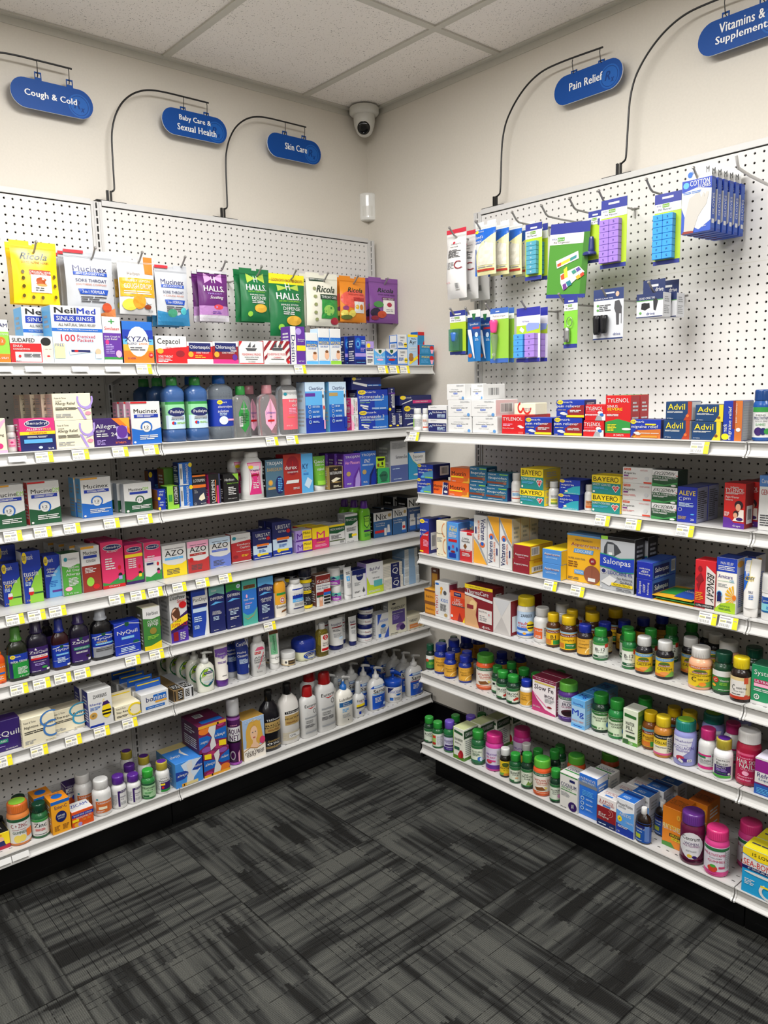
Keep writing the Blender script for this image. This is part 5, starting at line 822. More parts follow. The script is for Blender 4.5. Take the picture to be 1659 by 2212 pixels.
('box','L3',0.1058,0.375,1.1368,0.0946,0.05,0.1137,'medicine_carton','teal and white supplement carton at the corner end','#2191bf/#1878a8/s','p w,0,1,1,1,1,.4,.62,.48,.25,.7,.05,.95;p l,.05,.95,.25,.68,.62,.46,1,.38,1,.41,.62,.49,.25,.7;t.55,.84,.58,.12,d,Estroven;t.55,.7,.4,.06,b,Sleep Cool;r.3,.96,1,1,b;e.5,.18,.24,.04,w',{}),
('box','L4',1.7087,0.2877,0.8922,0.0497,0.05,0.1305,'medicine_carton','shorter navy and green cough syrup carton at the left end','B/n/n',A[9],{}),
('box','L4',1.6503,0.2943,0.8922,0.054,0.055,0.1598,'medicine_carton','taller navy and green cough syrup carton','B/S/n',A[9],{}),
('box','L4',1.6996,0.2225,0.8922,0.0543,0.055,0.1753,'medicine_carton','navy syrup carton standing behind the shorter green and navy one','B/n/n','e.14,.88,.13,.11,y;t.13,.88,.16,.09,n,sun;t.42,.89,.36,.1,w,mark;p l,.25,0,.3,.25,.6,.5,1,.66,1,0',{}),
('box','L4',1.585,0.2735,0.8922,0.0486,0.055,0.1338,'medicine_carton','blue and sky blue childrens allergy carton','B/n/B','e.14,.88,.13,.11,y;t.13,.88,.16,.09,n,sun;t.42,.89,.36,.1,w,mark;p c,.2,0,.25,.3,.6,.6,1,.75,1,0;t.4,.68,.5,.05,w,childrens;t.5,.61,.66,.07,w,Allergy;l0.08,0.5,0.7,0.56,2,C;r.4,.12,1,.17,p;l0.3,0.25,0.8,0.4,4,b',{}),
('box','L4',1.5326,0.2929,0.8922,0.0553,0.05,0.1349,'medicine_carton','green and white all day allergy carton','#4fa03a/w/G','r0,.72,1,1,w;p w,0,.72,.4,.66,1,.74,1,.8;e.22,.86,.1,.05,t;t.6,.86,.5,.05,s,HealthMart;t.62,.66,.6,.05,w,Childrens;t.58,.58,.76,.075,w,All Day;t.58,.49,.8,.075,w,Allergy;e.28,.16,.2,.05,M;l0.3,0.22,0.85,0.42,6,w;t.45,.05,.7,.035,w,4 fl oz',{}),
('box','L4',1.4697,0.2925,0.8922,0.0593,0.05,0.1474,'medicine_carton','white and brick red childrens cough carton','w/S/w','r0,0,1,.58,#8f2a20;t.5,.86,.76,.08,k,Mucinex;r.12,.74,.84,.8,B;t.5,.68,.5,.06,k,COUGH;r0,.95,.7,1,O;e.4,.22,.2,.1,l;e.7,.1,.18,.06,r;l0.15,0.42,0.75,0.54,4,w',{'n':3,'pitch':0.052,'sx':-0.016}),
('box','L4',1.4005,0.2935,0.8922,0.0737,0.055,0.1534,'medicine_carton','large pink childrens allergy carton with a balloon','#d42e62/#a82450/m','e.52,.87,.42,.07,w;e.52,.87,.4,.06,n;t.52,.87,.68,.065,w,Benadryl;p g,0,0,0,.14,.3,.1,.7,.2,1,.26,1,0;e.78,.42,.07,.05,r;e.8,.26,.09,.045,k;r.72,.16,.88,.24,v;l0.16,0.4,0.6,0.66,5,w;r0,0,1,.07,r;t.5,.79,.5,.04,w,ALLERGY;t.5,.04,.5,.04,w,Cherry',{'n':1,'pitch':0.057,'sx':-0.01}),
('box','L4',1.3271,0.2912,0.8922,0.0606,0.05,0.1317,'medicine_carton','pink and purple childrens allergy carton with a yellow stripe','#d42e62/#a82450/m','r0,.68,1,.76,y;e.52,.87,.42,.07,w;e.52,.87,.4,.06,n;t.52,.87,.68,.065,w,Benadryl;p g,0,0,0,.14,.3,.1,.7,.2,1,.26,1,0;e.78,.42,.07,.05,r;e.8,.26,.09,.045,k;r.72,.16,.88,.24,y;l0.16,0.4,0.6,0.66,5,w;r0,0,1,.07,P',{'n':1,'pitch':0.052,'sx':-0.01}),
('box','L4',1.2631,0.2925,0.8922,0.0581,0.055,0.1318,'medicine_carton','pink and white childrens allergy carton with a pink balloon','w/S/m','r0,.6,1,1,#d42e62;r0,.5,1,.6,M;e.52,.87,.42,.07,w;e.52,.87,.4,.06,n;t.52,.87,.68,.065,w,Benadryl;p g,0,0,0,.14,.3,.1,.7,.2,1,.26,1,0;e.78,.42,.07,.05,r;e.8,.26,.09,.045,k;r.72,.16,.88,.24,m;l0.16,0.4,0.6,0.66,5,w;r0,0,1,.07,g;r.1,.42,.5,.47,n',{'n':1,'pitch':0.057,'sx':-0.012}),
('box','L4',1.1857,0.3042,0.8922,0.088,0.035,0.1119,'medicine_carton','yellow and white three-letter urinary carton','w/S/w','r0,0,1,.3,y;p y,0,.3,0,.48,.2,.4,.5,.36,.8,.38,1,.46,1,.3;t.5,.74,.78,.17,k,AZO;r.1,.54,.86,.61,c;l0.12,0.86,0.9,0.89,1,d;l0.15,0.08,0.7,0.26,4,d;t.5,.575,.4,.035,w,Urinary',{}),
('box','L4',1.0947,0.3007,0.8922,0.0814,0.035,0.1112,'medicine_carton','red and white three-letter urinary carton','w/S/w','r0,.8,1,1,M;r0,0,1,.3,#b8302f;p #b8302f,0,.3,0,.48,.2,.4,.5,.36,.8,.38,1,.46,1,.3;t.5,.74,.78,.17,k,AZO;r.1,.54,.86,.61,#a8201c;l0.12,0.86,0.9,0.89,1,d;l0.15,0.08,0.7,0.26,4,d;t.5,.575,.4,.035,w,Urinary;e.16,.42,.1,.07,r',{}),
('box','L4',1.0035,0.2924,0.8922,0.0836,0.035,0.1089,'medicine_carton','periwinkle and white three-letter urinary carton','w/S/w','r0,.8,1,1,C;r0,0,1,.3,#6a80d0;p #6a80d0,0,.3,0,.48,.2,.4,.5,.36,.8,.38,1,.46,1,.3;t.5,.74,.78,.17,k,AZO;r.1,.54,.86,.61,#5a70c8;l0.12,0.86,0.9,0.89,1,d;l0.15,0.08,0.7,0.26,4,d;t.5,.575,.4,.035,w,Urinary;e.5,.02,.3,.01,w',{}),
('box','L4',0.9101,0.2788,0.8922,0.0817,0.04,0.1081,'medicine_carton','red and white cranberry caplet carton','#b3262b/#8a1b20/w','p w,0,1,1,1,1,.76,0,.7;e.16,.86,.1,.06,t;t.58,.84,.56,.06,s,HealthMart;t.62,.62,.68,.09,w,Cranberry;t.68,.52,.5,.09,w,Caplets;t.6,.4,.7,.04,w,Urinary Tract Health;e.2,.22,.13,.06,R;r0,.02,1,.06,w;l0.5,0.2,0.9,0.28,2,y',{}),
('box','L4',0.8207,0.2793,0.8922,0.0818,0.045,0.1084,'medicine_carton','shorter navy urinary carton with orange band','n/n/n',A[10],{}),
('box','L4',0.7305,0.2794,0.8922,0.0873,0.045,0.1319,'medicine_carton','taller navy urinary carton with orange band','n/n/n',A[10],{'n':1,'pitch':0.047,'sx':-0.004}),
('box','L4',0.6383,0.2837,0.8922,0.075,0.06,0.0436,'medicine_carton','small lilac and yellow carton, lower of two','v/v/p','r.42,.1,1,.95,y;t.25,.48,.36,.5,p,M;t.7,.7,.44,.24,k,Midol;r0,0,1,.14,p;l0.5,0.25,0.95,0.42,2,x',{}),
('box','L4',0.639,0.2837,0.9361,0.0748,0.06,0.0432,'medicine_carton','small lilac and yellow carton, upper of two','v/v/S','r.42,.1,1,.95,y;t.25,.48,.36,.5,p,M;t.7,.7,.44,.24,k,Midol;r0,0,1,.14,p;l0.5,0.25,0.95,0.42,2,x;|b.2,.2,.8,.8',{}),
('box','L4',0.5531,0.2833,0.8922,0.0826,0.05,0.0864,'medicine_carton','pink and yellow carton with a big capital letter','#d62f6e/r/y','r0,.5,1,1,y;t.5,.66,.5,.3,#d62f6e,M;t.5,.42,.5,.12,P,Midol;t.5,.3,.5,.05,y,COMPLETE;l0.15,0.1,0.85,0.22,3,M',{'n':1,'pitch':0.055,'sx':-0.02}),
('box','L4',0.4593,0.2685,0.8922,0.0786,0.05,0.0836,'medicine_carton','white and green ointment carton with a yellow edge','w/s/S','p G,0,.9,0,.6,.5,.56,1,.66,1,.9;r0,.9,1,1,y;t.5,.78,.9,.1,w,MEDICAMENTO;b.65,.05,.95,.2;r0,.2,1,.25,#4a5a30;l0.1,0.3,0.8,0.5,4,d',{'n':2,'pitch':0.053,'sx':-0.025}),
('box','L4',0.3867,0.2721,0.8922,0.0665,0.05,0.118,'medicine_carton','tall white and green pinworm carton','w/s/S','p G,0,.92,0,.62,.5,.6,1,.74,1,.92;t.5,.8,.86,.08,w,PINACLEN;r.25,.16,.55,.32,G;p y,.5,.2,.9,.22,.86,.3,.5,.28;l0.1,0.4,0.9,0.54,4,d;t.4,.04,.5,.03,d,FL OZ',{}),
('lot','L4',0.3155,0.2944,0.8922,0.0545,0.0327,0.1649,'lotion_bottle','lime green shampoo bottle with purple cap','#6db52f/p/-','p G,.2,.84,.8,.84,.76,.5,.5,.38,.24,.5;p l,.25,.81,.75,.81,.71,.52,.5,.42,.29,.52;t.5,.74,.44,.07,G,Lice;t.5,.65,.46,.06,G,Shield;r.2,.26,.85,.32,P;l0.25,0.08,0.8,0.2,3,g',{'n':2,'pitch':0.05,'sx':-0.012}),
('box','L4',0.2205,0.2737,0.8922,0.1041,0.06,0.1072,'medicine_carton','white and blue lice rinse carton, left of the three','#2a5d92/k/d','r0,.66,1,1,w;t.42,.82,.58,.24,k,Nix;e.86,.84,.1,.07,x;t.35,.55,.5,.06,w,Lice Killing;t.35,.47,.46,.06,w,Creme Rinse;r.05,.18,.55,.28,r;p w,.7,.1,.74,.46,.84,.46,.88,.1;r.7,.05,.88,.15,b;r.55,.05,.68,.35,w',{'n':1,'pitch':0.062,'sx':-0.012}),
('box','L4',0.1259,0.2771,0.8922,0.0812,0.06,0.1133,'medicine_carton','white and blue lice rinse carton, middle of the three','#2a5d92/k/d','r0,.66,1,1,w;t.42,.82,.58,.24,k,Nix;e.86,.84,.1,.07,x;t.35,.55,.6,.06,w,Lice Killing;t.35,.47,.56,.06,w,Creme Rinse;p w,.62,.1,.66,.46,.86,.46,.9,.1;r.62,.05,.9,.15,b;e.76,.26,.1,.06,r',{'n':1,'pitch':0.062,'sx':-0.012}),
('box','L4',0.0186,0.2673,0.8922,0.1145,0.07,0.1505,'medicine_carton','tall white and navy lice treatment carton, right of the three','#24477a/k/d','r0,.7,1,1,w;t.4,.84,.66,.2,k,Nix;e.86,.86,.1,.05,x;t.4,.62,.6,.05,w,Lice Treatment Kit;r.1,.1,.4,.4,w;r.12,.4,.34,.52,S;r.48,.1,.68,.4,w;r.5,.4,.64,.5,S;t.25,.33,.2,.06,k,Nix;t.58,.33,.16,.06,k,Nix;r.1,.05,.4,.18,b;r.48,.05,.68,.18,b;p S,.72,.5,.95,.54,.95,.46,.88,.44,.88,.3,.78,.3',{'n':1,'pitch':0.072,'sx':-0.018}),
('syr','L5',1.7811,0.3626,0.6817,0.038,0.0228,0.12,'syrup_bottle','orange day syrup bottle at the left end','#d9501c/o/o','r0,.5,1,1,#e06a1a;t.5,.8,.8,.1,w,quil;r.1,.4,.9,.5,b;l0.2,0.1,0.8,0.3,3,w',{}),
('syr','L5',1.7287,0.3697,0.6817,0.0565,0.0339,0.1626,'syrup_bottle','green night syrup bottle with a printed green cap','#1a1f12/#3f7a2a/g','r0,0,.16,1,n;r0,.68,1,1,B;e.2,.9,.13,.08,y;t.2,.9,.14,.05,n,sun;t.45,.9,.3,.07,w,mark;t.5,.7,.8,.12,w,nite time;p #1d8a35,.16,0,.2,.4,.5,.6,1,.66,1,0;l0.4,0.15,0.9,0.45,6,w;t.7,.05,.5,.04,w,8 FL OZ',{}),
('syr','L5',1.6679,0.36,0.6817,0.0618,0.0371,0.1736,'syrup_bottle','dark purple night pain syrup bottle with a white-banded cap','#171225/#2a2145/P','t.48,.8,.86,.13,w,ZzzQuil;p w,.28,.9,.33,.98,.42,.88,.35,.88;r.1,.5,.9,.68,w;r.1,.5,.9,.58,r;t.5,.63,.6,.05,r,NIGHT PAIN;t.5,.42,.6,.05,w,Acetaminophen;l0.25,0.25,0.75,0.36,2,v;e.7,.16,.14,.05,g;r.78,.02,.92,.1,w;l0.1,0.03,0.5,0.06,1,w',{}),
('syr','L5',1.6026,0.3661,0.6817,0.0506,0.0304,0.1595,'syrup_bottle','smaller royal blue label cold syrup bottle with blue cap','#2a0a10/#1b2a86/B','p w,0,.86,.5,.95,1,.86,1,.83,.5,.92,0,.83;p G,.4,.97,.6,.97,.6,.88,.5,.84,.4,.88;t.55,.76,.8,.13,w,NyQuil;r.15,.52,.9,.6,c;t.52,.56,.6,.04,w,COLD & FLU;l0.2,0.2,0.85,0.44,4,C;r0,.3,1,.31,w;r.75,.02,.95,.1,w',{}),
('syr','L5',1.5424,0.3624,0.6817,0.0594,0.0357,0.1765,'syrup_bottle','deep purple label sleep syrup bottle with violet cap','#171225/#33265c/P','p G,.42,1,.58,1,.58,.92,.5,.88,.42,.92;t.48,.8,.86,.13,w,ZzzQuil;p w,.28,.9,.33,.96,.42,.88,.35,.88;r.1,.5,.95,.62,#2a7a66;t.5,.56,.7,.05,w,NIGHTTIME SLEEP-AID;l0.2,0.36,0.8,0.44,2,w;e.8,.2,.1,.05,k;r.8,.02,.94,.1,w;l0.1,0.03,0.5,0.06,1,w',{}),
('syr','L5',1.4722,0.362,0.6817,0.0665,0.0399,0.1741,'syrup_bottle','severe cold syrup bottle with silver cap and grey lower label','#0c0c10/#b9bec6/B','r0,0,1,.42,#8a8d92;p w,0,.86,.5,.95,1,.86,1,.83,.5,.92,0,.83;p G,.4,1,.6,1,.6,.92,.5,.88,.4,.92;t.5,.77,.84,.13,w,NyQuil;t.4,.64,.5,.07,y,SEVERE;r.1,.52,.95,.59,c;t.5,.555,.6,.05,w,COLD & FLU;l0.1,0.24,0.9,0.38,2,d;r0,.42,1,.44,w',{}),
('syr','L5',1.5999,0.2391,0.6817,0.0364,0.0219,0.1483,'syrup_bottle','dark syrup bottle standing behind the royal blue one','#120f1a/#221c38/P','',{}),
('box','L5',1.3962,0.3602,0.6817,0.0849,0.05,0.1069,'medicine_carton','royal blue cold and flu liquid capsule carton','#1a34a8/n/B','p w,0,.9,.5,.98,1,.9,1,.88,.5,.96,0,.88;p G,.42,1,.58,1,.58,.9,.5,.86,.42,.9;t.5,.68,.8,.15,w,NyQuil;r.26,.48,.76,.56,c;t.51,.52,.44,.05,w,COLD & FLU;e.82,.35,.12,.05,#0d5a4a;r0,.3,1,.31,w;l0.2,0.1,0.8,0.24,3,C;l0.1,0.05,0.9,0.08,1,w',{}),
('box','L5',1.3176,0.375,0.6817,0.0593,0.05,0.1428,'medicine_carton','green and white cough syrup carton','#3a7a35/#5a5a45/e','r0,.76,1,1,w;p w,0,.76,.5,.72,1,.76;t.55,.86,.66,.09,d,Herbion;t.55,.66,.62,.07,w,COUGH;t.55,.58,.62,.08,w,syrup;e.55,.44,.2,.08,#8a7a30;p y,0,0,0,.1,.4,.1,1,.18,1,0;l0.2,0.25,0.85,0.34,3,l',{}),
('box','L5',1.2172,0.3532,0.6817,0.063,0.075,0.1697,'medicine_carton','white and purple lice spray carton with a girl','w/S/P','r0,0,1,.4,#4a2a9a;p P,0,.4,1,.62,1,.3,0,.2;e.32,.56,.26,.16,#5a3522;e.28,.58,.17,.11,#e2b090;p #5a3522,.1,.6,.5,.72,.62,.4,.5,.4;p #e2b090,.15,.4,.4,.4,.36,.5,.18,.5;t.5,.92,.9,.08,k,Licefreee^i;t.7,.83,.56,.08,r,Spray!^i;e.75,.75,.22,.07,r;p y,0,.27,0,.4,1,.55,1,.41;t.42,.44,.36,.045,k,KILLS;t.5,.36,.9,.07,r,SUPER LICE;t.5,.28,.5,.045,k,& EGGS;r.12,.04,.4,.22,R;l0.5,0.04,0.85,0.2,5,w',{'n':1,'pitch':0.078,'sx':-0.004}),
('box','L5',1.1335,0.35,0.6817,0.062,0.065,0.1719,'medicine_carton','blue and white acne wash carton','#1a3fa5/n/B','p w,.85,1,1,1,1,0,.7,0,.86,.3,.9,.6;p C,.72,0,.88,.3,.91,.55,.94,.55,.9,.3,.78,0;r.08,.66,1,.83,w;r.06,.6,.95,.66,n;t.52,.745,.82,.1,d,PanOxyl;r.06,.5,.9,.58,C;l0.1,0.3,0.6,0.42,3,C;l0.1,0.16,0.4,0.24,3,C',{}),
('box','L5',1.0671,0.3504,0.6817,0.0597,0.065,0.1665,'medicine_carton','navy face care carton with a pale teal top, leftmost of the four','n/n/#2a6a5e','p #6fb0a8,0,1,1,1,1,.78,.5,.84,0,.8;t.5,.73,.82,.06,w,DIFFERIN;p c,.05,.6,.4,.66,.95,.62,.6,.62,.3,.6;l0.15,0.88,0.5,0.92,2,w;t.42,.44,.5,.04,w,SOOTHING;t.46,.4,.6,.04,w,MOISTURIZER;l0.2,0.26,0.6,0.35,3,C;l0.2,0.04,0.5,0.06,1,w',{'n':1,'pitch':0.067}),
('box','L5',1.0028,0.3544,0.6817,0.0586,0.065,0.1672,'medicine_carton','navy face care carton with a green top, second of the four','n/n/#1d5a30','p g,0,1,1,1,1,.78,.5,.84,0,.8;t.5,.73,.82,.06,w,DIFFERIN;p c,.05,.6,.4,.66,.95,.62,.6,.62,.3,.6;e.84,.9,.14,.045,C;t.84,.9,.16,.03,k,5%;t.48,.42,.7,.04,w,DEEP CLEANSER;l0.2,0.3,0.8,0.39,3,C;l0.2,0.2,0.8,0.26,2,w;l0.2,0.04,0.5,0.06,1,w',{'n':1,'pitch':0.067}),
('box','L5',0.9389,0.356,0.6817,0.0604,0.065,0.1669,'medicine_carton','teal and blue face cleanser carton, third of the four','#2a6fc5/#2a6a70/#4aa090','r0,.78,1,1,#4aa898;r.1,.8,.9,.88,u;t.5,.84,.76,.06,k,DIFFERIN;p #4aa898,0,0,0,.3,.3,.22,.7,.24,1,.36,1,0;e.3,.64,.06,.04,M;t.45,.56,.7,.05,w,Daily Deep;t.4,.48,.5,.04,M,Cleanser;l0.15,0.36,0.5,0.44,3,C;p x,.05,.2,.3,.14,.7,.2,1,.34,.7,.18,.3,.12',{'n':1,'pitch':0.067}),
('box','L5',0.8687,0.3565,0.6817,0.0659,0.06,0.1638,'medicine_carton','navy acne gel carton with a sky blue top, rightmost of the four','n/n/#2a7a98','p c,0,1,1,1,1,.78,.5,.84,0,.8;t.5,.73,.82,.06,w,DIFFERIN;p c,.05,.6,.4,.66,.95,.62,.6,.62,.3,.6;t.72,.685,.3,.03,w,GEL.;t.5,.5,.72,.045,w,ADAPALENE;t.5,.45,.6,.04,w,GEL 0.1%;l0.2,0.18,0.7,0.38,6,C;t.4,.06,.4,.03,w,30-DAY',{'n':1,'pitch':0.062}),
('stick','L5',0.8032,0.3765,0.6817,0.0503,0.0276,0.1322,'deodorant_stick','white and orange deodorant stick with yellow cap','#f0e8da/#e2a02a/-','r0,.5,1,1,O;r.1,.9,.9,1,g;e.55,.68,.2,.13,w;e.55,.68,.16,.1,r;e.55,.68,.1,.06,w;t.5,.42,.86,.12,k,Essentials;p u,.4,.16,.9,.2,.9,.28,.5,.24',{}),
('powd','L5',0.7294,0.3697,0.6817,0.0729,0.0437,0.1273,'powder_bottle','white powder bottle with a blue label','w/w/-','r.15,.5,.92,.92,B;r.15,.36,.92,.5,c;t.54,.72,.66,.12,w,Zeasorb;t.54,.43,.44,.07,w,athlete;l0.25,0.2,0.85,0.32,4,s;r.18,.08,.85,.12,n',{'n':2,'pitch':0.065,'sx':-0.025}),
('can','L5',0.6641,0.341,0.6817,0.058,0.058,0.1605,'spray_can','black and yellow foot spray can','#23222a/#1c1f30/-','r0,.86,1,.97,y;r.1,.73,.9,.85,s;t.55,.66,.8,.1,w,LOTRIMIN;r.4,.5,.95,.6,y;t.66,.55,.5,.06,k,powder;r0,0,1,.1,y;a.5,.17,.1,.05,.012,0,360,w;l0.55,0.25,0.9,0.4,3,s',{'rz':-0.61,'n':2,'pitch':0.055,'sx':-0.025}),
('box','L5',0.6007,0.3582,0.6817,0.0681,0.04,0.1245,'medicine_carton','white and maroon nail repair carton','w/#6b4a40/#8a6a58','r0,.72,1,.98,#7a2420;t.5,.8,.86,.11,w,Kerasal;t.5,.64,.9,.06,n,Multi-Purpose;t.46,.56,.76,.06,n,Nail Repair;r0,.36,.5,.46,R;r.5,.42,1,.52,r;r0,.3,.48,.36,G;r.5,.33,1,.42,b;p #d09a78,.18,0,.18,.26,.3,.32,.42,.26,.42,0;e.3,.24,.09,.06,#e8c4b0;r.5,.24,.95,.3,k;r.5,.14,.95,.2,k;r.5,.04,.95,.1,k',{}),
('jar','L5',0.522,0.3549,0.6817,0.0415,0.0415,0.0639,'cream_jar','small teal and purple cream jar, lower of two','w/w/w',A[11],{'rz':-0.649}),
('jar','L5',0.527,0.3491,0.7459,0.0531,0.0531,0.0715,'cream_jar','small teal and purple cream jar, upper of two','w/w/w',A[11],{'rz':-0.647,'n':1,'pitch':0.075,'sx':-0.06}),
('tube','L5',0.4767,0.3733,0.6817,0.0393,0.0295,0.1325,'cream_tube','white cream tube with a small blue square, standing on its cap','w/w/-','r.2,.5,.66,.68,c;t.43,.59,.2,.1,w,+;l0.2,0.25,0.8,0.45,5,s;l0.2,0.74,0.8,0.84,3,d',{'n':1,'pitch':0.04}),
('box','L5',0.4173,0.3519,0.6817,0.0711,0.045,0.1126,'medicine_carton','white lotion carton with a navy top and round navy badge','w/S/n','r0,.82,1,1,n;e.55,.76,.26,.17,n;t.55,.77,.42,.06,w,NIVEA;p d,.82,.34,.92,.18,.82,.12,.72,.18;l0.15,0.42,0.6,0.55,3,s;l0.15,0.15,0.6,0.22,2,d',{}),
('box','L5',0.3363,0.3492,0.6817,0.0904,0.06,0.1295,'medicine_carton','white and green body sponge carton','w/v/P','r0,0,1,.25,#b5c932;p #b5c932,0,.25,0,.6,.2,.3,.5,.25;t.5,.8,.6,.1,P,Buf-Puf;t.56,.5,.4,.06,d,body sponge;r.42,.22,.92,.42,#59a8a8;l0.3,0.66,0.7,0.72,2,s;l0.1,0.05,0.8,0.12,2,w',{}),
('box','L5',0.2295,0.3373,0.6817,0.1105,0.075,0.0506,'swab_pack','white cotton swab pack with a navy wrap, lower of two','#e6e0d0/#e6e0d0/e',A[12],{}),
('box','L5',0.2336,0.3373,0.7326,0.1079,0.075,0.0573,'swab_pack','white cotton swab pack with a navy wrap, upper of two','#e6e0d0/#e6e0d0/e',A[12],{}),
('box','L5',0.1245,0.3356,0.6817,0.0887,0.08,0.0366,'swab_pack','lowest pale blue cotton swab pack in the four-high stack','#dfe3e2/#7d9cc0/#8fb0d0',A[13],{}),
('box','L5',0.1248,0.3356,0.7186,0.084,0.08,0.0385,'swab_pack','second pale blue cotton swab pack in the four-high stack','#dfe3e2/#7d9cc0/#8fb0d0',A[13],{}),
('box','L5',0.1267,0.3356,0.7574,0.078,0.08,0.0399,'swab_pack','third pale blue cotton swab pack in the four-high stack','#dfe3e2/#7d9cc0/#8fb0d0',A[13],{}),
('box','L5',0.1275,0.3356,0.7977,0.0744,0.08,0.0392,'swab_pack','topmost pale blue cotton swab pack in the four-high stack','#dfe3e2/#7d9cc0/#8fb0d0',A[13],{}),
('box','L6',1.7993,0.3566,0.4762,0.1128,0.05,0.0949,'medicine_carton','deep purple sleep aid carton at the left end','#2f1a63/P/P','t.55,.55,.84,.2,w,ZzzQuil;r.2,.28,.68,.4,#2a8a6e;t.44,.34,.4,.06,w,SLEEP-AID;l0.2,0.16,0.6,0.2,1,v;t.75,.06,.3,.05,w,24 LIQUICAPS',{}),
('box','L6',1.6954,0.3741,0.4762,0.0949,0.05,0.0885,'medicine_carton','cream sleep aid carton with a blue ribbon, in front','e/e/e','t.24,.84,.36,.07,d,Foster & Thrive;t.5,.66,.86,.12,k,Nighttime Sleep Aid;l0.06,0.42,0.7,0.54,2,k;l0.06,0.08,0.4,0.22,3,s;a.88,.8,.34,.3,.06,60,300,#3f76b8;a.9,.45,.28,.3,.06,60,300,#3f76b8;t.82,.06,.3,.05,d,24 CAPLETS',{}),
('box','L6',1.5985,0.3434,0.4762,0.0991,0.05,0.0755,'medicine_carton','cream sleep aid carton with a teal ribbon, set further back','e/e/#b8ae98','t.24,.84,.36,.07,d,Foster & Thrive;t.5,.66,.86,.12,k,Sleep Aid;l0.06,0.42,0.7,0.54,2,k;l0.06,0.08,0.4,0.22,3,s;a.88,.8,.34,.3,.06,60,300,#3a93b8;a.9,.45,.28,.3,.06,60,300,#3a93b8;t.82,.06,.3,.05,d,24 CAPLETS',{}),
('box','L6',1.5066,0.375,0.4762,0.0754,0.05,0.1183,'medicine_carton','white and blue sleep carton with a moon','w/#2b2f86/w','t.5,.83,.58,.09,k,ZARBEES;t.3,.62,.5,.08,B,Sleep;l0.06,0.46,0.5,0.56,3,b;e.18,.32,.16,.09,O;e.18,.32,.12,.07,x;t.18,.32,.12,.06,k,#1;a.66,.68,.06,.04,.02,60,300,y;e.74,.38,.2,.2,y;r.55,.36,.93,.41,k;r.56,.27,.92,.32,k;p P,.56,.54,.9,.56,.8,.66,.62,.64;r0,0,.6,.06,B;p w,.6,0,1,0,1,.2',{'n':1,'pitch':0.052,'sx':-0.006}),
('box','L6',1.4201,0.37,0.4762,0.0853,0.06,0.0445,'medicine_carton','cream and yellow stay awake carton with its flap raised','e/e/e','t.24,.8,.36,.12,d,Foster & Thrive;t.34,.52,.56,.2,k,Stay Awake;a.8,.5,.3,.5,.08,40,320,y;l0.06,0.14,0.5,0.3,2,k;t.8,.08,.3,.1,d,16 TABLETS',{'flap': 'e'}),
('box','L6',1.325,0.3747,0.4762,0.0958,0.05,0.0593,'medicine_carton','white and blue motion sickness carton with blue cards behind','w/S/w','t.3,.66,.26,.28,n,bo;r.44,.5,.92,.86,b;t.68,.67,.42,.28,w,nine;r.5,.38,.92,.48,O;r.14,.1,.84,.26,b;l0.2,0.15,0.78,0.2,1,w',{'n': 3, 'pitch': 0.052, 'sx': -0.006, 'flap': '#1f5fc0'}),
('box','L6',1.2375,0.3075,0.4762,0.0363,0.17,0.0417,'medicine_carton','gold hair dressing carton lying end-on','#7a6340/#5a482c/#7a6340','r.08,.1,.2,.9,k;r.45,.1,.9,.9,k;t.68,.5,.4,.62,w,VO5^v||r.1,.02,.9,.3,k;t.5,.16,.7,.2,w,VO5',{}),
('box','L6',1.1982,0.3054,0.4762,0.036,0.17,0.04,'medicine_carton','silver hair dressing carton lying end-on','S/s/#a9abb0','r.15,.2,.55,.85,k;t.35,.52,.3,.56,w,VO5^v;r.78,.1,.94,.9,k||r.1,.02,.9,.3,k;t.5,.16,.7,.2,w,VO5',{}),
('soap','L6',1.1232,0.3703,0.4762,0.0708,0.0389,0.1434,'soap_pump_bottle','clear hand soap pump bottle with a round green label','#dfe0d2/#e4e6e2/-','e.5,.5,.42,.5,#2f7a4a;p #8fb52a,.14,.5,.3,.9,.6,.95,.4,.6;p #1a5a80,.5,.1,.9,.4,.85,.2,.6,.05;r.3,.68,.8,.8,n;t.55,.74,.44,.09,w,Softsoap;t.5,.56,.66,.1,w,SOOTHING;t.5,.44,.5,.1,w,CLEAN;l0.25,0.22,0.8,0.34,3,C',{'n':4,'pitch':0.06,'sx':-0.0084}),
('tube','L6',1.0547,0.3652,0.4762,0.055,0.0413,0.1602,'cream_tube','white and purple barrier cream tube','#efeae2/#5a2f86/-','r0,.64,1,.84,#7a55b0;p #7a55b0,0,.64,.5,.56,1,.64;t.45,.7,.6,.05,w,Moisture;t.5,.62,.8,.05,w,Barrier Cream;l0.1,0.44,0.8,0.5,2,p;e.9,.4,.08,.04,n;l0.3,0.1,0.7,0.13,1,d',{}),
('tube','L6',0.9669,0.363,0.4762,0.0558,0.0419,0.151,'cream_tube','navy and white healing ointment tube','#1b2f7a/#b4b6ba/-','p w,.7,1,1,1,1,.7,.85,.8;t.42,.86,.8,.1,w,CeraVe;t.36,.62,.66,.07,w,Healing;t.42,.53,.8,.07,w,Ointment;l0.1,0.3,0.8,0.44,5,C;e.88,.18,.1,.06,C',{'n':1,'pitch':0.05,'sx':-0.018}),
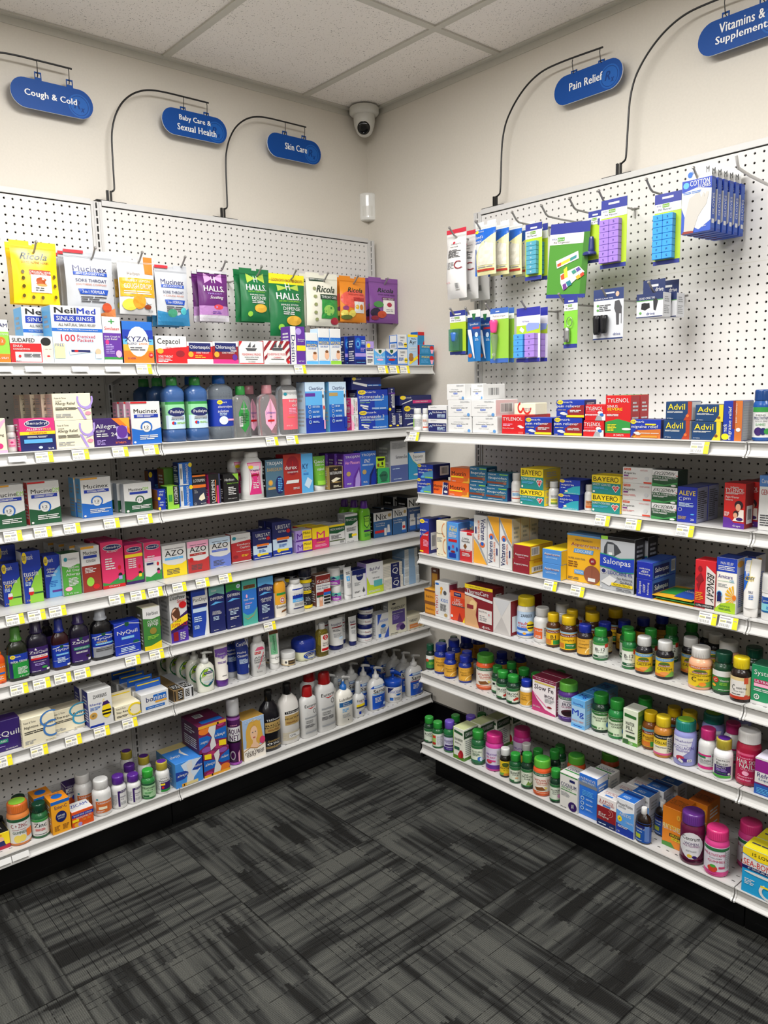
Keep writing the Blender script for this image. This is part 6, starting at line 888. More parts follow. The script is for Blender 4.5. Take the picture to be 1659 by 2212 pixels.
('lot','L6',0.9034,0.366,0.4762,0.0572,0.0343,0.1558,'lotion_bottle','white dandruff shampoo bottle with a pink top','w/w/-','p #e05a80,.12,.84,.88,.84,.7,.95,.3,.95;r.1,.72,.55,.8,r;t.32,.76,.4,.05,w,Rugby;t.5,.6,.84,.06,d,ANTI;t.5,.52,.86,.06,d,DANDRUFF;t.5,.44,.86,.06,d,SHAMPOO;p #d84a60,.3,.2,.36,.2,.8,.75,.74,.75;l0.2,0.26,0.8,0.34,3,s;t.4,.1,.4,.05,d,7.5 fl oz',{}),
('tube','L6',0.8239,0.352,0.4762,0.0476,0.0357,0.1572,'cream_tube','slim green and white ointment tube','#f0f0ea/w/-','r.05,.26,.7,.84,#7cc494;r.05,.84,.95,1,u;t.4,.55,.3,.5,G,Calmoseptine^v;r0,.15,1,.16,k;a.5,.15,.16,.05,.02,0,360,k',{}),
('jar','L6',0.7612,0.3513,0.4762,0.0573,0.0573,0.0514,'cream_jar','small white cream jar with a brown label','w/w/#e9e2d0','r.5,.15,1,.8,#3a2c1e;e.35,.5,.08,.2,d;t.75,.5,.4,.2,x,CREME;r0,0,1,.12,x',{'rz':-0.583,'n':1,'pitch':0.07,'sx':-0.035}),
('vas','L6',0.6782,0.3383,0.4762,0.0892,0.0803,0.0826,'jelly_jar','petroleum jelly jar with a dark blue lid','#d7d8b8/#1b2f86/-','e.6,.45,.42,.42,#1f4aa8;e.55,.55,.3,.18,w;e.55,.55,.28,.15,n;t.55,.55,.44,.16,w,Vaseline;l0.4,0.14,0.8,0.3,3,w',{}),
('oil','L6',0.605,0.3618,0.4762,0.056,0.0336,0.1311,'oil_bottle','golden skin oil bottle with white cap and white label','G:#c2b04a/w/-','r.2,.1,.95,.9,#efe6da;e.6,.76,.24,.12,r;t.6,.76,.2,.16,w,e;r.25,.14,.9,.26,r;t.58,.5,.5,.08,d,Vitamin E;t.58,.4,.5,.08,d,Skin Oil',{}),
('tube','L6',0.5143,0.3346,0.4762,0.0742,0.0557,0.126,'cream_tube','wide white ointment tube with navy cap','w/n/-','t.45,.78,.74,.12,n,Aquaphor;r.1,.66,.86,.7,R;l0.14,0.52,0.7,0.6,2,d;l0.14,0.3,0.75,0.46,4,s;e.65,.26,.2,.05,C',{'n':1,'pitch':0.05,'sx':-0.03}),
('tube','L6',0.4396,0.3492,0.4762,0.0409,0.0307,0.1214,'cream_tube','narrow white ointment tube with navy cap','w/n/-','t.45,.78,.74,.12,n,Aquaphor;r.1,.66,.86,.7,R;l0.14,0.52,0.7,0.6,2,d;l0.14,0.3,0.75,0.46,4,s',{'n':1,'pitch':0.05,'sx':-0.018}),
('jar','L6',0.3647,0.3351,0.4762,0.064,0.064,0.0286,'cream_jar','lowest white cream jar with navy lid in the four-high stack','w/n/w',A[14],{'rz':-0.687}),
('jar','L6',0.3619,0.3351,0.5051,0.064,0.064,0.0439,'cream_jar','second white cream jar with navy lid in the four-high stack','w/n/w',A[14],{'rz':-0.687}),
('jar','L6',0.3604,0.3351,0.5493,0.064,0.064,0.0425,'cream_jar','third white cream jar with navy lid in the four-high stack','w/n/w',A[14],{'rz':-0.687}),
('jar','L6',0.3553,0.3351,0.5921,0.064,0.064,0.0323,'cream_jar','topmost white cream jar with navy lid in the four-high stack','w/n/w',A[14],{'rz':-0.688}),
('box','L6',0.2938,0.3456,0.4762,0.0684,0.05,0.1057,'medicine_carton','white cream carton with blue corner arcs','w/S/w','p #2f50b0,.1,1,.45,1,.1,.55;p #2f50b0,1,.45,1,.0,.6,0;t.55,.72,.74,.1,#6a80c8,VANICREAM;e.55,.5,.2,.07,b;l0.3,0.18,0.8,0.42,5,s;r.14,.06,.36,.2,b',{}),
('box','L6',0.2074,0.3526,0.4762,0.1049,0.035,0.1538,'soap_pack','cream and lavender soap multipack standing up','#dcd8c2/s/e','r.2,.3,.9,.68,#56458a;e.3,.88,.1,.025,k;t.52,.75,.76,.08,k,YARDLEY;t.5,.6,.6,.04,w,english lavender;l0.26,0.42,0.6,0.56,5,v;e.62,.22,.22,.08,#7a5a98;e.75,.16,.15,.08,P;e.5,.14,.1,.04,#9a80b0;l0.1,0.03,0.5,0.06,1,d',{}),
('box','L6',0.1054,0.3398,0.4762,0.0981,0.07,0.0615,'soap_carton','cream soap carton with an orange panel at the shelf end','#dcd4bc/s/e','t.35,.68,.5,.18,k,YARDLEY;r.12,.12,.66,.42,#d98440;t.4,.27,.46,.08,w,oatmeal almond;e.85,.5,.13,.24,#e8dcc8;e.85,.4,.1,.14,u;e.78,.22,.12,.12,#c89a60',{}),
('box','L7',1.8228,0.3325,0.1682,0.0479,0.07,0.0525,'medicine_carton','yellow and red carton at the left end of the bottom shelf','y/y/k','r0,0,1,.25,#a8203a;e.5,.6,.16,.16,#e0b090;p n,.3,.2,.75,.2,.66,.5,.38,.5;t.3,.88,.5,.1,r,kids||r.1,.1,.8,.8,k;t.45,.5,.5,.3,w,PEDIA',{}),
('pill','L7',1.7987,0.2545,0.1682,0.031,0.031,0.0485,'pill_bottle','black supplement carton behind the yellow and red one','k/k/k','t.5,.6,.8,.2,w,e',{'rz':-0.217}),
('gum','L7',1.7665,0.3536,0.1682,0.0652,0.0652,0.1301,'gummy_jar','orange gummy jar with lime lid top','#d07a3a/#c8662a/w','r0,.88,1,1,G;t.5,.72,.7,.16,R,C + ZINC;t.5,.56,.6,.06,R,immune support;t.5,.44,.6,.11,G,GUMMIES;e.4,.18,.17,.16,#e8d060;e.62,.2,.15,.14,#e8d060;r.8,.2,1,.5,o',{'rz': -0.24, 'captop': 'l'}),
('pill','L7',1.7082,0.363,0.1682,0.0503,0.0503,0.1067,'pill_bottle','dark green zinc bottle with dark green cap','#1f5c34/#123f2c/#d6d8d4','r0,.86,1,1,g;t.5,.66,.7,.24,k,Zinc;l0.2,0.3,0.8,0.46,3,r;l0.15,0.06,0.85,0.14,1,d',{'rz':-0.263,'n':1,'pitch':0.085,'sx':-0.035}),
('box','L7',1.6553,0.3688,0.1682,0.056,0.06,0.1085,'medicine_carton','orange vitamin carton with a dark blue disc','#e8a022/#c27c18/#e08a1e','r0,.9,1,1,b;t.52,.8,.66,.1,n,Ester-C;e.5,.5,.3,.17,n;t.5,.53,.4,.06,w,IMMUNE;t.5,.46,.34,.04,w,SUPPORT;l0.1,0.1,0.4,0.26,4,u;l0.55,0.1,0.9,0.26,4,u;||e.5,.5,.3,.26,b;t.5,.8,.5,.14,n,Ester-C',{'n':1,'pitch':0.062,'sx':-0.03}),
('box','L7',1.5904,0.37,0.1682,0.067,0.06,0.0525,'medicine_carton','small orange cold tablet carton in front','#d9541e/o/w','r0,.62,1,.82,B;t.5,.72,.86,.1,w,SHORTENS COLDS;t.55,.54,.7,.1,w,RAPIDMELTS;e.25,.15,.18,.14,O;e.35,.14,.1,.12,v;r.0,.34,.3,.5,y;t.66,.36,.4,.12,O,25||t.5,.6,.8,.3,B,ZICAM',{}),
('box','L7',1.5538,0.23,0.1682,0.0736,0.05,0.0695,'medicine_carton','white, purple and orange cold remedy carton behind the small one','w/p/P','r0,0,1,.42,#d9541e;r0,.9,1,1,P;t.48,.95,.8,.05,w,PLUS ELDERBERRY;t.48,.8,.86,.13,n,ZICAM;r0,.62,1,.7,P;t.5,.66,.86,.05,w,SHORTENS COLDS;e.5,.4,.26,.18,B;t.5,.44,.2,.1,w,#1;t.5,.34,.4,.05,O,COLD',{}),
('pill','L7',1.5152,0.3664,0.1682,0.0588,0.0588,0.1168,'pill_bottle','large white supplement bottle with an orange label','w/w/-','r.16,.04,1,.72,#c86a34;r0,.72,1,1,w;e.25,.84,.06,.05,t;t.6,.62,.7,.12,w,Childrens;r.3,.25,.75,.4,e;l0.2,0.08,0.6,0.18,2,w',{'rz':-0.336,'n':1,'pitch':0.08,'sx':-0.03}),
('pill','L7',1.4585,0.367,0.1682,0.0479,0.0479,0.1084,'pill_bottle','white melatonin bottle with purple cap, left of the matching pair','w/p/w',A[15],{'rz':-0.357}),
('pill','L7',1.4096,0.3714,0.1682,0.0464,0.0464,0.0977,'pill_bottle','white melatonin bottle with purple cap, right of the matching pair','w/p/w',A[15],{'rz':-0.375,'n':1,'pitch':0.075,'sx':0.02}),
('pill','L7',1.3604,0.3769,0.1682,0.0462,0.0462,0.0982,'pill_bottle','dark green melatonin bottle with bright green cap','#2a7a3a/#35a03a/#9fc79a','r0,.86,1,1,G;t.5,.68,.84,.14,k,MELATONIN;t.6,.52,.4,.1,k,10 mg;r.1,.05,.5,.16,G;l0.2,0.25,0.8,0.4,2,g',{'rz':-0.394}),
('pill','L7',1.3087,0.3757,0.1682,0.0478,0.0478,0.1091,'pill_bottle','white melatonin bottle with gold-banded purple cap','w/#b0a038/w','t.6,.86,.5,.06,d,NATROL;t.6,.7,.66,.12,k,Melatonin;r.35,.14,1,.6,P;r.35,.42,.66,.54,y;e.5,.28,.09,.08,r;r.35,0,1,.14,g;l0.02,0.1,0.3,0.8,9,s',{'rz': -0.412, 'n': 2, 'pitch': 0.08, 'sx': -0.028, 'captop': 'p'}),
('box','L7',1.22,0.325,0.1682,0.1022,0.15,0.0902,'pad_carton','light blue sanitary pad carton','#3f8ad8/#4a8ac0/#3a80d0','p #c9d8e8,.2,.9,.4,.4,.62,.2,.9,.5,.98,.95,.5,1;p #1f3f98,0,.3,0,.66,.35,.62,.52,.5,.3,.32;p #1f3f98,1,.62,1,.98,.78,.8,.6,.55,.8,.5;p w,.46,.5,.4,.85,.6,.98,.62,.75,.54,.5,.66,.25,.6,.05,.36,.05,.4,.3;t.24,.48,.4,.14,w,always^i;t.82,.68,.34,.1,w,flexfoam^i;r.2,.02,.8,.14,#d9c88a;r.2,.02,.36,.14,O;t.28,.08,.04,.08,k,1||r0,.7,1,1,#d9c88a;t.25,.35,.4,.18,w,always^i;p w,.5,.5,.56,.3,.66,.2,.6,.5,.66,.7',{}),
('box','L7',1.1124,0.333,0.1682,0.1026,0.13,0.093,'pad_carton','maroon and blue floral pad carton, lower of two','#7a2452/#4a1a44/#5a2a6a','p b,0,.25,0,.7,.4,.62,.55,.5,.4,.3;p b,1,.4,1,.85,.7,.7,.55,.5,.7,.4;e.3,.9,.16,.1,#a83060;e.75,.9,.18,.1,#8a50a0;e.8,.2,.2,.14,#e0782a;e.2,.1,.14,.1,#b03070;p w,.46,.5,.4,.85,.6,.98,.62,.75,.54,.5,.66,.25,.6,.05,.36,.05,.4,.3;t.25,.5,.42,.15,w,always^i;t.82,.62,.3,.1,w,radiant^i;r0,.0,1,.1,O;t.3,.06,.06,.08,k,1;p y,.04,.74,.3,.7,.3,.9,.04,.94',{}),
('box','L7',1.1222,0.333,0.2615,0.1088,0.13,0.1017,'pad_carton','maroon and blue floral pad carton, upside down on the other','#7a2452/#4a1a44/#6a1f48','~p b,0,.25,0,.7,.4,.62,.55,.5,.4,.3;p b,1,.4,1,.85,.7,.7,.55,.5,.7,.4;e.3,.9,.16,.1,#a83060;e.75,.9,.18,.1,#8a50a0;e.8,.2,.2,.14,#e0782a;e.2,.1,.14,.1,#b03070;p w,.46,.5,.4,.85,.6,.98,.62,.75,.54,.5,.66,.25,.6,.05,.36,.05,.4,.3;t.25,.5,.42,.15,w,always^i;t.82,.62,.3,.1,w,radiant^i;r0,.0,1,.1,O;t.3,.06,.06,.08,k,1;p y,.04,.74,.3,.7,.3,.9,.04,.94;||b.25,.55,.55,.8;r.2,.1,.95,.3,b',{}),
('can','L7',1.0198,0.365,0.1682,0.0486,0.0486,0.248,'spray_can','tall purple hairspray can with white cap','#43164a/S/-','r0,.5,1,.8,#d8d8da;r0,.95,1,1,#9a5aa8;t.52,.7,.86,.12,#43164a,AQUA^b;t.52,.57,.7,.12,#43164a,NET^b;r.1,.47,1,.5,k;t.5,.84,.5,.04,M,professional;e.35,.2,.2,.1,#a8a0ac;e.35,.2,.14,.07,#43164a;p M,.75,.24,.85,.3,.85,.05,.75,.05;r0,0,1,.05,#9a4aa8',{'rz':-0.508}),
('box','L7',0.9493,0.3494,0.1682,0.0925,0.075,0.1585,'hair_colour_carton','hair colour carton with a blonde woman','#9fb8d8/#c8a050/#b08a40',"r0,0,1,.3,#efe8dc;e.5,.6,.38,.36,#d6a748;p #d6a748,.12,.3,.2,.8,.8,.9,.95,.35,.6,.4,.5,.3;e.5,.62,.17,.18,#e8bf9c;p #e8bf9c,.42,.36,.6,.36,.58,.52,.44,.52;p #e8bf9c,.2,.24,.8,.24,.62,.38,.4,.38;p #cf9f45,.3,.75,.5,.86,.7,.72,.56,.82;e.44,.65,.03,.012,#4a5a68;e.57,.655,.03,.012,#4a5a68;e.5,.52,.06,.014,#b84a4a;e.87,.4,.13,.09,#d04070;t.5,.94,.8,.05,C,CLAIROL;p #efe8dc,0,0,0,.24,.3,.3,.6,.24,1,.32,1,0;p #a87a30,0,.25,.3,.31,.6,.25,1,.33,1,.31,.6,.23,.3,.29,0,.23;t.34,.19,.56,.1,#3a2a20,nice'n;t.34,.1,.44,.08,#3a2a20,easy;l0.62,0.1,0.92,0.2,4,d",{}),
('sham','L7',0.8603,0.3542,0.1682,0.086,0.0602,0.2315,'shampoo_bottle','black shampoo bottle with gold label, at the left of the white one','#15141a/k/-','t.56,.88,.8,.06,w,TRESemme;r.1,.5,.95,.82,x;t.52,.72,.8,.05,k,RICH;t.52,.65,.86,.05,k,MOISTURE;l0.2,0.54,0.8,0.6,2,u;t.5,.24,.6,.06,x,SHAMPOO;t.45,.16,.6,.06,w,0%;l0.1,0.02,0.9,0.09,3,x',{}),
('sham','L7',0.7723,0.3494,0.1682,0.0902,0.0631,0.2327,'shampoo_bottle','white conditioner bottle with black cap and gold label','#e0ddd8/k/-','r.15,.86,.95,.94,k;t.55,.9,.74,.05,w,TRESemme;r.15,.52,.95,.82,x;t.55,.71,.8,.05,k,MOISTURE;l0.2,0.56,0.8,0.62,2,u;l0.05,0.04,0.95,0.3,8,#c8bda0;r.3,.12,.9,.24,w;t.5,.18,.3,.06,d,0%',{}),
('lot','L7',0.6903,0.367,0.1682,0.0727,0.0436,0.2033,'lotion_bottle','smaller white lotion bottle with red cap','w/#a8191c/-',A[16],{}),
('lot','L7',0.6039,0.3629,0.1682,0.0869,0.0521,0.2368,'lotion_bottle','larger white lotion bottle with red cap','w/#9c171a/-',A[16],{'n':1,'pitch':0.065,'sx':-0.025}),
('pump','L7',0.5151,0.3707,0.1682,0.0788,0.0473,0.2021,'pump_bottle','white pump lotion bottle with blue collar','#e9e6dc/w/-','t.5,.86,.86,.1,k,Lubriderm;r.06,.6,.95,.76,#2a6096;t.45,.7,.4,.05,w,Daily;t.5,.64,.5,.05,w,Moisture;l0.2,0.4,0.6,0.54,3,c;l0.2,0.2,0.7,0.34,3,s;e.55,.1,.03,.02,k',{'n': 1, 'pitch': 0.06, 'sx': -0.03, 'collar': '#2a6ab8'}),
('spray','L7',0.4286,0.3594,0.1682,0.0548,0.0356,0.151,'spray_bottle','small white spray lotion bottle with a clear cap','w/#c9cccd/-','t.5,.82,.7,.1,k,Eucerin;p r,.3,.76,.6,.7,.8,.77,.6,.73;r.1,.5,.95,.62,y;r.1,.42,.95,.5,d;r.3,.1,.5,.24,B;l0.5,0.1,0.85,0.3,3,s',{'n':2,'pitch':0.05,'sx':-0.02}),
('pump','L7',0.324,0.3503,0.1682,0.0828,0.0497,0.1864,'pump_bottle','white pump lotion bottle with blue label, left of the tub','w/w/-','p #1f50b5,0,.84,.1,.94,.9,.94,1,.84;r.16,.86,.8,.93,C;t.5,.72,.76,.15,k,Sarna;r.06,.6,.9,.62,c;r.06,0,.94,.56,#1f50b5;p #17409a,.4,0,.94,.56,.94,0;l0.2,0.26,0.6,0.48,4,w;r.74,.1,.86,.2,C',{'n':3,'pitch':0.058,'sx':-0.02}),
('tub','L7',0.2097,0.3327,0.1682,0.0793,0.0793,0.1394,'pump_jar','white cream tub with a blue pump lid','#eceae8/#1f4fb8/-','p n,.2,1,.55,1,.2,.6;t.62,.72,.7,.2,#6a80c8,VANICREAM;e.8,.5,.14,.06,b;r.3,.1,.5,.3,b;l0.55,0.1,0.9,0.35,4,s',{'rz':-0.722,'n':1,'pitch':0.1,'sx':-0.03}),
('pump','L7',0.1015,0.3493,0.1682,0.0862,0.0517,0.1852,'pump_bottle','white pump lotion bottle with blue label, right of the tub','w/w/-','p #1f50b5,0,.84,.1,.94,.9,.94,1,.84;r.16,.86,.8,.93,C;t.5,.72,.76,.15,k,Sarna;r.06,.57,.94,.6,#8a2a5a;r.06,0,.94,.56,#1f50b5;p #17409a,.4,0,.94,.56,.94,0;l0.2,0.26,0.6,0.48,4,w;r.74,.1,.86,.2,C',{'n':3,'pitch':0.058,'sx':-0.006}),
('pump','L7',0.2073,0.145,0.1682,0.0834,0.0501,0.1553,'pump_bottle','blue pump bottle at the back near the corner','#1a3f98/#1a3f98/-','',{}),
('pill','R1',0.7315,0.4137,1.3632,0.0326,0.0326,0.0784,'pill_bottle','white tablet bottle at the very end of the right upper shelf','w/w/w','l0.1,0.2,0.9,0.9,8,s;r0,.15,.1,.9,l',{'rz':0.809}),
('pill','R1',0.7599,0.4034,1.3632,0.0231,0.0231,0.0784,'pill_bottle','white tablet bottle with coral stripe beside the navy pain cartons','w/w/w','r.1,.1,.9,.2,#d05a40;a.5,.5,.2,.16,.03,0,360,s;l0.1,0.65,0.9,0.85,3,#d08a70',{'rz':0.8}),
('box','R1',0.857,0.4154,1.3632,0.087,0.05,0.0432,'medicine_carton','white and navy night pain carton, lower of two','w/w/w',A[17],{}),
('box','R1',0.8573,0.4154,1.4067,0.0879,0.05,0.0455,'medicine_carton','white and navy night pain carton, upper of two','w/w/w',A[17],{}),
('box','R1',0.9625,0.3854,1.3632,0.1077,0.11,0.0519,'medicine_carton','white tablet carton, bottom row left of the pile','w/w/w',A[18],{}),
('box','R1',1.0734,0.3854,1.3632,0.1059,0.11,0.0528,'medicine_carton','white tablet carton, bottom row right of the pile','w/w/w',A[18],{}),
('box','R1',0.9613,0.3854,1.4154,0.1049,0.11,0.0547,'medicine_carton','white tablet carton, middle row left of the pile','w/w/w',A[18],{}),
('box','R1',1.0675,0.3854,1.4163,0.1055,0.11,0.0537,'medicine_carton','white tablet carton with a pink end, middle row right of the pile','w/#d9bdbd/w',A[18],{}),
('box','R1',0.9456,0.3854,1.4704,0.0828,0.11,0.0528,'medicine_carton','white tablet carton on top of the pile','w/w/w',A[18],{}),
('box','R1',1.014,0.3554,1.4703,0.0534,0.11,0.0503,'medicine_carton','white tablet carton on top of the pile, right of the other','w/w/w',A[18],{}),
('box','R1',1.1912,0.3754,1.3632,0.0909,0.13,0.0584,'medicine_carton','red extra strength caplet carton','#c4161c/#a81218/r','t.48,.8,.86,.18,w,TYLENOL;l0.06,0.42,0.5,0.56,2,M;t.3,.3,.5,.08,w,Extra Strength;e.8,.42,.1,.05,w;e.88,.36,.1,.05,w;p r,.7,0,.8,.3,1,.3,.95,0;r.74,.03,.95,.12,#e05a50',{}),
('box','R1',1.1969,0.3604,1.4219,0.0834,0.06,0.0352,'medicine_carton','cream carton with a red ribbon lying on the red one','e/e/e','a.3,.6,.14,.5,.06,90,360,#b82a20;a.62,.6,.2,.6,.06,180,360,#b82a20;l0.5,0.3,0.8,0.6,3,s',{}),
('box','R1',1.2886,0.4104,1.3632,0.1002,0.06,0.0511,'medicine_carton','navy and red pain reliever carton beside the red caplet carton','B/n/B',A[19],{}),
('box','R1',1.396,0.4104,1.3632,0.0995,0.06,0.0521,'medicine_carton','navy and red pain reliever carton, lower of two','B/n/B',A[19],{}),
('box','R1',1.404,0.4104,1.4156,0.0971,0.06,0.0511,'medicine_carton','navy and red pain reliever carton, upper of two','B/n/B',A[19],{}),
('box','R1',1.4846,0.4154,1.3632,0.0668,0.05,0.0453,'medicine_carton','red and silver gel capsule carton, lower of two','#c4161c/r/r',A[20],{}),
('box','R1',1.4896,0.4154,1.4088,0.0667,0.05,0.0442,'medicine_carton','red and silver gel capsule carton, upper of two','#c4161c/r/r',A[20],{}),
('box','R1',1.5624,0.4179,1.3632,0.0791,0.045,0.1152,'medicine_carton','tall red and green sinus carton','#c4161c/#a81218/g','p g,0,.1,0,.36,.5,.44,1,.36,1,.1;t.5,.88,.86,.1,w,TYLENOL;t.28,.74,.42,.06,w,SINUS;t.38,.67,.6,.06,y,SEVERE;t.36,.6,.5,.04,o,Acetaminophen;l0.06,0.5,0.55,0.56,2,w;l0.1,0.14,0.45,0.32,5,y;e.85,.2,.18,.03,w;t.55,.05,.4,.04,w,24 CAPLETS',{'n':1,'pitch':0.047}),
('box','R1',1.6471,0.4104,1.3632,0.0896,0.06,0.0497,'medicine_carton','navy and orange migraine carton lying flat, left of the yellow lettered stacks','B/n/n','p #c06a2a,.1,0,.25,.42,1,.5,1,0;p #7a2420,.25,.42,.1,0,.02,0,.2,.46;e.1,.88,.1,.12,y;t.1,.88,.14,.09,n,sun;t.32,.88,.3,.12,w,mark;t.48,.6,.88,.2,w,migraine relief;r.5,.7,.85,.78,y;l0.35,0.24,0.95,0.3,1,w;e.22,.28,.1,.06,w;e.27,.22,.09,.06,S;t.12,.08,.14,.06,y,100;r.35,.04,.9,.14,#d08a2a',{}),
('box','R1',1.7361,0.4154,1.3632,0.0725,0.05,0.0488,'medicine_carton','navy carton with yellow lettering and red corner, lower left of four','#123a66/S/#1a3050',A[21],{}),
('box','R1',1.7405,0.4154,1.4123,0.0714,0.05,0.048,'medicine_carton','navy carton with yellow lettering and red corner, upper left of four','#123a66/S/#1a3050',A[21],{}),
('box','R1',1.8161,0.4154,1.3632,0.0754,0.05,0.0462,'medicine_carton','navy carton with yellow lettering and yellow corner, lower right of four','#123a66/S/#1a3050',A[22],{}),
('box','R1',1.8224,0.4154,1.4097,0.0725,0.05,0.0422,'medicine_carton','navy carton with yellow lettering and yellow corner, upper right of four','#123a66/S/#1a3050',A[22],{}),
('box','R1',1.8828,0.4104,1.3632,0.0474,0.06,0.0979,'medicine_carton','navy and orange migraine carton standing on end','B/#8a8d92/d','r.62,0,1,1,#c06a2a;r.5,.3,.64,1,#7a2420;e.14,.1,.2,.08,y;t.12,.32,.2,.2,w,mark^v;t.38,.44,.22,.84,w,migraine relief^v;e.82,.28,.12,.05,w;t.7,.7,.1,.5,w,pain reliever^v|l.1,.05,.9,.95,14,s',{}),
('gum','R1',1.937,0.3978,1.3632,0.0444,0.0444,0.1239,'gummy_jar','blue gummy jar at the right edge of the upper shelf','#1a4f96/#17417e/w','r0,.84,1,1,g;t.4,.74,.5,.05,d,MENS;t.5,.64,.86,.1,n,MULTIVITAMIN;t.45,.54,.6,.05,d,B12 D3 ZINC;t.4,.43,.5,.08,g,GUMMIES;e.3,.2,.2,.14,P;e.55,.2,.16,.12,n;e.75,.2,.16,.1,g',{'rz':0.402}),
('box','R2',0.7364,0.3468,1.1348,0.073,0.09,0.0527,'medicine_carton','navy and sky night pain carton, lower of two at the shelf end','B/n/n','e.14,.88,.13,.11,y;t.13,.88,.16,.09,n,sun;t.42,.89,.36,.1,w,mark;p #4a8ab0,.2,0,.4,.4,1,.6,1,0;t.4,.62,.66,.16,w,ibuprofen;t.84,.62,.24,.16,y,pm;l0.1,0.36,0.6,0.46,2,C;e.35,.12,.12,.06,c;r.5,.06,1,.14,l',{}),
('box','R2',0.7427,0.3468,1.1878,0.0802,0.09,0.0515,'medicine_carton','navy and sky night pain carton, upper of two at the shelf end','B/n/n','e.14,.88,.13,.11,y;t.13,.88,.16,.09,n,sun;t.42,.89,.36,.1,w,mark;p #4a8ab0,.2,0,.4,.4,1,.6,1,0;t.4,.62,.66,.16,w,ibuprofen;t.84,.62,.24,.16,y,pm;l0.1,0.36,0.6,0.46,2,C;e.35,.12,.12,.06,c;r.5,.06,1,.14,l;|r.4,.2,.9,.85,w;b.45,.25,.85,.8',{}),
('box','R2',0.8105,0.3569,1.1348,0.0742,0.05,0.0444,'medicine_carton','orange and navy night pain carton','#e0601c/n/o','p n,.72,1,1,1,1,0,.64,0;p w,.68,1,.72,1,.64,0,.6,0;t.34,.66,.6,.22,k,Motrin;t.84,.66,.3,.26,w,PM;l0.06,0.3,0.5,0.44,2,R;e.86,.24,.12,.1,w',{}),
('box','R2',0.8981,0.3513,1.1348,0.097,0.06,0.0478,'medicine_carton','orange ibuprofen carton, lower of two','#e0601c/o/o',A[23],{}),
('box','R2',0.9049,0.3513,1.1829,0.0916,0.06,0.0512,'medicine_carton','orange ibuprofen carton, upper of two','#e0601c/o/o',A[23],{}),
('box','R2',0.9891,0.3557,1.1348,0.0761,0.055,0.0513,'medicine_carton','teal ibuprofen carton, lower of the left pair','#1d5f84/n/T',A[24],{}),
('box','R2',0.9919,0.3557,1.1864,0.0767,0.055,0.0567,'medicine_carton','teal ibuprofen carton, upper of the left pair','#1d5f84/#16405e/T',A[24],{}),
('box','R2',1.0738,0.3558,1.1348,0.0921,0.055,0.0454,'medicine_carton','teal ibuprofen carton, lower of the right pair','#1d5f84/n/T',A[24],{}),
('box','R2',1.079,0.3558,1.1805,0.0911,0.055,0.0476,'medicine_carton','teal ibuprofen carton, upper of the right pair','#1d5f84/#16405e/T',A[24],{}),
('pill','R2',1.1421,0.361,1.1348,0.035,0.035,0.0955,'pill_bottle','white ibuprofen bottle left of the yellow and teal boxes','w/w/w','r0,.1,1,.16,#c84a30;t.4,.6,.6,.1,#c84a30,profen;l0.1,0.3,0.9,0.5,3,c',{'rz':0.687}),
('box','R2',1.2277,0.3614,1.1348,0.0961,0.06,0.0507,'medicine_carton','yellow and teal low dose aspirin carton, lower of two','#1f857f/y/y',A[25],{}),
('box','R2',1.2276,0.3464,1.1858,0.0881,0.09,0.0659,'medicine_carton','yellow and teal low dose aspirin carton, upper of two','#1f857f/#c9b040/y',A[25],{}),
('pill','R2',1.2931,0.363,1.1348,0.0341,0.0341,0.0784,'pill_bottle','white aspirin bottle with a yellow and green label','w/w/w','r.2,.1,.8,.5,#d9d04a;r.2,.05,.8,.2,#6a8a40;t.5,.4,.5,.1,k,ASPIRIN;l0.2,0.6,0.8,0.8,3,s',{'rz':0.639}),
('box','R2',1.3637,0.3567,1.1348,0.0749,0.06,0.0469,'medicine_carton','navy and aqua aspirin carton, lower of two','B/n/B',A[26],{}),
('box','R2',1.3679,0.3567,1.182,0.075,0.06,0.0436,'medicine_carton','navy and aqua aspirin carton, upper of two','B/n/B',A[26],{}),
('pill','R2',1.4207,0.3584,1.1348,0.0302,0.0302,0.0777,'pill_bottle','white aspirin bottle with an orange brown label','w/w/w','r.1,.05,1,.62,#c88a5a;r.1,.05,1,.2,#c05a28;t.55,.5,.7,.1,k,ASPIRIN;t.5,.36,.4,.08,k,81 mg',{'rz':0.598}),
('box','R2',1.4868,0.3486,1.1348,0.0954,0.055,0.0549,'medicine_carton','yellow and teal safety coated aspirin carton, lower of two','#1f857f/y/y',A[27],{}),
('box','R2',1.4879,0.3486,1.19,0.0961,0.055,0.0552,'medicine_carton','yellow and teal safety coated aspirin carton, upper of two','#1f857f/y/y',A[27],{}),
('box','R2',1.5816,0.3394,1.1348,0.0933,0.055,0.0439,'medicine_carton','lowest white aspirin carton with a red oval in a stack of three','w/S/w',A[28],{}),
('box','R2',1.5827,0.3394,1.179,0.0927,0.055,0.0486,'medicine_carton','middle white aspirin carton with a red oval in a stack of three','w/S/w',A[28],{}),
('box','R2',1.5832,0.3394,1.2279,0.0936,0.055,0.0456,'medicine_carton','topmost white aspirin carton with a red oval in a stack of three','w/S/w',A[28],{}),
('box','R2',1.675,0.3532,1.1348,0.0738,0.055,0.0456,'medicine_carton','lowest dark green and white headache carton in a stack of three','#1a4a2a/#26382c/d',A[29],{}),
('box','R2',1.6751,0.3532,1.1807,0.0756,0.055,0.0459,'medicine_carton','middle dark green and white headache carton in a stack of three','#1a4a2a/#26382c/d',A[29],{}),
('box','R2',1.6753,0.3532,1.2269,0.075,0.055,0.0459,'medicine_carton','topmost dark green and white headache carton in a stack of three','#1a4a2a/#26382c/d',A[29],{}),
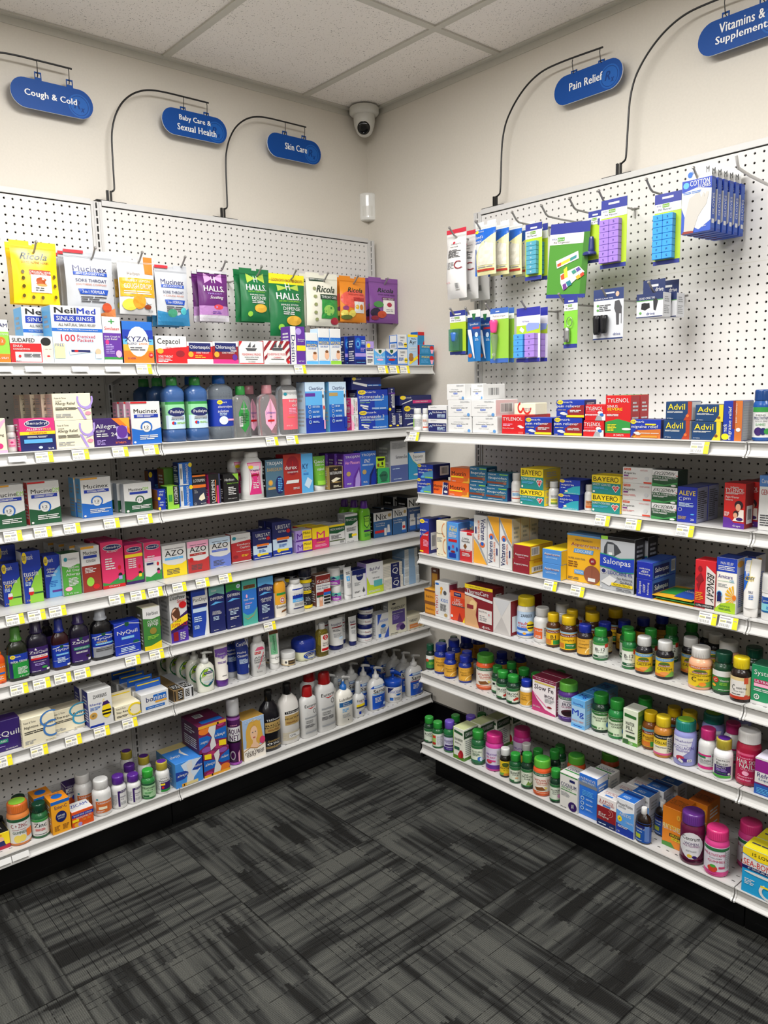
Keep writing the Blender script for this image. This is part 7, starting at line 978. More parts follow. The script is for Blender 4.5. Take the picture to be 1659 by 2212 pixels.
('box','R2',1.7411,0.35,1.1348,0.0558,0.06,0.0966,'medicine_carton','royal blue night pain carton with yellow lettering','#1f2fa0/#8c8fa8/#4a5080','t.5,.83,.84,.13,y,ALEVE;a.2,.66,.12,.05,.03,60,300,w;t.5,.66,.36,.09,w,pm;l0.1,0.44,0.85,0.56,4,C;a.16,.36,.1,.05,.015,0,360,w;e.8,.24,.1,.02,c;l0.06,0.08,0.5,0.18,3,x;t.8,.09,.18,.06,w,20|l.1,.1,.9,.9,14,d',{'n':1,'pitch':0.062}),
('box','R2',1.8701,0.3572,1.1348,0.0546,0.05,0.1165,'medicine_carton','red and purple infants pain and fever carton with a mother','#c2201f/#8a2a2a/R','r0,0,1,.12,p;p p,0,.12,0,.24,.3,.22,.55,.1;t.5,.84,.9,.09,w,TYLENOL;t.5,.91,.4,.04,w,Infants;l0.08,0.75,0.9,0.79,2,w;t.4,.69,.64,.05,w,Pain+Fever;t.26,.63,.34,.04,w,Infants;e.72,.52,.2,.1,#2a1820;e.7,.47,.12,.08,#d8a080;p #e8dcd0,.45,.16,.98,.16,.96,.42,.8,.42;e.6,.32,.13,.08,#2a1820;e.58,.29,.1,.06,#d8a080;e.78,.21,.16,.04,P;t.66,.05,.36,.05,w,Grape;l0.06,0.26,0.3,0.36,4,w;|r.2,.1,.85,.5,w;b.3,.15,.75,.45',{'n':2,'pitch':0.052,'sx':0.012}),
('box','R2',1.9503,0.3377,1.1348,0.0504,0.06,0.1393,'medicine_carton','blue and white respiratory carton at the right edge','w/#c8ccd8/b','r0,.8,1,1,#4a78b8;t.4,.9,.6,.08,w,CareOne;t.5,.7,.8,.1,#a82a30,GENUINE;r.5,.42,1,.62,#3a3f98;l0.1,0.08,0.8,0.3,5,d;t.7,.36,.4,.05,r,aid',{}),
('box','R3',0.7251,0.3592,0.9072,0.0484,0.05,0.1296,'medicine_carton','navy and red childrens pain and fever carton at the shelf end','B/#2a2f6a/n','e.3,.92,.26,.06,y;t.3,.92,.26,.04,n,sun;t.74,.92,.36,.05,w,mark;p r,.05,0,.05,.4,.4,.55,1,.66,1,0;t.4,.66,.66,.08,w,pain;t.5,.55,.9,.08,w,& fever;l0.4,0.2,0.95,0.4,5,M;r0,.03,.4,.07,y|r.2,.1,.8,.6,w;b.25,.15,.75,.55',{'n':1,'pitch':0.052,'sx':0.015}),
('box','R3',0.8132,0.3563,0.9072,0.0496,0.055,0.1308,'medicine_carton','cream childrens carton with an orange ribbon','e/e/e','a.85,.75,.3,.2,.06,90,270,#d88a50;a.95,.3,.3,.22,.06,90,270,#d88a50;t.4,.64,.7,.05,k,Ibuprofen;l0.08,0.4,0.6,0.54,4,s;e.1,.2,.06,.02,n;t.4,.06,.5,.03,d,4 fl oz',{'n':1,'pitch':0.057,'sx':0.01}),
('box','R3',0.8815,0.3663,0.9072,0.0547,0.06,0.134,'medicine_carton','sky blue childrens pain carton with yellow lettering','#4f93d8/#3a70b0/#2a58b0','t.5,.9,.5,.05,w,Childrens;t.55,.82,.7,.12,y,Advil;l0.15,0.6,0.9,0.74,5,w;r.15,.48,.9,.55,r;t.55,.36,.2,.09,r,8;e.2,.3,.1,.06,B;e.9,.3,.08,.06,B;e.55,.22,.2,.03,R;r.2,.06,.8,.18,B',{'n':1,'pitch':0.062,'sx':0.02}),
('box','R3',0.938,0.363,0.9072,0.0584,0.05,0.1046,'medicine_carton','small white and red childrens remedy carton','w/#c9b8b0/r','r0,0,1,.4,#c0282a;t.5,.78,.5,.08,k,Little;t.5,.69,.66,.08,k,Remedies;p u,.45,.62,.6,.52,.45,.42,.3,.52;t.5,.38,.8,.06,w,fever reducer;l0.2,0.18,0.85,0.3,3,w;r.6,.92,1,1,r',{}),
('box','R3',0.9975,0.3562,0.9072,0.0599,0.045,0.1687,'medicine_carton','white and orange arthritis gel carton turned upside down, first of three','w/S/w','~p O,0,1,1,1,1,.5,.7,.62,.4,.8;p s,0,1,.35,.8,.7,.6,1,.48,1,.44,.6,.56,.2,.8,0,.94;e.35,.6,.2,.06,#d86a30;e.35,.58,.12,.04,b;t.28,.28,.36,.44,n,Voltaren^v;t.62,.3,.16,.4,#d86a30,ARTHRITIS PAIN^v;r.78,.24,.88,.38,n',{}),
('box','R3',1.0593,0.3608,0.9072,0.0518,0.045,0.172,'medicine_carton','white and orange arthritis gel carton, middle of three','w/S/w',A[30],{}),
('box','R3',1.1171,0.364,0.9072,0.0525,0.045,0.1717,'medicine_carton','white and orange arthritis gel carton, right of three','w/#c9c4bc/#c8b8a0',A[30],{'n':2,'pitch':0.047}),
('box','R3',1.1868,0.334,0.9072,0.0688,0.12,0.0459,'medicine_carton','maroon ended cream carton, lower of two','#8a1c2a/#e3b92a/y','t.5,.62,.84,.2,w,Aspercreme;|r.1,.1,.8,.5,w;b.15,.15,.75,.45;t.5,.8,.6,.1,r,Aspercreme',{}),
('box','R3',1.19,0.334,0.9534,0.069,0.12,0.0465,'medicine_carton','maroon ended cream carton, upper of two','#8a1c2a/#cfa82a/y','t.5,.3,.8,.2,w,Aspercreme;l0.3,0.1,0.7,0.16,1,M;|b.05,.3,.4,.9',{}),
('box','R3',1.3094,0.335,0.9072,0.0696,0.12,0.0492,'medicine_carton','light blue ended cream carton, lower of two','#4a88cc/#e0b82a/y',A[31],{}),
('box','R3',1.3098,0.335,0.9567,0.0721,0.12,0.0455,'medicine_carton','light blue ended cream carton, upper of two','#4a88cc/#cfa82a/y',A[31],{}),
('box','R3',1.4069,0.3351,0.9072,0.1215,0.06,0.1496,'patch_carton','large yellow numbing patch carton','#e3ab22/#c89020/#4a80b8','r0,.96,1,1,#5a98d0;t.5,.88,.5,.04,d,MAX STRENGTH;t.55,.77,.84,.1,w,Aspercreme;t.54,.775,.82,.09,#8a1c2a,Aspercreme;p #5a98d0,.2,.61,.23,.7,.8,.7,.77,.61;t.5,.655,.48,.06,w,LIDOCAINE;t.3,.49,.5,.04,d,NUMBS AWAY PAIN;l0.05,0.3,0.35,0.44,3,u;e.77,.48,.1,.07,#8a1c2a;t.77,.48,.08,.05,w,#1;e.76,.2,.24,.19,#8a4f38;r.755,.08,.765,.36,#6a3a28;r.65,.06,.86,.13,w;r.24,.17,.52,.26,#5a98d0;t.38,.215,.22,.05,w,PATCH;l0.05,0.04,0.5,0.1,2,d',{}),
('box','R3',1.5359,0.3585,0.9072,0.1131,0.055,0.1609,'patch_carton','grey and blue pain patch carton with a bare back','#a9acb0/#2a2a2c/k','r0,.94,1,1,k;r.02,.94,.22,1,l;p #3a3d42,.1,.64,.12,.8,.2,.9,.36,.9,.5,.85,.62,.74,.45,.66,.42,.64;p s,.2,.66,.22,.86,.4,.86,.42,.66;r.25,.66,.36,.71,w;p #2a8a70,0,.68,.3,.66,.6,.62,1,.66,1,.38,.6,.35,.3,.4,0,.42;p #1a3aa8,0,.66,.3,.64,.6,.6,1,.64,1,.4,.6,.37,.3,.42,0,.44;t.5,.53,.8,.14,w,Salonpas;e.12,.35,.08,.05,w;e.12,.35,.065,.04,n;t.6,.34,.7,.07,#2a3a88,LIDOCAINE 4%;p w,.04,.14,.3,.28,.52,.22,.3,.08;t.74,.245,.44,.05,k,Pain Relieving;t.78,.185,.34,.05,k,Gel-Patch;r.36,.1,.98,.155,y;t.66,.127,.5,.04,k,MAXIMUM STRENGTH;t.06,.06,.06,.06,w,6;l0.5,0.02,0.95,0.07,2,d;|r.2,.1,.8,.3,y;l.2,.4,.8,.9,6,s',{'n':1,'pitch':0.057,'sx':0.0084}),
('box','R3',1.6274,0.3244,0.9072,0.0489,0.13,0.0529,'medicine_carton','royal blue gel carton end, lower of two','#17299c/#3a62a8/B','t.24,.5,.2,.7,w,Salonpas^v;t.5,.5,.14,.44,w,DEEP^v;t.76,.5,.14,.66,w,Relieving^v|r.05,.1,.7,.8,n;t.38,.5,.56,.36,w,Salonpas;t.4,.12,.6,.14,C,DEEP Relieving Gel',{}),
('box','R3',1.6275,0.3244,0.9604,0.0493,0.13,0.0492,'medicine_carton','royal blue gel carton end turned upside down, upper of two','#17299c/#3a62a8/#2f4f98','~t.5,.4,.66,.13,w,Salonpas;t.5,.56,.44,.12,w,DEEP;t.5,.72,.7,.13,w,Relieving|r.05,.1,.7,.8,n;t.38,.5,.56,.36,w,Salonpas;t.4,.12,.6,.14,C,DEEP Relieving Gel;b.78,.2,.95,.9',{}),
('pouch','R3',1.7153,0.3191,0.9072,0.1164,0.14,0.018,'foil_pouch','yellow and green foil patch pouches lying flat','#d9a42a/#d9a42a/#3a8a4a','r.05,.2,.5,.8,g;r.5,.1,.95,.9,#2a50a8;t.72,.55,.4,.2,w,Salonpas',{}),
('box','R3',1.8028,0.361,0.9072,0.0563,0.05,0.1321,'medicine_carton','red and white ultra strength rub carton','#c8202a/#a81a22/#c8202a','r.55,0,1,.9,#d8d0cc;p #c8202a,.55,.9,1,.75,1,1,.5,1;r.04,.02,.98,.1,k;t.5,.06,.8,.04,w,ULTRA STRENGTH;t.78,.46,.34,.62,k,BENGAY^Vi;e.25,.82,.1,.06,R;p R,.05,.6,.3,.75,.45,.6,.25,.5;p R,.1,.5,.3,.55,.2,.36;l0.06,0.16,0.45,0.34,5,O',{}),
('box','R3',1.8582,0.3514,0.9072,0.0541,0.06,0.1466,'medicine_carton','white, blue and green arnica gel carton with a yellow flower','#efece2/#c2c0c8/#1f3f9a','r0,.74,1,1,#1f3fb0;t.5,.9,.62,.05,w,PAIN RELIEF;l0.08,0.77,0.92,0.86,3,w;t.45,.66,.7,.07,#4a3a88,Arnicare;t.78,.59,.24,.05,#3a98c8,GEL;r.08,.57,.85,.575,g;l0.1,0.46,0.6,0.53,3,s;p #e8b020,.92,.3,0.86,0.52,0.77,0.49;p #e8b020,.92,.3,0.70,0.49,0.63,0.45;p #e8b020,.92,.3,0.57,0.44,0.53,0.39;p #e8b020,.92,.3,0.49,0.37,0.49,0.32;p #e8b020,.92,.3,0.47,0.28,0.51,0.24;p #e8b020,.92,.3,0.52,0.20,0.58,0.17;p #e8b020,.92,.3,0.62,0.14,0.71,0.13;p #e8b020,.92,.3,0.76,0.09,0.86,0.10;e.93,.3,.1,.05,#e07a20;e.2,.33,.13,.06,c;e.2,.33,.1,.045,n;p n,.1,.3,.3,.3,.3,.18,.2,.2,.1,.18;p #a2c62a,0,0,0,.05,.3,.16,.65,.2,1,.2,1,0;t.5,.12,.5,.05,#2a6a30,boiron;l0.2,0.04,0.8,0.08,2,G;|l.2,.1,.85,.7,16,#5a70b8;e.3,.9,.3,.06,O',{'n':1,'pitch':0.062,'sx':0.02}),
('tube','R3',1.9191,0.3694,0.9072,0.0436,0.0327,0.1523,'cream_tube','white and blue pain lotion tube standing on its cap','#e8e6e2/#dcdad6/-','p #1a5fc0,0,.3,0,1,.45,1,.4,.8,.42,.6,.2,.4;p #e8d870,.2,.4,.42,.6,.4,.8,.45,1,.48,1,.43,.8,.46,.6,.24,.4;r.08,.74,.4,.84,w;t.42,.6,.72,.1,y,ALEVEX^i;t.43,.605,.7,.06,k,ALEVEX^i;t.6,.33,.3,.06,n,MAX;l0.5,0.18,0.8,0.28,3,b',{}),
('jar','R3',1.9628,0.3622,0.9072,0.0388,0.0388,0.1188,'cream_jar','white jar with blue and aqua label at the right edge','w/w/-','r0,.2,1,.9,#7fc4d0;r0,.6,1,.9,#1f4a98;t.5,.72,.8,.1,w,gentle skin;r0,.2,1,.28,#1a5a90;l0.3,0.35,0.9,0.5,2,b',{'rz':0.384}),
('box','R4',0.7486,0.3551,0.6758,0.0549,0.055,0.0433,'medicine_carton','orange and brown balm carton, lower of two at the end','#d08a22/#b87818/u','r0,.86,1,1,u;r0,0,1,.12,u;l.02,.04,.98,.08,1,O;t.5,.5,.7,.2,u,balm',{}),
('box','R4',0.7477,0.3551,0.7194,0.0573,0.055,0.0508,'medicine_carton','orange and brown balm carton, upper of two at the end','#d08a22/#b87818/O','r0,.86,1,1,u;r0,0,1,.12,u;t.5,.5,.7,.2,u,balm',{}),
('box','R4',0.7201,0.3236,0.6758,0.0387,0.008,0.1624,'hang_card','brown hang card behind the orange balm cartons','#6a3a24/#6a3a24/u','r.14,.4,.86,.88,#b8862a;e.5,.94,.2,.02,w;t.5,.64,.3,.1,k,balm',{}),
('box','R4',0.8113,0.3586,0.6758,0.0696,0.05,0.1343,'medicine_carton','white kids muscle cream carton with red and blue lettering','w/w/w','t.14,.36,.2,.56,r,ICYHOT^v;t.7,.5,.5,.09,b,KIDS;e.18,.93,.14,.03,b;e.5,.82,.1,.05,O;e.75,.72,.12,.06,d;p O,.4,.7,.5,.85,.55,.75,.46,.62;l0.4,0.2,0.85,0.4,6,d;e.8,.1,.12,.05,x|r.1,.75,.9,.95,#8a3a50',{}),
('box','R4',0.882,0.349,0.6758,0.0721,0.05,0.1097,'medicine_carton','orange red leg cramp carton','#d4401c/#a82a14/R','r0,.8,1,1,#e0602a;r.26,.83,.76,.96,n;t.51,.9,.36,.07,w,Hylands;t.5,.7,.36,.1,w,LEG;t.5,.58,.7,.1,w,CRAMPS;r.1,.5,1,.53,d;e.12,.14,.08,.05,w;p R,.5,.02,.65,.3,.85,.02;p y,.85,0,1,.2,1,0',{'n':1,'pitch':0.052,'sx':0.01}),
('box','R4',0.9933,0.3549,0.6758,0.1288,0.06,0.151,'heat_wrap_carton','dark red heat wrap carton with a yellow strip','#7c1822/#5c1018/#6a1018','p y,0,1,1,1,1,.93,0,.9;t.5,.955,.7,.03,k,NEW LARGER COUNT;p w,0,.74,1,.66,1,.72,0,.8;t.46,.84,.8,.1,w,ThermaCare;p #cfa070,0,0,0,.72,.28,.7,.46,.6,.4,.3,.52,0;e.3,.52,.13,.12,#e2c488;r.08,.42,.32,.52,#8a2a30;r.5,.16,.98,.48,#e0d8d2;t.66,.42,.3,.04,d,MENSTRUAL;e.88,.38,.08,.07,w;t.88,.38,.05,.06,r,8;l0.55,0.2,0.8,0.34,3,s;t.68,.06,.1,.07,w,4;l0.76,0.04,0.95,0.09,2,w;|b.25,.72,.75,.86',{}),
('box','R4',1.0955,0.2971,0.6758,0.0763,0.17,0.1224,'heat_wrap_carton','white ended carton with dark red sides lying end-on','#d4d0cc/#7c1822/#a8a4a2','p S,0,1,.5,.5,1,1;p #bdb9b6,0,0,.5,.5,1,0;l.44,.3,.46,.7,1,s|r.05,.1,.35,.55,w;t.75,.5,.3,.3,w,4 heatwraps',{}),
('gum','R4',1.1645,0.3363,0.6758,0.0625,0.0625,0.1387,'gummy_jar','childrens multivitamin jar with honeycomb yellow lid','w/#e0c81e/#b9d0e8','t.5,.84,.6,.12,k,ZARBEES;t.35,.52,.6,.14,r,multi;t.4,.38,.66,.1,r,+ immune;r0,.22,.6,.32,#2a62c0;e.72,.4,.2,.22,y;r.54,.42,.9,.48,k;r.56,.3,.88,.36,k;r0,0,1,.1,#2a62c0;e.4,.1,.1,.05,O',{'rz':0.672}),
('pill','R4',1.2344,0.3402,0.6758,0.0558,0.0558,0.115,'pill_bottle','white supplement bottle with coral label behind white capped pair','w/w/w','r0,.1,.5,.7,#d8602a;t.3,.56,.4,.1,w,Multi;r.55,.2,1,.8,S;l0.6,0.25,0.95,0.75,8,d;l0.1,0.14,0.4,0.3,2,w',{'rz':0.651,'n':2,'pitch':0.085,'sx':0.018}),
('pill','R4',1.2891,0.3551,0.6758,0.0454,0.0454,0.1094,'pill_bottle','amber vitamin bottle with yellow cap and short letter label','#4a2a12/#e5c01c/#e4b81e','r0,.62,1,1,#8ab0c8;r0,0,1,.9,#e4b81e;r0,.72,1,.88,#7a2418;t.5,.8,.84,.1,w,Nature Made;t.5,.5,.36,.2,k,B1;l0.3,0.32,0.7,0.38,1,k;r.5,.04,1,.3,#2a8a40;r0,.06,.36,.34,#c87828',{'rz':0.637,'n':2,'pitch':0.075,'sx':0.02}),
('pill','R4',1.35,0.3559,0.6758,0.0557,0.0557,0.1135,'pill_bottle','larger amber vitamin bottle with yellow cap','#3a2010/#e5c01c/#e4b81e','r0,.62,1,1,#8ab0c8;r0,0,1,.9,#e4b81e;r0,.72,1,.88,#7a2418;t.5,.8,.84,.1,w,Nature Made;t.45,.54,.7,.14,k,Complex;r.3,.06,.9,.36,#2a7a3a;t.6,.24,.44,.08,w,energy;r0,.1,.24,.36,#c87828',{'rz':0.617,'n':2,'pitch':0.085,'sx':0.03}),
('pill','R4',1.4122,0.3581,0.6758,0.048,0.048,0.0991,'pill_bottle','amber vitamin bottle with dark blue cap','#241a1e/#1f2f98/#d9a238','t.3,.88,.4,.06,#8a6a20,Foster Thrive;t.45,.66,.6,.14,#5a4a20,Complex;l0.06,0.4,0.6,0.5,1,#8a6a20;a1,.1,.5,.4,.08,90,180,#f0d890;r.78,.05,1,.95,#cfc39a;l0.8,0.1,0.98,0.9,10,#7a7050',{'rz':0.597,'n':4,'pitch':0.062,'sx':0.03}),
('pill','R4',1.4649,0.3527,0.6758,0.047,0.047,0.0958,'pill_bottle','green vitamin bottle with green cap and white letter label, leftmost','#1f6a35/#2f9239/#dfe4d8',A[32],{'rz':0.577,'n':1,'pitch':0.07,'sx':0.05}),
('pill','R4',1.5681,0.3601,0.6758,0.0425,0.0425,0.1102,'pill_bottle','green vitamin bottle with green cap and white label, left of the calcium','#1f6a35/#2f9239/#dfe4d8',A[32],{'rz':0.542,'n':3,'pitch':0.07,'sx':0.028}),
('pill','R4',1.6177,0.3628,0.6758,0.049,0.049,0.1078,'pill_bottle','dark bottle with white printed cap and yellow calcium label, left one','#17141a/#d8d8d6/#e2c022',A[33],{'rz':0.524}),
('pill','R4',1.6806,0.3585,0.6758,0.0496,0.0496,0.1085,'pill_bottle','dark bottle with white printed cap and yellow calcium label, right one','#17141a/#d8d8d6/#e2c022',A[33],{'rz':0.499,'n':2,'pitch':0.08,'sx':0.035}),
('pill','R4',1.6989,0.1355,0.6758,0.0491,0.0491,0.0961,'pill_bottle','black bottle with white printed cap standing far back','#15141a/#c9c9c8/#35507a','',{'rz':0.449}),
('pill','R4',1.7853,0.3556,0.6758,0.062,0.062,0.1151,'pill_bottle','peach chewable vitamin bottle with white printed cap','#e2a884/#dcdad6/#e2c022','r0,.86,1,1,#c86a3a;t.5,.93,.8,.07,w,IMMUNE HEALTH;e.48,.74,.28,.1,#4a6a2a;r.15,.64,.8,.73,#8a3a20;t.48,.685,.6,.07,w,Natures Blend;t.5,.55,.9,.07,k,CHEWABLE VITAMIN;t.24,.36,.2,.22,k,C;t.62,.36,.44,.11,k,500 mg;p #6aa040,.3,0,.6,.2,1,.3,1,0;e.6,.14,.16,.1,#e88a2a',{'rz':0.457,'n':1,'pitch':0.1,'sx':0.03}),
('pill','R4',1.8452,0.347,0.6758,0.0542,0.0542,0.1132,'pill_bottle','dark green vitamin bottle with dark green cap and red letter disc','#163a26/#164a38/#2f7a3a','r0,.72,1,1,w;e.16,.54,.13,.14,#c03a28;t.16,.54,.12,.14,w,C;t.62,.54,.56,.11,w,Vitamin C;l0.34,0.3,0.7,0.44,3,l;e.1,.26,.08,.07,O;l0.3,0.06,0.9,0.12,1,w',{'rz':0.431,'n':1,'pitch':0.095,'sx':0.04}),
('pill','R4',1.9024,0.3683,0.6758,0.0505,0.0505,0.1178,'pill_bottle','dark amber vitamin bottle with yellow cap and cream label','#1d100c/#e0c81e/#d9c088','r.0,.12,.75,.85,#dcd8d2;r.66,.72,.86,1,#c84a28;t.16,.52,.12,.24,k,C;t.55,.5,.5,.11,k,1000 mg;t.4,.36,.5,.07,k,rose hips;r0,0,1,.14,#b8381c;r.7,.1,.86,.2,#b8381c;l0.1,0.2,0.5,0.26,1,d',{'rz':0.411,'n':1,'pitch':0.1,'sx':0.06}),
('box','R4',1.969,0.3415,0.6758,0.0796,0.055,0.1057,'medicine_carton','green and white eye drop carton at the right edge','#1f8a5a/#17704a/#2a6a50','r0,0,1,.08,w;p w,0,.08,.5,.08,1,.2,1,.08;t.45,.8,.72,.16,w,Systane;r.1,.55,.6,.64,#b82a60;t.34,.595,.44,.06,w,ULTRA;r.1,.46,.8,.54,M;l0.1,0.34,0.8,0.42,2,w;a.2,.2,.09,.07,.03,0,360,w;t.2,.2,.06,.07,w,4',{}),
('pill','R5',0.7104,0.3475,0.4438,0.035,0.035,0.0996,'pill_bottle','green labelled vitamin bottle with dark green cap at the shelf end','#1a2a22/#1c5a40/#2f7a3a','r0,.7,1,1,#dfe0dc;e.16,.62,.16,.12,#c84a2a;l0.3,0.3,0.9,0.5,3,l',{'rz':0.798,'n':2,'pitch':0.065}),
('pill','R5',0.7643,0.3425,0.4438,0.0532,0.0532,0.1133,'pill_bottle','blue vitamin bottle with blue cap and amber label, taller at the left','#1c2f86/#2436a8/#d9a238','t.45,.86,.5,.05,#8a6a20,Foster Thrive;t.5,.66,.8,.12,#6a5420,Vitamin C;l0.2,0.4,0.8,0.54,3,#8a6a20;a1,.05,.5,.36,.06,90,180,#f0d890;t.4,.08,.5,.06,#6a5420,100 tablets',{'rz':0.783,'n':3,'pitch':0.07}),
('pill','R5',0.8232,0.3547,0.4438,0.0469,0.0469,0.0932,'pill_bottle','small blue vitamin bottle with amber label, middle of the three','#1c2f86/#2436a8/#d9a238',A[34],{'rz':0.772,'n':2,'pitch':0.06,'sx':0.03}),
('pill','R5',0.8918,0.3475,0.4438,0.0484,0.0484,0.0988,'pill_bottle','small blue vitamin bottle with amber label, right of the three','#1c2f86/#2436a8/#d9a238',A[34],{'rz':0.752,'n':3,'pitch':0.062,'sx':0.035}),
('gum','R5',0.9831,0.3381,0.4438,0.067,0.067,0.1249,'gummy_jar','orange gummy jar with green lid beside the small blue bottles','#d8592a/#4f9a35/#e6ded2',A[35],{'rz': 0.725, 'captop': '#3a8a2a'}),
('pill','R5',1.0438,0.3437,0.4438,0.0427,0.0427,0.0973,'pill_bottle','dark green bottle with green cap, leftmost of the iron group','#17402a/#2c8a36/#d8ded0','r0,.84,1,1,#2a6a3a;p #2a6a3a,0,.84,.2,.8,.8,.8,1,.84;t.45,.6,.72,.16,k,E;t.5,.44,.5,.08,d,mg;r0,0,.4,.1,#2a6a3a',{'rz':0.709,'n':1,'pitch':0.065,'sx':0.01}),
('pill','R5',1.0902,0.3684,0.4438,0.0478,0.0478,0.0983,'pill_bottle','dark green iron bottle with green cap, in the middle','#123322/#2f9239/#d8ded0',A[36],{'rz':0.701,'n':1,'pitch':0.07,'sx':0.035}),
('pill','R5',1.1391,0.3731,0.4438,0.0477,0.0477,0.0965,'pill_bottle','dark green iron bottle with green cap, nearest the blue capped one','#123322/#2f9239/#d8ded0',A[36],{'rz':0.688,'n':2,'pitch':0.07,'sx':0.045}),
('pill','R5',1.1881,0.363,0.4438,0.0434,0.0434,0.0911,'pill_bottle','white iron bottle with blue cap and amber label','w/#2038a8/#d9a238','t.4,.8,.6,.06,#8a6a20,Foster Thrive;t.3,.62,.3,.11,#6a5420,Iron;l0.1,0.4,0.6,0.52,2,#8a6a20;a1,.05,.5,.36,.06,90,180,#f0d890',{'rz':0.671}),
('box','R5',1.2696,0.353,0.4438,0.094,0.045,0.1178,'medicine_carton','magenta and white slow iron carton','#efe8ea/#8a3a5a/#8a2a44','r0,.9,1,1,#8a1f48;t.55,.95,.8,.05,w,Gentle to Your System;r.1,.83,.95,.88,#d8c060;t.5,.72,.82,.14,#2a1a2a,Slow Fe;p #b8326e,0,0,0,.58,.2,.36,.55,.12,1,.05,1,0;p #e07aa8,0,.58,.3,.4,.7,.18,1,.1,.6,.2,.2,.42;t.72,.52,.38,.09,#3a2a3a,IRON;l0.55,0.34,0.95,0.46,3,s;e.75,.22,.1,.03,R;t.2,.14,.3,.05,w,30 Tablets',{'n':1,'pitch':0.047}),
('gum','R5',1.3494,0.3515,0.4438,0.0654,0.0654,0.1255,'gummy_jar','purple iron gummy jar with green lid','#4a2a78/#5aa03a/#d9d6dc','r0,.88,1,1,#2a6a48;t.5,.94,.8,.06,w,NATURES TRUTH;t.5,.8,.5,.05,k,ESSENTIAL;t.5,.68,.6,.13,#2a1a3a,IRON;t.5,.56,.7,.08,#8a2a5a,GUMMIES;e.5,.3,.36,.16,#3a1420;e.5,.28,.3,.1,#1f0a12;r0,0,1,.12,#4a2a78;l0.2,0.04,0.8,0.08,1,v',{'rz': 0.619, 'captop': '#4a8a2a'}),
('box','R5',1.414,0.3617,0.4438,0.0503,0.06,0.0952,'medicine_carton','sky blue magnesium carton','#a6cdec/#7fb0d8/#4a9ad8','r0,.75,1,1,#6ab0e8;t.5,.82,.7,.09,B,SlowMag;t.5,.5,.86,.26,#1f3fb8,Mg;t.5,.24,.84,.06,#d86a2a,MUSCLE + HEART;r0,0,1,.14,#6ab0e8;l0.2,0.05,0.8,0.1,1,B;||t.5,.5,.6,.5,B,Mg',{'n':2,'pitch':0.062}),
('pill','R5',1.4679,0.3476,0.4438,0.0569,0.0569,0.1189,'pill_bottle','dark green magnesium bottle with bright green cap, darker of two','#0f2f20/#2f9239/#cfe0c0','r0,.84,1,1,#2f6a30;p #2f6a30,0,.84,.2,.78,.8,.78,1,.84;t.5,.9,.7,.05,w,NATURES TRUTH;t.5,.64,.86,.1,k,MAGNESIUM;t.5,.5,.6,.1,k,400 mg;r0,.04,.3,.16,#2f6a30;t.5,.1,.3,.08,k,72;e.9,.28,.12,.16,#2a70b8;r.85,.7,1,.92,#c84a28',{'rz':0.576}),
('pill','R5',1.5285,0.3541,0.4438,0.0523,0.0523,0.1188,'pill_bottle','green magnesium oxide bottle with bright green cap','#1f7a3a/#2f9239/#cfe0c0','r0,.84,1,1,#2f6a30;p #2f6a30,0,.84,.2,.78,.8,.78,1,.84;t.5,.9,.7,.05,w,NATURES TRUTH;t.5,.64,.86,.1,k,MAGNESIUM;t.5,.5,.6,.1,k,OXIDE;r0,.04,.3,.16,#2f6a30;t.5,.1,.3,.08,k,90;e.9,.28,.12,.16,#2a70b8',{'rz':0.555,'n':1,'pitch':0.075,'sx':0.05}),
('box','R5',1.5894,0.3522,0.4438,0.0487,0.055,0.1098,'medicine_carton','pale green water pill carton','#dfe6cf/#7aa04a/#e4e8da','r0,0,1,.1,#5a9a3a;p #2f6a30,.1,.88,.9,.84,.9,.76,.1,.78;t.48,.6,.62,.1,k,WATER;t.46,.48,.46,.1,k,PILL;l0.2,0.34,0.8,0.4,1,d;r.25,.2,.85,.27,#2f5a30;r.05,.02,.4,.14,#2f5a30;t.6,.05,.2,.07,w,50|r.1,.6,.9,.85,#4a7a3a;l.1,.1,.9,.5,6,G',{}),
('pill','R5',1.6374,0.3478,0.4438,0.0479,0.0479,0.1112,'pill_bottle','amber potassium bottle with yellow cap','#6a3a14/#e5c01c/#d9a828','r0,.84,1,1,#5a8a9a;r0,.72,1,.86,#7a2418;t.55,.79,.8,.09,w,Nature Made;t.5,.56,.86,.12,#3a2410,Potassium;l0.2,0.4,0.8,0.46,1,u;r0,.06,.5,.3,#c87028;r.5,.06,1,.34,#2a8a40',{'rz':0.515,'n':1,'pitch':0.08,'sx':0.03}),
('pill','R5',1.6876,0.366,0.4438,0.0515,0.0515,0.1189,'pill_bottle','golden collagen bottle with yellow cap and black banded label','#b8782a/#e5c82a/#e0c23a','r0,.8,1,1,k;t.45,.9,.7,.08,w,Naturewell;t.5,.62,.86,.13,k,COLLAGEN;r0,.06,1,.46,#e8e2cc;l0.1,0.34,0.8,0.42,2,d;r0,0,1,.1,#d85a8a;r.7,.1,1,.9,#d8d0b0;l0.74,0.15,0.98,0.85,8,d',{'rz':0.498,'n':2,'pitch':0.085,'sx':0.035}),
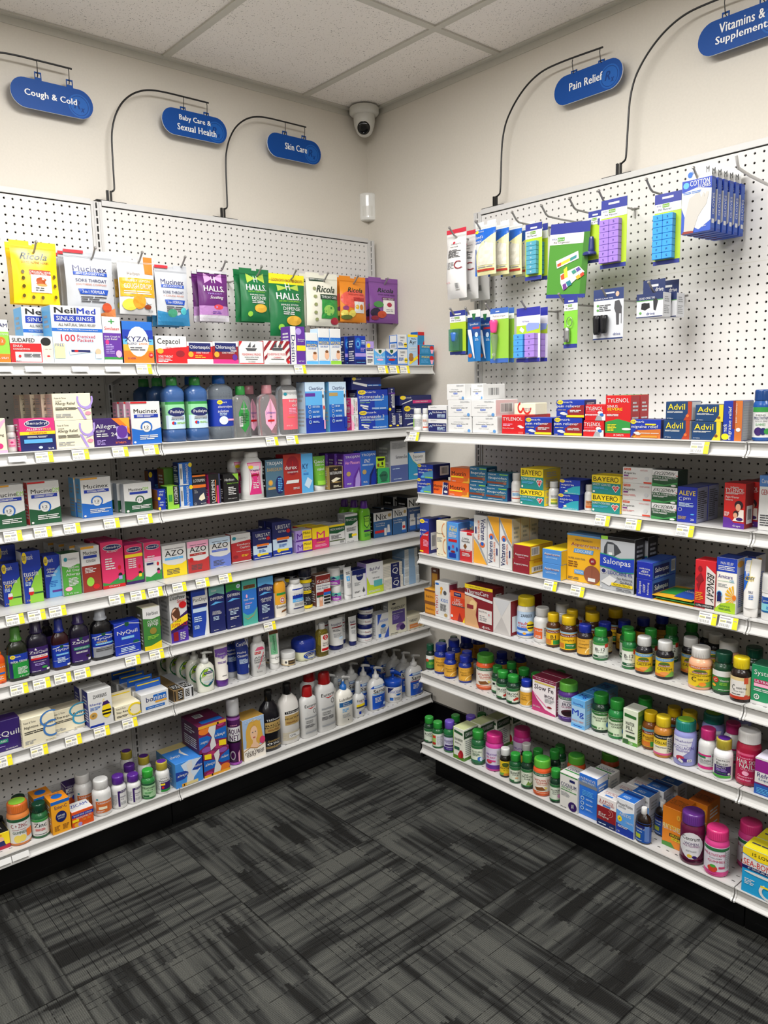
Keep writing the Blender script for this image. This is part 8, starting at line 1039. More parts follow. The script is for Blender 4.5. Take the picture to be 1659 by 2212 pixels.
('gum','R5',1.7537,0.3635,0.4438,0.0613,0.0613,0.1278,'gummy_jar','lilac and white collagen bottle with teal lid','#8f92cc/#1f7a70/-','p #dcdde8,.0,1,.85,1,.7,.5,.3,.2,0,.1;t.42,.86,.76,.09,#5a4a98,vitafusion;t.44,.6,.86,.12,#5a4a98,COLLAGEN;t.42,.72,.4,.05,#8a80b8,beauty;l0.1,0.44,0.7,0.52,2,#8a80b8;e.3,.2,.18,.1,#b83a4a;e.5,.14,.18,.07,#4a3a88;p w,.2,.1,.4,.02,.44,.1,.26,.2;r.6,.08,.8,.18,w;t.7,.13,.14,.07,n,60',{'rz': 0.471, 'n': 2, 'pitch': 0.1, 'sx': 0.0315, 'captop': 'l'}),
('pill','R5',1.8167,0.3584,0.4438,0.0486,0.0486,0.121,'pill_bottle','white collagen bottle with pink cap','w/#c8327a/-','r0,.0,1,.14,#c8327a;r0,.62,1,.7,#c8327a;r0,.52,.4,.62,#2a7a4a;t.4,.42,.66,.1,d,COLLAGEN+C;l0.1,0.26,0.7,0.36,2,s;r.7,.16,1,.8,S;l0.74,0.2,0.98,0.76,8,d',{'rz':0.445,'n':1,'pitch':0.085,'sx':0.03}),
('pill','R5',1.8676,0.3722,0.4438,0.0496,0.0496,0.1133,'pill_bottle','white biotin bottle with gold-banded purple cap','#eeeef0/#b0a038/w','t.5,.86,.7,.08,d,NATROL;t.45,.7,.6,.14,d,Biotin;r.06,.14,.9,.6,P;t.4,.52,.5,.08,w,BEAUTY;l0.15,0.32,0.7,0.46,3,v;t.4,.24,.5,.08,#3f9a4a,5000 mcg;r0,0,.9,.13,#4aa040;e.8,.22,.06,.05,w',{'rz': 0.426, 'n': 1, 'pitch': 0.085, 'sx': 0.035, 'captop': 'p'}),
('gum','R5',1.9243,0.3486,0.4438,0.0618,0.0618,0.1478,'gummy_jar','tall crimson gummy jar with wide white lid','#9c1a38/#e6e4e2/-','r.0,.0,.86,.94,#b01f4a;r.05,.86,.7,.93,#d85a80;t.4,.78,.5,.05,M,beautiful;t.48,.66,.86,.13,w,HAIR SKIN;t.5,.52,.7,.13,w,NAILS;t.5,.42,.6,.06,M,COLLAGEN;e.4,.3,.14,.07,M;t.4,.19,.6,.07,M,Gummies;l0.1,0.06,0.7,0.12,2,M',{'rz':0.398}),
('box','R5',1.9932,0.3635,0.4438,0.0646,0.06,0.1005,'medicine_carton','purple, white and blue eye drop carton at the right edge','w/#6a4a98/#dcd8e8','r0,.62,1,1,#8a1f80;r0,0,1,.3,#2a58a8;r0,.95,1,1,w;t.5,.54,.8,.12,#4a3a78,Refresh;t.5,.42,.66,.08,#4a5a88,Liquigel;r0,.28,1,.32,#6a1f60;l0.1,0.04,0.9,0.2,4,c',{'n':1,'pitch':0.062,'sx':0.012}),
('pill','R6',0.7195,0.368,0.1572,0.0425,0.0425,0.1008,'pill_bottle','dark green supplement bottle with green cap, leftmost on the bottom shelf','#153a24/#2f9239/#cfd8c8','r0,.84,1,1,#2a6a3a;p #2a6a3a,0,.84,.2,.8,.8,.8,1,.84;t.45,.6,.72,.16,k,ROOT;t.5,.44,.5,.08,d,mg;r0,0,.4,.1,#2a6a3a',{'rz':0.801,'n':2,'pitch':0.085,'sx':0.06}),
('pill','R6',0.7733,0.3749,0.1572,0.0442,0.0442,0.1004,'pill_bottle','dark green supplement bottle with green cap and a drug facts label','#1d5a30/#2f9239/#cfd8c8','r0,.1,.3,.9,#9fc060;r.05,.66,.3,.86,#c83a28;r.36,.1,.95,.9,#d8d8da;l0.4,0.15,0.92,0.85,9,s;e.16,.24,.16,.1,#b02a28',{'rz':0.789}),
('pill','R6',0.8285,0.367,0.1572,0.0468,0.0468,0.1199,'pill_bottle','green elderberry bottle with lavender cap','#1f6a3a/#6a4fb8/#c6c4dc','r0,.86,1,1,#2a5a40;t.5,.62,.86,.11,#3a2a68,ELDERBERRY;l0.2,0.48,0.8,0.54,1,#6a5a98;r.1,.26,.8,.36,P;r0,0,1,.2,#3a2a78;l0.2,0.08,0.7,0.14,1,v',{'rz':0.773,'n':1,'pitch':0.09,'sx':0.025}),
('box','R6',0.9026,0.3595,0.1572,0.0532,0.075,0.1214,'medicine_carton','green and white cranberry carton','#e6e8da/#eef0e4/#c8d09a','r0,0,1,.12,#5a8a2a;r0,0,.05,1,#7aa03a;p #2a5a34,.1,.92,.9,.88,.9,.8,.1,.84;t.5,.64,.84,.08,#2a3a20,CRANBERRY;t.46,.52,.6,.06,k,30000 mg;r.1,.3,.6,.4,#2a5a40;e.75,.2,.2,.13,#a81f2a;e.6,.15,.14,.09,#c8303a|r0,.7,1,.95,#2a4a2e;t.5,.83,.8,.12,w,CRANBERRY;l.1,.15,.85,.65,8,s;r0,0,1,.1,#4a7a2a',{'n':3,'pitch':0.078,'sx':0.012}),
('pill','R6',0.9662,0.3603,0.1572,0.053,0.053,0.1249,'pill_bottle','green bottle with bright green cap beside the cranberry carton','#1f5a34/#2f9239/#d3dcc8','r0,.84,1,1,#2a6a3a;t.4,.66,.66,.09,#2a4a30,ALOE VERA;l0.1,0.4,0.6,0.58,4,#4a6a50;r0,0,1,.16,#2a6a4a;e.6,.24,.16,.14,#3a68b8;e.7,.22,.1,.12,#c8dcec;r.8,.16,1,.9,S;l0.82,0.2,0.99,0.86,8,s',{'rz':0.735}),
('gum','R6',1.0352,0.3497,0.1572,0.0649,0.0649,0.1314,'gummy_jar','pink lidded gummy jar with purple base','#c23a90/#c62e7c/#cfc6dc','r0,0,1,.2,#5a2a88;t.35,.7,.6,.09,#6a3a98,MELATONIN;t.3,.56,.5,.08,#b83a78,SLEEP;e.2,.36,.14,.1,#c83a40;r.15,.36,.55,.44,#c83a80;r.62,.22,1,.92,S;l0.65,0.26,0.97,0.88,9,s',{'rz':0.713,'n':1,'pitch':0.105,'sx':0.04}),
('pill','R6',1.0975,0.3647,0.1572,0.0396,0.0396,0.1028,'pill_bottle','black niacin bottle with white printed cap and yellow label','#17120f/#dcdcda/#e2c022','e.5,.76,.3,.16,#4a5a20;t.5,.5,.86,.1,k,NIACIN;t.5,.62,.7,.06,k,slow release;t.5,.36,.4,.08,k,500 mg;r0,0,1,.16,#c8802a;p #6aa040,0,.16,.4,.2,.3,0,0,0',{'rz':0.698,'n':1,'pitch':0.08,'sx':0.03}),
('pill','R6',1.1481,0.3712,0.1572,0.0428,0.0428,0.1028,'pill_bottle','dark green selenium bottle with green cap','#17502c/#2f9239/#d3dcc8','r0,.84,1,1,#2a6a3a;p #2a6a3a,0,.84,.2,.8,.8,.8,1,.84;t.45,.6,.72,.16,k,SELENIUM;t.5,.44,.5,.08,d,mg;r0,0,.4,.1,#2a6a3a;e.6,.26,.14,.06,#c8a078',{'rz':0.685,'n':2,'pitch':0.08,'sx':0.035}),
('pill','R6',1.2009,0.3728,0.1572,0.042,0.042,0.1227,'pill_bottle','dark green palmetto bottle with green cap','#0f2f20/#2f9239/#d3dcc8','r0,.84,1,1,#2a6a3a;t.4,.7,.4,.1,k,SAW;t.5,.57,.84,.1,k,PALMETTO;t.5,.43,.5,.08,k,mg;p #6a8a3a,.4,.1,.6,.36,.7,.2,.95,.3,.8,.1;r0,0,1,.08,#2a6a3a',{'rz':0.669,'n':1,'pitch':0.085,'sx':0.05}),
('gum','R6',1.2593,0.3663,0.1572,0.0614,0.0614,0.1234,'gummy_jar','orange gummy jar with green lid on the bottom shelf','#d8592a/#5fae3a/#e6ded2',A[35],{'rz': 0.649, 'n': 2, 'pitch': 0.1, 'sx': 0.065, 'captop': '#3fa03a'}),
('pill','R6',1.3221,0.3773,0.1572,0.0394,0.0394,0.1107,'pill_bottle','dark green valerian bottle with green cap','#123322/#2f9239/#cfd8c8','r0,.84,1,1,#2a6a3a;t.5,.66,.86,.09,k,VALERIAN;t.5,.54,.5,.08,k,ROOT;t.5,.42,.6,.07,k,1000 mg;e.8,.3,.16,.12,#c88ab0;r0,0,1,.08,#2a6a3a',{'rz':0.631}),
('box','R6',1.3864,0.367,0.1572,0.0676,0.06,0.122,'medicine_carton','white memory supplement carton with a round purple seal','#dedcd6/#c9c7c2/#d8d6d0','r0,.94,1,.97,g;r.55,.8,.85,.87,n;t.5,.68,.86,.11,n,COGNIUM;t.4,.59,.6,.05,g,MEMORY;r.06,.52,.95,.54,g;l0.08,0.36,0.6,0.48,4,s;e.74,.14,.24,.13,P;t.74,.15,.14,.13,w,#1;l0.06,0.03,0.4,0.06,1,d;||t.5,.6,.8,.26,n,COGNIUM;r.05,.3,.9,.4,g',{'n':1,'pitch':0.08,'sx':0.063}),
('box','R6',1.4527,0.3575,0.1572,0.065,0.06,0.1386,'medicine_carton','bright blue nerve health carton with white edges','#2a6fd0/#e8e8ea/#e6e6e8','t.5,.9,.84,.06,w,NERVIVE;r0,.72,1,.8,#7a8088;r.04,.8,.96,.86,#5a80b8;t.5,.83,.7,.04,w,NERVE HEALTH;e.2,0.42,.1,.045,C;e.2,0.42,.07,.03,b;l.4,0.40,.8,0.44,2,C;e.2,0.30,.1,.045,C;e.2,0.30,.07,.03,b;l.4,0.28,.8,0.32,2,C;e.2,0.18,.1,.045,C;e.2,0.18,.07,.03,b;l.4,0.16,.8,0.20,2,C;l0.2,0.5,0.85,0.64,4,c;|r0,.55,1,.85,#4a80d0;l.15,.6,.85,.8,3,w||r.1,.1,.9,.8,#123a78;t.5,.45,.4,.5,w,N^b',{}),
('box','R6',1.5263,0.367,0.1572,0.0665,0.06,0.0977,'medicine_carton','white, maroon and navy ear ringing carton','#e8e4e2/#c9c4c2/#d9d6d4','r0,0,1,.2,#1a2a60;r0,.2,1,.66,#8a1f26;t.5,.86,.7,.07,#a83a40,LIPO;t.5,.78,.8,.07,#a83a40,FLAVONOID;r.3,.68,.7,.74,#4a80c8;t.3,.42,.4,.08,w,Ear;t.36,.33,.54,.08,w,Ringing;a.66,.52,.2,.13,.03,-90,90,#c87a70;a.62,.52,.12,.08,.03,-90,90,#c87a70;l0.1,0.06,0.5,0.12,1,C;t.8,.08,.2,.04,w,100||t.5,.5,.7,.3,#a86a70,FLAVONOID;r.3,.14,.7,.28,#4a80c8',{'n':3,'pitch':0.063,'sx':0.012}),
('box','R6',1.5906,0.367,0.1572,0.0591,0.06,0.1157,'medicine_carton','white and blue eye vitamin carton','#e4e6ea/#c2c6d2/#2a6ac0','r0,0,1,.3,#1f3aa0;p #5a9ade,0,.3,0,.68,.4,.62,1,.72,1,.2;t.48,.86,.86,.09,d,PreserVision;l0.1,0.75,0.6,0.8,2,s;t.5,.58,.66,.08,w,AREDS;e.2,.44,.13,.08,y;t.2,.44,.08,.06,k,#1;t.75,.4,.4,.05,w,TABLETS;l0.1,0.2,0.7,0.27,2,w;t.14,.08,.16,.05,w,120||t.4,.3,.4,.22,C,AREDS;r0,.6,1,.8,#123a88',{'n':3,'pitch':0.063,'sx':0.012}),
('sham','R6',1.6429,0.3791,0.1572,0.0447,0.0358,0.1078,'shampoo_bottle','small dark brown oil bottle with white cap and blue label','#1c120c/#e4e4e2/#1f4fa0','r0,.72,1,.9,n;t.5,.72,.84,.12,w,sweet oil;l0.2,0.52,0.6,0.58,1,C;r.1,.2,.5,.42,#a8b83a;l0.1,0.06,0.6,0.12,1,C;r.78,.1,1,.9,#5a7ab8',{'n':1,'pitch':0.075,'sx':0.018}),
('box','R6',1.7155,0.3114,0.1572,0.0584,0.08,0.1232,'medicine_carton','orange childrens vitamin carton with a green corner','#e0821e/#c87018/#d06a1a','t.5,.5,.94,.14,w,FLINTSTONES;t.5,.52,.9,.1,y,FLINTSTONES;p #4a8a3a,0,0,0,.1,.5,.12,.7,0;r.4,.28,1,.36,k;t.7,.32,.5,.06,y,IMMUNITY;r.5,.2,1,.27,y;t.74,.235,.44,.05,k,SUPPORT;e.86,.82,.1,.07,#e8a83a;t.86,.82,.05,.07,u,#1||t.5,.5,.8,.4,u,FLINTSTONES',{'n':1,'pitch':0.085,'sx':0.035}),
('gum','R6',1.7849,0.3608,0.1572,0.0676,0.0676,0.149,'gummy_jar','dark magenta gummy jar with purple lid','#5c1638/#5f2f80/-','e.46,.55,.46,.46,#d9d8dc;t.44,.8,.7,.13,k,Centrum;t.46,.62,.56,.09,#4a2a68,WOMEN;t.46,.54,.66,.06,#8a4a80,MULTIGUMMIES;l0.25,0.34,0.7,0.4,2,s;e.4,.2,.1,.06,#d8b83a;e.6,.18,.1,.05,P;r0,0,1,.06,#3a0f28',{'rz':0.458}),
('gum','R6',1.8579,0.3649,0.1572,0.0643,0.0643,0.1324,'gummy_jar','bright pink gummy jar with pink lid','#cc3f84/#cc3474/#d8d2dc','r0,.86,1,.98,#2a6a40;r0,.0,1,.1,#cc3f84;t.46,.72,.9,.1,#b83a68,MULTIVITAMIN;t.46,.6,.5,.05,d,COLLAGEN;t.5,.48,.7,.09,#b83a68,GUMMIES;e.35,.2,.2,.13,#c8402a;e.36,.3,.12,.06,#4a9a3a;r.6,.22,.95,.3,#b83a68;r.84,.2,1,.9,#b8b8bc;l0.86,0.25,0.99,0.85,8,s',{'rz':0.429,'n':2,'pitch':0.095,'sx':0.05}),
('box','R6',1.9926,0.3645,0.1572,0.1003,0.065,0.1287,'medicine_carton','yellow and blue denture seal carton at the right edge','#1f9ad0/#c9cdd2/#e2d428','r0,.86,1,1,y;p y,0,.86,.4,.78,1,.8,1,.86;p w,0,.6,0,.84,.4,.77,1,.79,1,.6;t.6,.9,.7,.07,k,15 LOWERS;t.45,.69,.84,.13,#c82a28,SEA-BOND;r0,.54,1,.61,n;t.55,.575,.8,.04,w,#1 DENTURE ADHESIVE;e.5,.48,.44,.03,w;l0.08,0.2,0.34,0.34,4,w;a.72,.18,.26,.17,.08,120,400,w;r.5,.26,1,.3,y||l.1,.4,.7,.6,1,d',{'n':1,'pitch':0.067,'sx':0.005}),
('bag','LH',1.5476,0.27,1.7888,0.1334,0.03,0.1809,'candy_bag','yellow cough drop bag hanging at the left, brightest of the bags','#f0c80f','t.5,.76,.66,.11,#12281c,Ricola^ib;t.5,.66,.6,.04,#8a5a10,SWISS ALPINE HERBS;r.34,.46,.82,.54,#a8381c;t.58,.505,.48,.035,w,ORIGINAL HERB;t.58,.475,.3,.025,w,COUGH DROPS;r.36,.18,.82,.46,#f0ece0;p #a84a1c,.46,.32,.6,.28,.7,.32,.7,.4,.58,.43,.48,.4;e.6,.3,.12,.02,#e09a5a;l0.45,0.2,0.72,0.27,2,d;e0.20,0.50,.035,.03,#5a4a10;e0.20,0.40,.035,.03,#5a4a10;e0.20,0.27,.035,.03,#5a4a10;e0.20,0.12,.035,.03,#5a4a10;e0.40,0.10,.035,.03,#5a4a10;e0.60,0.10,.035,.03,#5a4a10;e0.90,0.45,.035,.03,#5a4a10;e0.90,0.30,.035,.03,#5a4a10;e0.90,0.12,.035,.03,#5a4a10',{'n':1,'pitch':0.04}),
('bag','LH',1.3833,0.2675,1.7549,0.1515,0.035,0.2067,'candy_bag','large silver lozenge bag with an orange drop','#b9bcc1','t.5,.72,.72,.085,#1a1f58,Mucinex;r.14,.62,.86,.67,#1f4aa8;t.5,.645,.6,.03,w,INSTASOOTHE;t.5,.545,.66,.045,#2a2f58,SORE THROAT;t.5,.487,.66,.028,#c8785a,SOOTHING COMFORT;p #1f4aa8,.2,.42,.86,.42,.82,.34,.24,.34;t.52,.38,.48,.045,w,3-in-1 FORMULA;l0.25,0.22,0.8,0.32,3,d;p #d8824a,0,0,1,0,1,.16,.6,.05;e.8,.16,.11,.07,#c8502a;r0,.94,.4,.985,#c8303a',{'n':3,'pitch':0.0395,'sx':-0.003}),
('bag','LH',1.231,0.27,1.7727,0.1252,0.03,0.1835,'candy_bag','white and honey yellow cough drop bag','#cfcfce','r.72,.7,.96,1,#c87a2a;r.02,.3,.98,.62,#d9a31f;t.4,.7,.34,.06,#8a7a6a,Herbion;t.5,.575,.66,.045,w,HONEY LEMON;t.5,.48,.78,.09,w,COUGH DROPS;l0.1,0.34,0.9,0.41,2,w;e.25,.16,.2,.1,#e8d84a;e.5,.22,.18,.13,#e0962a;e.74,.13,.1,.04,#8a3a1a;e.78,.22,.08,.04,w;t.82,.06,.14,.03,d,25',{'n':1,'pitch':0.04}),
('bag','LH',1.108,0.27,1.7418,0.1171,0.03,0.1975,'candy_bag','smaller silver lozenge bag with a teal drop','#b9bcc1','t.5,.72,.72,.085,#1a1f58,Mucinex;r.14,.62,.86,.67,#1f4aa8;t.5,.645,.6,.03,w,INSTASOOTHE;t.5,.545,.66,.045,#2a2f58,SORE THROAT;t.5,.487,.66,.028,#c8785a,+ COUGH RELIEF;p #1f4aa8,.2,.42,.86,.42,.82,.34,.24,.34;t.52,.38,.48,.045,w,3-in-1 FORMULA;l0.25,0.22,0.8,0.32,3,d;p #2a7aa8,0,0,1,0,1,.3,.6,.16,.3,.2,0,.24;e.42,.2,.15,.07,#3a8a6a;e.78,.24,.1,.06,#4ab0b8;r0,.94,.4,.985,#c8303a',{'n':2,'pitch':0.0345,'sx':-0.003}),
('bag','LH',0.9531,0.27,1.7616,0.1163,0.03,0.1724,'candy_bag','purple lozenge bag with a silver foot','#5c1f66','p #c89ac8,.2,.74,.8,.96,.8,.76,.2,.94;t.5,.82,.12,.13,w,H;t.5,.64,.7,.11,w,HALLS.^b;t.5,.54,.5,.03,v,THROAT;t.55,.46,.5,.08,w,Soothing^i;r0,0,1,.12,#c8c4cc;r0,.12,1,.3,#a878b0;e.6,.28,.16,.05,#c8404a;l0.4,0.14,0.7,0.2,2,p;r0,.95,1,1,S',{'n':1,'pitch':0.04}),
('bag','LH',0.78,0.2675,1.7675,0.124,0.035,0.1876,'candy_bag','green lozenge bag beside the purple one','#17693a','p #a8c04a,.2,.72,.8,.92,.8,.74,.2,.9;t.5,.8,.12,.12,w,H;t.5,.64,.7,.11,w,HALLS.^b;t.5,.56,.6,.025,l,DIETARY SUPPLEMENT;t.5,.5,.5,.03,w,IMMUNE SYSTEM;t.55,.44,.5,.06,w,DEFENSE;l0.3,0.34,0.75,0.4,2,w;e.6,.25,.22,.08,#d8a83a;e.25,.14,.08,.05,l',{'n':1,'pitch':0.04}),
('bag','LH',0.639,0.265,1.7197,0.1606,0.04,0.2267,'candy_bag','large green lozenge bag with a yellow top band','#17693a','r0,.84,1,1,#e6d81f;t.52,.9,.86,.05,#a8401c,ECONOMY PACK 80 DROPS;p #a8c04a,.2,.72,.8,.84,.8,.74,.2,.82;t.5,.8,.12,.12,w,H;t.5,.64,.7,.11,w,HALLS.^b;t.5,.56,.6,.025,l,DIETARY SUPPLEMENT;t.5,.5,.5,.03,w,IMMUNE SYSTEM;t.55,.44,.5,.06,w,DEFENSE;l0.3,0.34,0.75,0.4,2,w;e.6,.25,.22,.08,#d8a83a;e.25,.14,.08,.05,l',{}),
('bag','LH',0.4775,0.27,1.763,0.153,0.03,0.1994,'candy_bag','cream throat care bag with a green panel','#dcdaca','r.1,.84,.6,.9,#1f3a2a;t.34,.87,.44,.035,w,HERB LOZENGES;t.6,.7,.66,.13,#12281c,Ricola^ib;r.38,.5,.98,.6,#24402e;t.68,.55,.52,.05,w,THROAT CARE;p g,.4,.14,.42,.5,.98,.5,.98,.14;e.65,.3,.18,.1,#8fc05a;e.85,.1,.14,.07,#a82a3a;e0.22,0.70,.05,.03,#8a9060;e0.22,0.55,.05,.03,#8a9060;e0.22,0.40,.05,.03,#8a9060;e0.22,0.25,.05,.03,#8a9060;e0.26,0.12,.05,.03,#8a9060',{'n':1,'pitch':0.04}),
('bag','LH',0.3233,0.27,1.784,0.1349,0.03,0.1779,'candy_bag','orange cough drop bag with lemons','#d9831f','e.5,.5,.5,.2,#d8584a;t.56,.7,.64,.11,#12281c,Ricola^ib;t.56,.6,.6,.035,#8a2a1a,SWISS ALPINE HERBS;r.44,.46,.88,.54,#a82a2a;r.46,.2,.86,.45,w;e.57,.33,.07,.05,#d8a82a;e.74,.33,.08,.06,#c8782a;e.12,.18,.12,.08,#d8c85a;e.38,.18,.13,.08,#d8c85a;e.2,.1,.2,.05,#5a6a2a;e.15,.3,.1,.05,#8a3a6a',{'n':1,'pitch':0.04}),
('bag','LH',0.0843,0.185,1.7971,0.1652,0.03,0.1875,'candy_bag','violet cough drop bag hanging past the end post','#7f4a94','t.55,.72,.62,.1,#12281c,Ricola^ib;t.55,.62,.6,.035,#4a1f5a,SWISS ALPINE HERBS;r.38,.5,.82,.56,#5a1f4a;t.6,.53,.4,.035,w,BERRY MEDLEY;r.4,.2,.82,.5,#e8e6e0;e.62,.4,.09,.05,#b02a4a;l0.5,0.24,0.75,0.31,2,s;e.25,.4,.16,.07,#4a8a4a;e.16,.22,.15,.1,#2a1f3a;e.36,.18,.15,.08,#c0482a;e.15,.1,.12,.05,#8a2a3a',{'n':1,'pitch':0.035}),
('bag','RH',0.7503,0.2225,1.8334,0.0965,0.055,0.2436,'candy_bag','clear bag of stacked cotton rounds with a red header','#dcdad8','r0,.94,1,1,#c82a40;e.45,.8,.06,.02,#c82a40;t.55,.78,.5,.03,#8a8a8a,Swisspers;t.5,.74,.4,.02,k,cotton rounds;l0.25,0.58,0.85,0.7,7,d;l0.25,0.42,0.6,0.52,5,s;a.8,.47,.18,.06,.05,60,320,#8a2a34;b.62,.12,.8,.22;t.25,.23,.3,.02,#d05a6a,80 rounds',{'n':2,'pitch':0.062}),
('bag','RH',0.9022,0.2375,1.8966,0.0931,0.025,0.1791,'wool_packet','clear packet of wool with a blue top','#dfe0dc',"r0,.6,1,.86,#1f62c0;p #e6e0a8,.1,0,.1,.4,.4,.62,1,.76,1,0;t.25,.72,.4,.06,w,lamb's;t.2,.64,.36,.06,w,wool;e.1,.82,.09,.03,y;t.3,.82,.3,.03,w,sunmark;p #d9d4c4,.16,.18,.3,.5,.6,.6,.95,.56,.95,.18;r.14,.07,.96,.11,#b83a2a;l0.2,0.13,0.9,0.17,1,s;r0,0,.1,.5,#1f62c0",{'n':3,'pitch':0.045,'sx':0.02}),
('card','RH',1.1114,0.24,1.8549,0.0673,0.02,0.1777,'blister_card','green card with a single-row teal pill planner','#a9c62c','r0,.88,1,1,#2a3488;r.3,.91,.7,.94,w;r0,.74,1,.88,#e2e2e4;e.16,.84,.12,.025,w;t.18,.84,.18,.028,#3a3f88,ezy;r.3,.815,.62,.865,#6a9a2a;t.46,.84,.26,.026,w,dose;t.42,.785,.6,.035,d,Pill Planner;r0,0,1,.07,#2a3488',{'n': 1, 'pitch': 0.03, 'bl': 'G.2,.1,.82,.68,1,7,#4f9ab0,.016'}),
('card','RH',1.2354,0.2375,1.7847,0.149,0.025,0.2276,'pill_organizer_pack','large green pill organizer card hanging crooked','#4a8c2f','r0,.86,1,1,#2a3488;r0,.72,1,.86,#e2e0da;e.12,.79,.08,.02,w;t.12,.79,.13,.03,#3a3f88,ezy;r.2,.765,.38,.815,#4f9a2f;t.29,.79,.16,.03,w,dose;t.32,.745,.42,.03,d,Pill Organizer;r0,0,1,.05,#2a3488;r.86,.05,1,.86,#3a7324;p w,.2,.5,.75,.62,.78,.52,.24,.4;p #e0c83a,.24,.46,.72,.57,.72,.53,.25,.42;p #d8502a,.24,.46,.34,.48,.34,.44,.25,.42;p #3a8a8a,.56,.53,.72,.57,.72,.53,.57,.49;p w,.34,.32,.8,.42,.95,.34,.45,.1,.36,.2;p #d8502a,.35,.3,.5,.36,.46,.26,.38,.24;p #e8d83a,.42,.38,.5,.42,.54,.28,.46,.26;p #5a4a98,.72,.38,.8,.41,.86,.37,.77,.34;p #3a8a7a,.62,.35,.7,.38,.76,.34,.67,.31;p #6a3a88,.42,.18,.5,.2,.54,.13,.45,.1;p #2a7a8a,.5,.21,.6,.24,.66,.18,.56,.15;p #d8a82a,.74,.28,.82,.31,.88,.27,.78,.24;p #c8402a,.84,.31,.92,.34,.95,.3,.88,.27',{'tilt':0.0785}),
('card','RH',1.3334,0.225,1.8809,0.0479,0.02,0.1528,'blister_card','green card with a navy beaded cup, behind the purple planner','#a9c62c','r0,.88,1,1,#2a3488;r.3,.91,.7,.94,w;r0,.74,1,.88,#e2e2e4;e.16,.84,.12,.025,w;t.18,.84,.18,.028,#3a3f88,ezy;r.3,.815,.62,.865,#6a9a2a;t.46,.84,.26,.026,w,dose;t.42,.785,.6,.035,d,Med Spout;r0,0,1,.06,#2a3488;r.7,.72,.86,.84,#3a3f88',{'bl': 'C.4,.2,.5,.22,.16,#28306e;C.4,.14,.2,.5,.44,#28306e'}),
('card','RH',1.4079,0.239,1.8553,0.0874,0.022,0.1977,'blister_card','green card with a purple two-row pill planner','#a9c62c',A[37],{'bl': 'G.06,.07,.82,.7,2,7,#9a7ad0,.02'}),
('card','RH',1.5803,0.239,1.8422,0.0805,0.022,0.1933,'blister_card','green card with a bright blue two-row pill planner','#a9c62c',A[37],{'bl': 'G.06,.07,.82,.7,2,7,#3f97e0,.02'}),
('box','RH',1.669,0.239,1.9128,0.0839,0.022,0.1392,'glove_carton','blue and white cotton glove carton','#2a4fb0/#1f3f98/w','r0,.8,1,1,#1f3fa8;p w,0,.5,0,.78,.5,.84,1,.78,1,.2,.6,.05,.2,.2;e.14,.91,.1,.06,c;t.6,.93,.66,.1,w,COTTON^b;t.75,.85,.42,.06,w,GLOVES^b;l0.05,0.74,0.66,0.79,2,b;p #b8b4ac,.1,.02,.42,.02,.58,.3,.72,.42,.84,.5,.9,.66,.92,.72,.84,.74,.76,.64,.78,.7,.74,.74,.66,.64,.6,.74,.5,.74,.4,.7,.26,.66,.2,.5,.12,.3;p #8a2f24,.02,0,.44,0,.42,.04,.1,.05;t.72,.1,.3,.03,w,one pair;|r.05,.05,.95,.95,#2f55b0;t.5,.5,.5,.4,w,GLOVES^v;r.2,.14,.8,.22,w',{'n': 5, 'pitch': 0.03, 'sx': 0.002, 'tab': '#e4e4e2', 'th': 0.04, 'ta': 'e.14,.4,.1,.2,b;t.3,.5,.2,.3,b,fairy;t.84,.55,.12,.4,k,M'}),
('card','RH',0.7691,0.24,1.6319,0.0788,0.02,0.1557,'blister_card','green card with a small clear blue pill cutter','#a9c62c','r0,.88,1,1,#2a3488;r.3,.91,.7,.94,w;r0,.74,1,.88,#e2e2e4;e.16,.84,.12,.025,w;t.18,.84,.18,.028,#3a3f88,ezy;r.3,.815,.62,.865,#6a9a2a;t.46,.84,.26,.026,w,dose;t.42,.785,.6,.035,d,Pill Cutter;r0,0,1,.07,#2a3488',{'n': 2, 'pitch': 0.028, 'bl': 'G.15,.08,.8,.58,1,1,T:#6fae9a,.022;C.45,.3,.5,.14,.2,#3a70c0'}),
('card','RH',0.8499,0.242,1.6032,0.0608,0.016,0.1796,'blister_card','navy and blue thermometer card','#1f6fae','r0,.84,1,1,w;r0,.76,1,.86,#14306a;p #2a6a3a,.35,.93,.65,.93,.6,.84,.5,.8,.4,.84;r0,.5,1,.76,#1f4a8a;t.5,.72,.66,.05,w,SpeedRead;r.4,.63,.95,.67,#b82a34;e.7,.52,.12,.05,#c8dcec;l0.6,0.4,0.9,0.45,2,C;e.2,.12,.15,.04,#c8602a',{'n': 2, 'pitch': 0.045, 'sx': 0.012, 'bl': 'K.15,.62,.6,.06,.16,.02,#e6eaf0'}),
('card','RH',0.9653,0.24,1.5938,0.0817,0.02,0.1853,'blister_card','green card with a pink bulb medicine dropper','#8fc040','r0,.9,1,1,#3a62b0;r.3,.93,.5,.95,w;r0,.8,1,.9,#e6e8e4;t.5,.85,.7,.05,d,Medicine Dropper;r0,0,1,.08,#3a62b0;e.2,.16,.1,.03,w;e.18,.08,.06,.03,#3a62b0',{'n': 1, 'pitch': 0.03, 'bl': 'C.35,.55,.78,.14,.2,#e0478a;C.38,.05,.52,.06,.18,T:#b8c8a8'}),
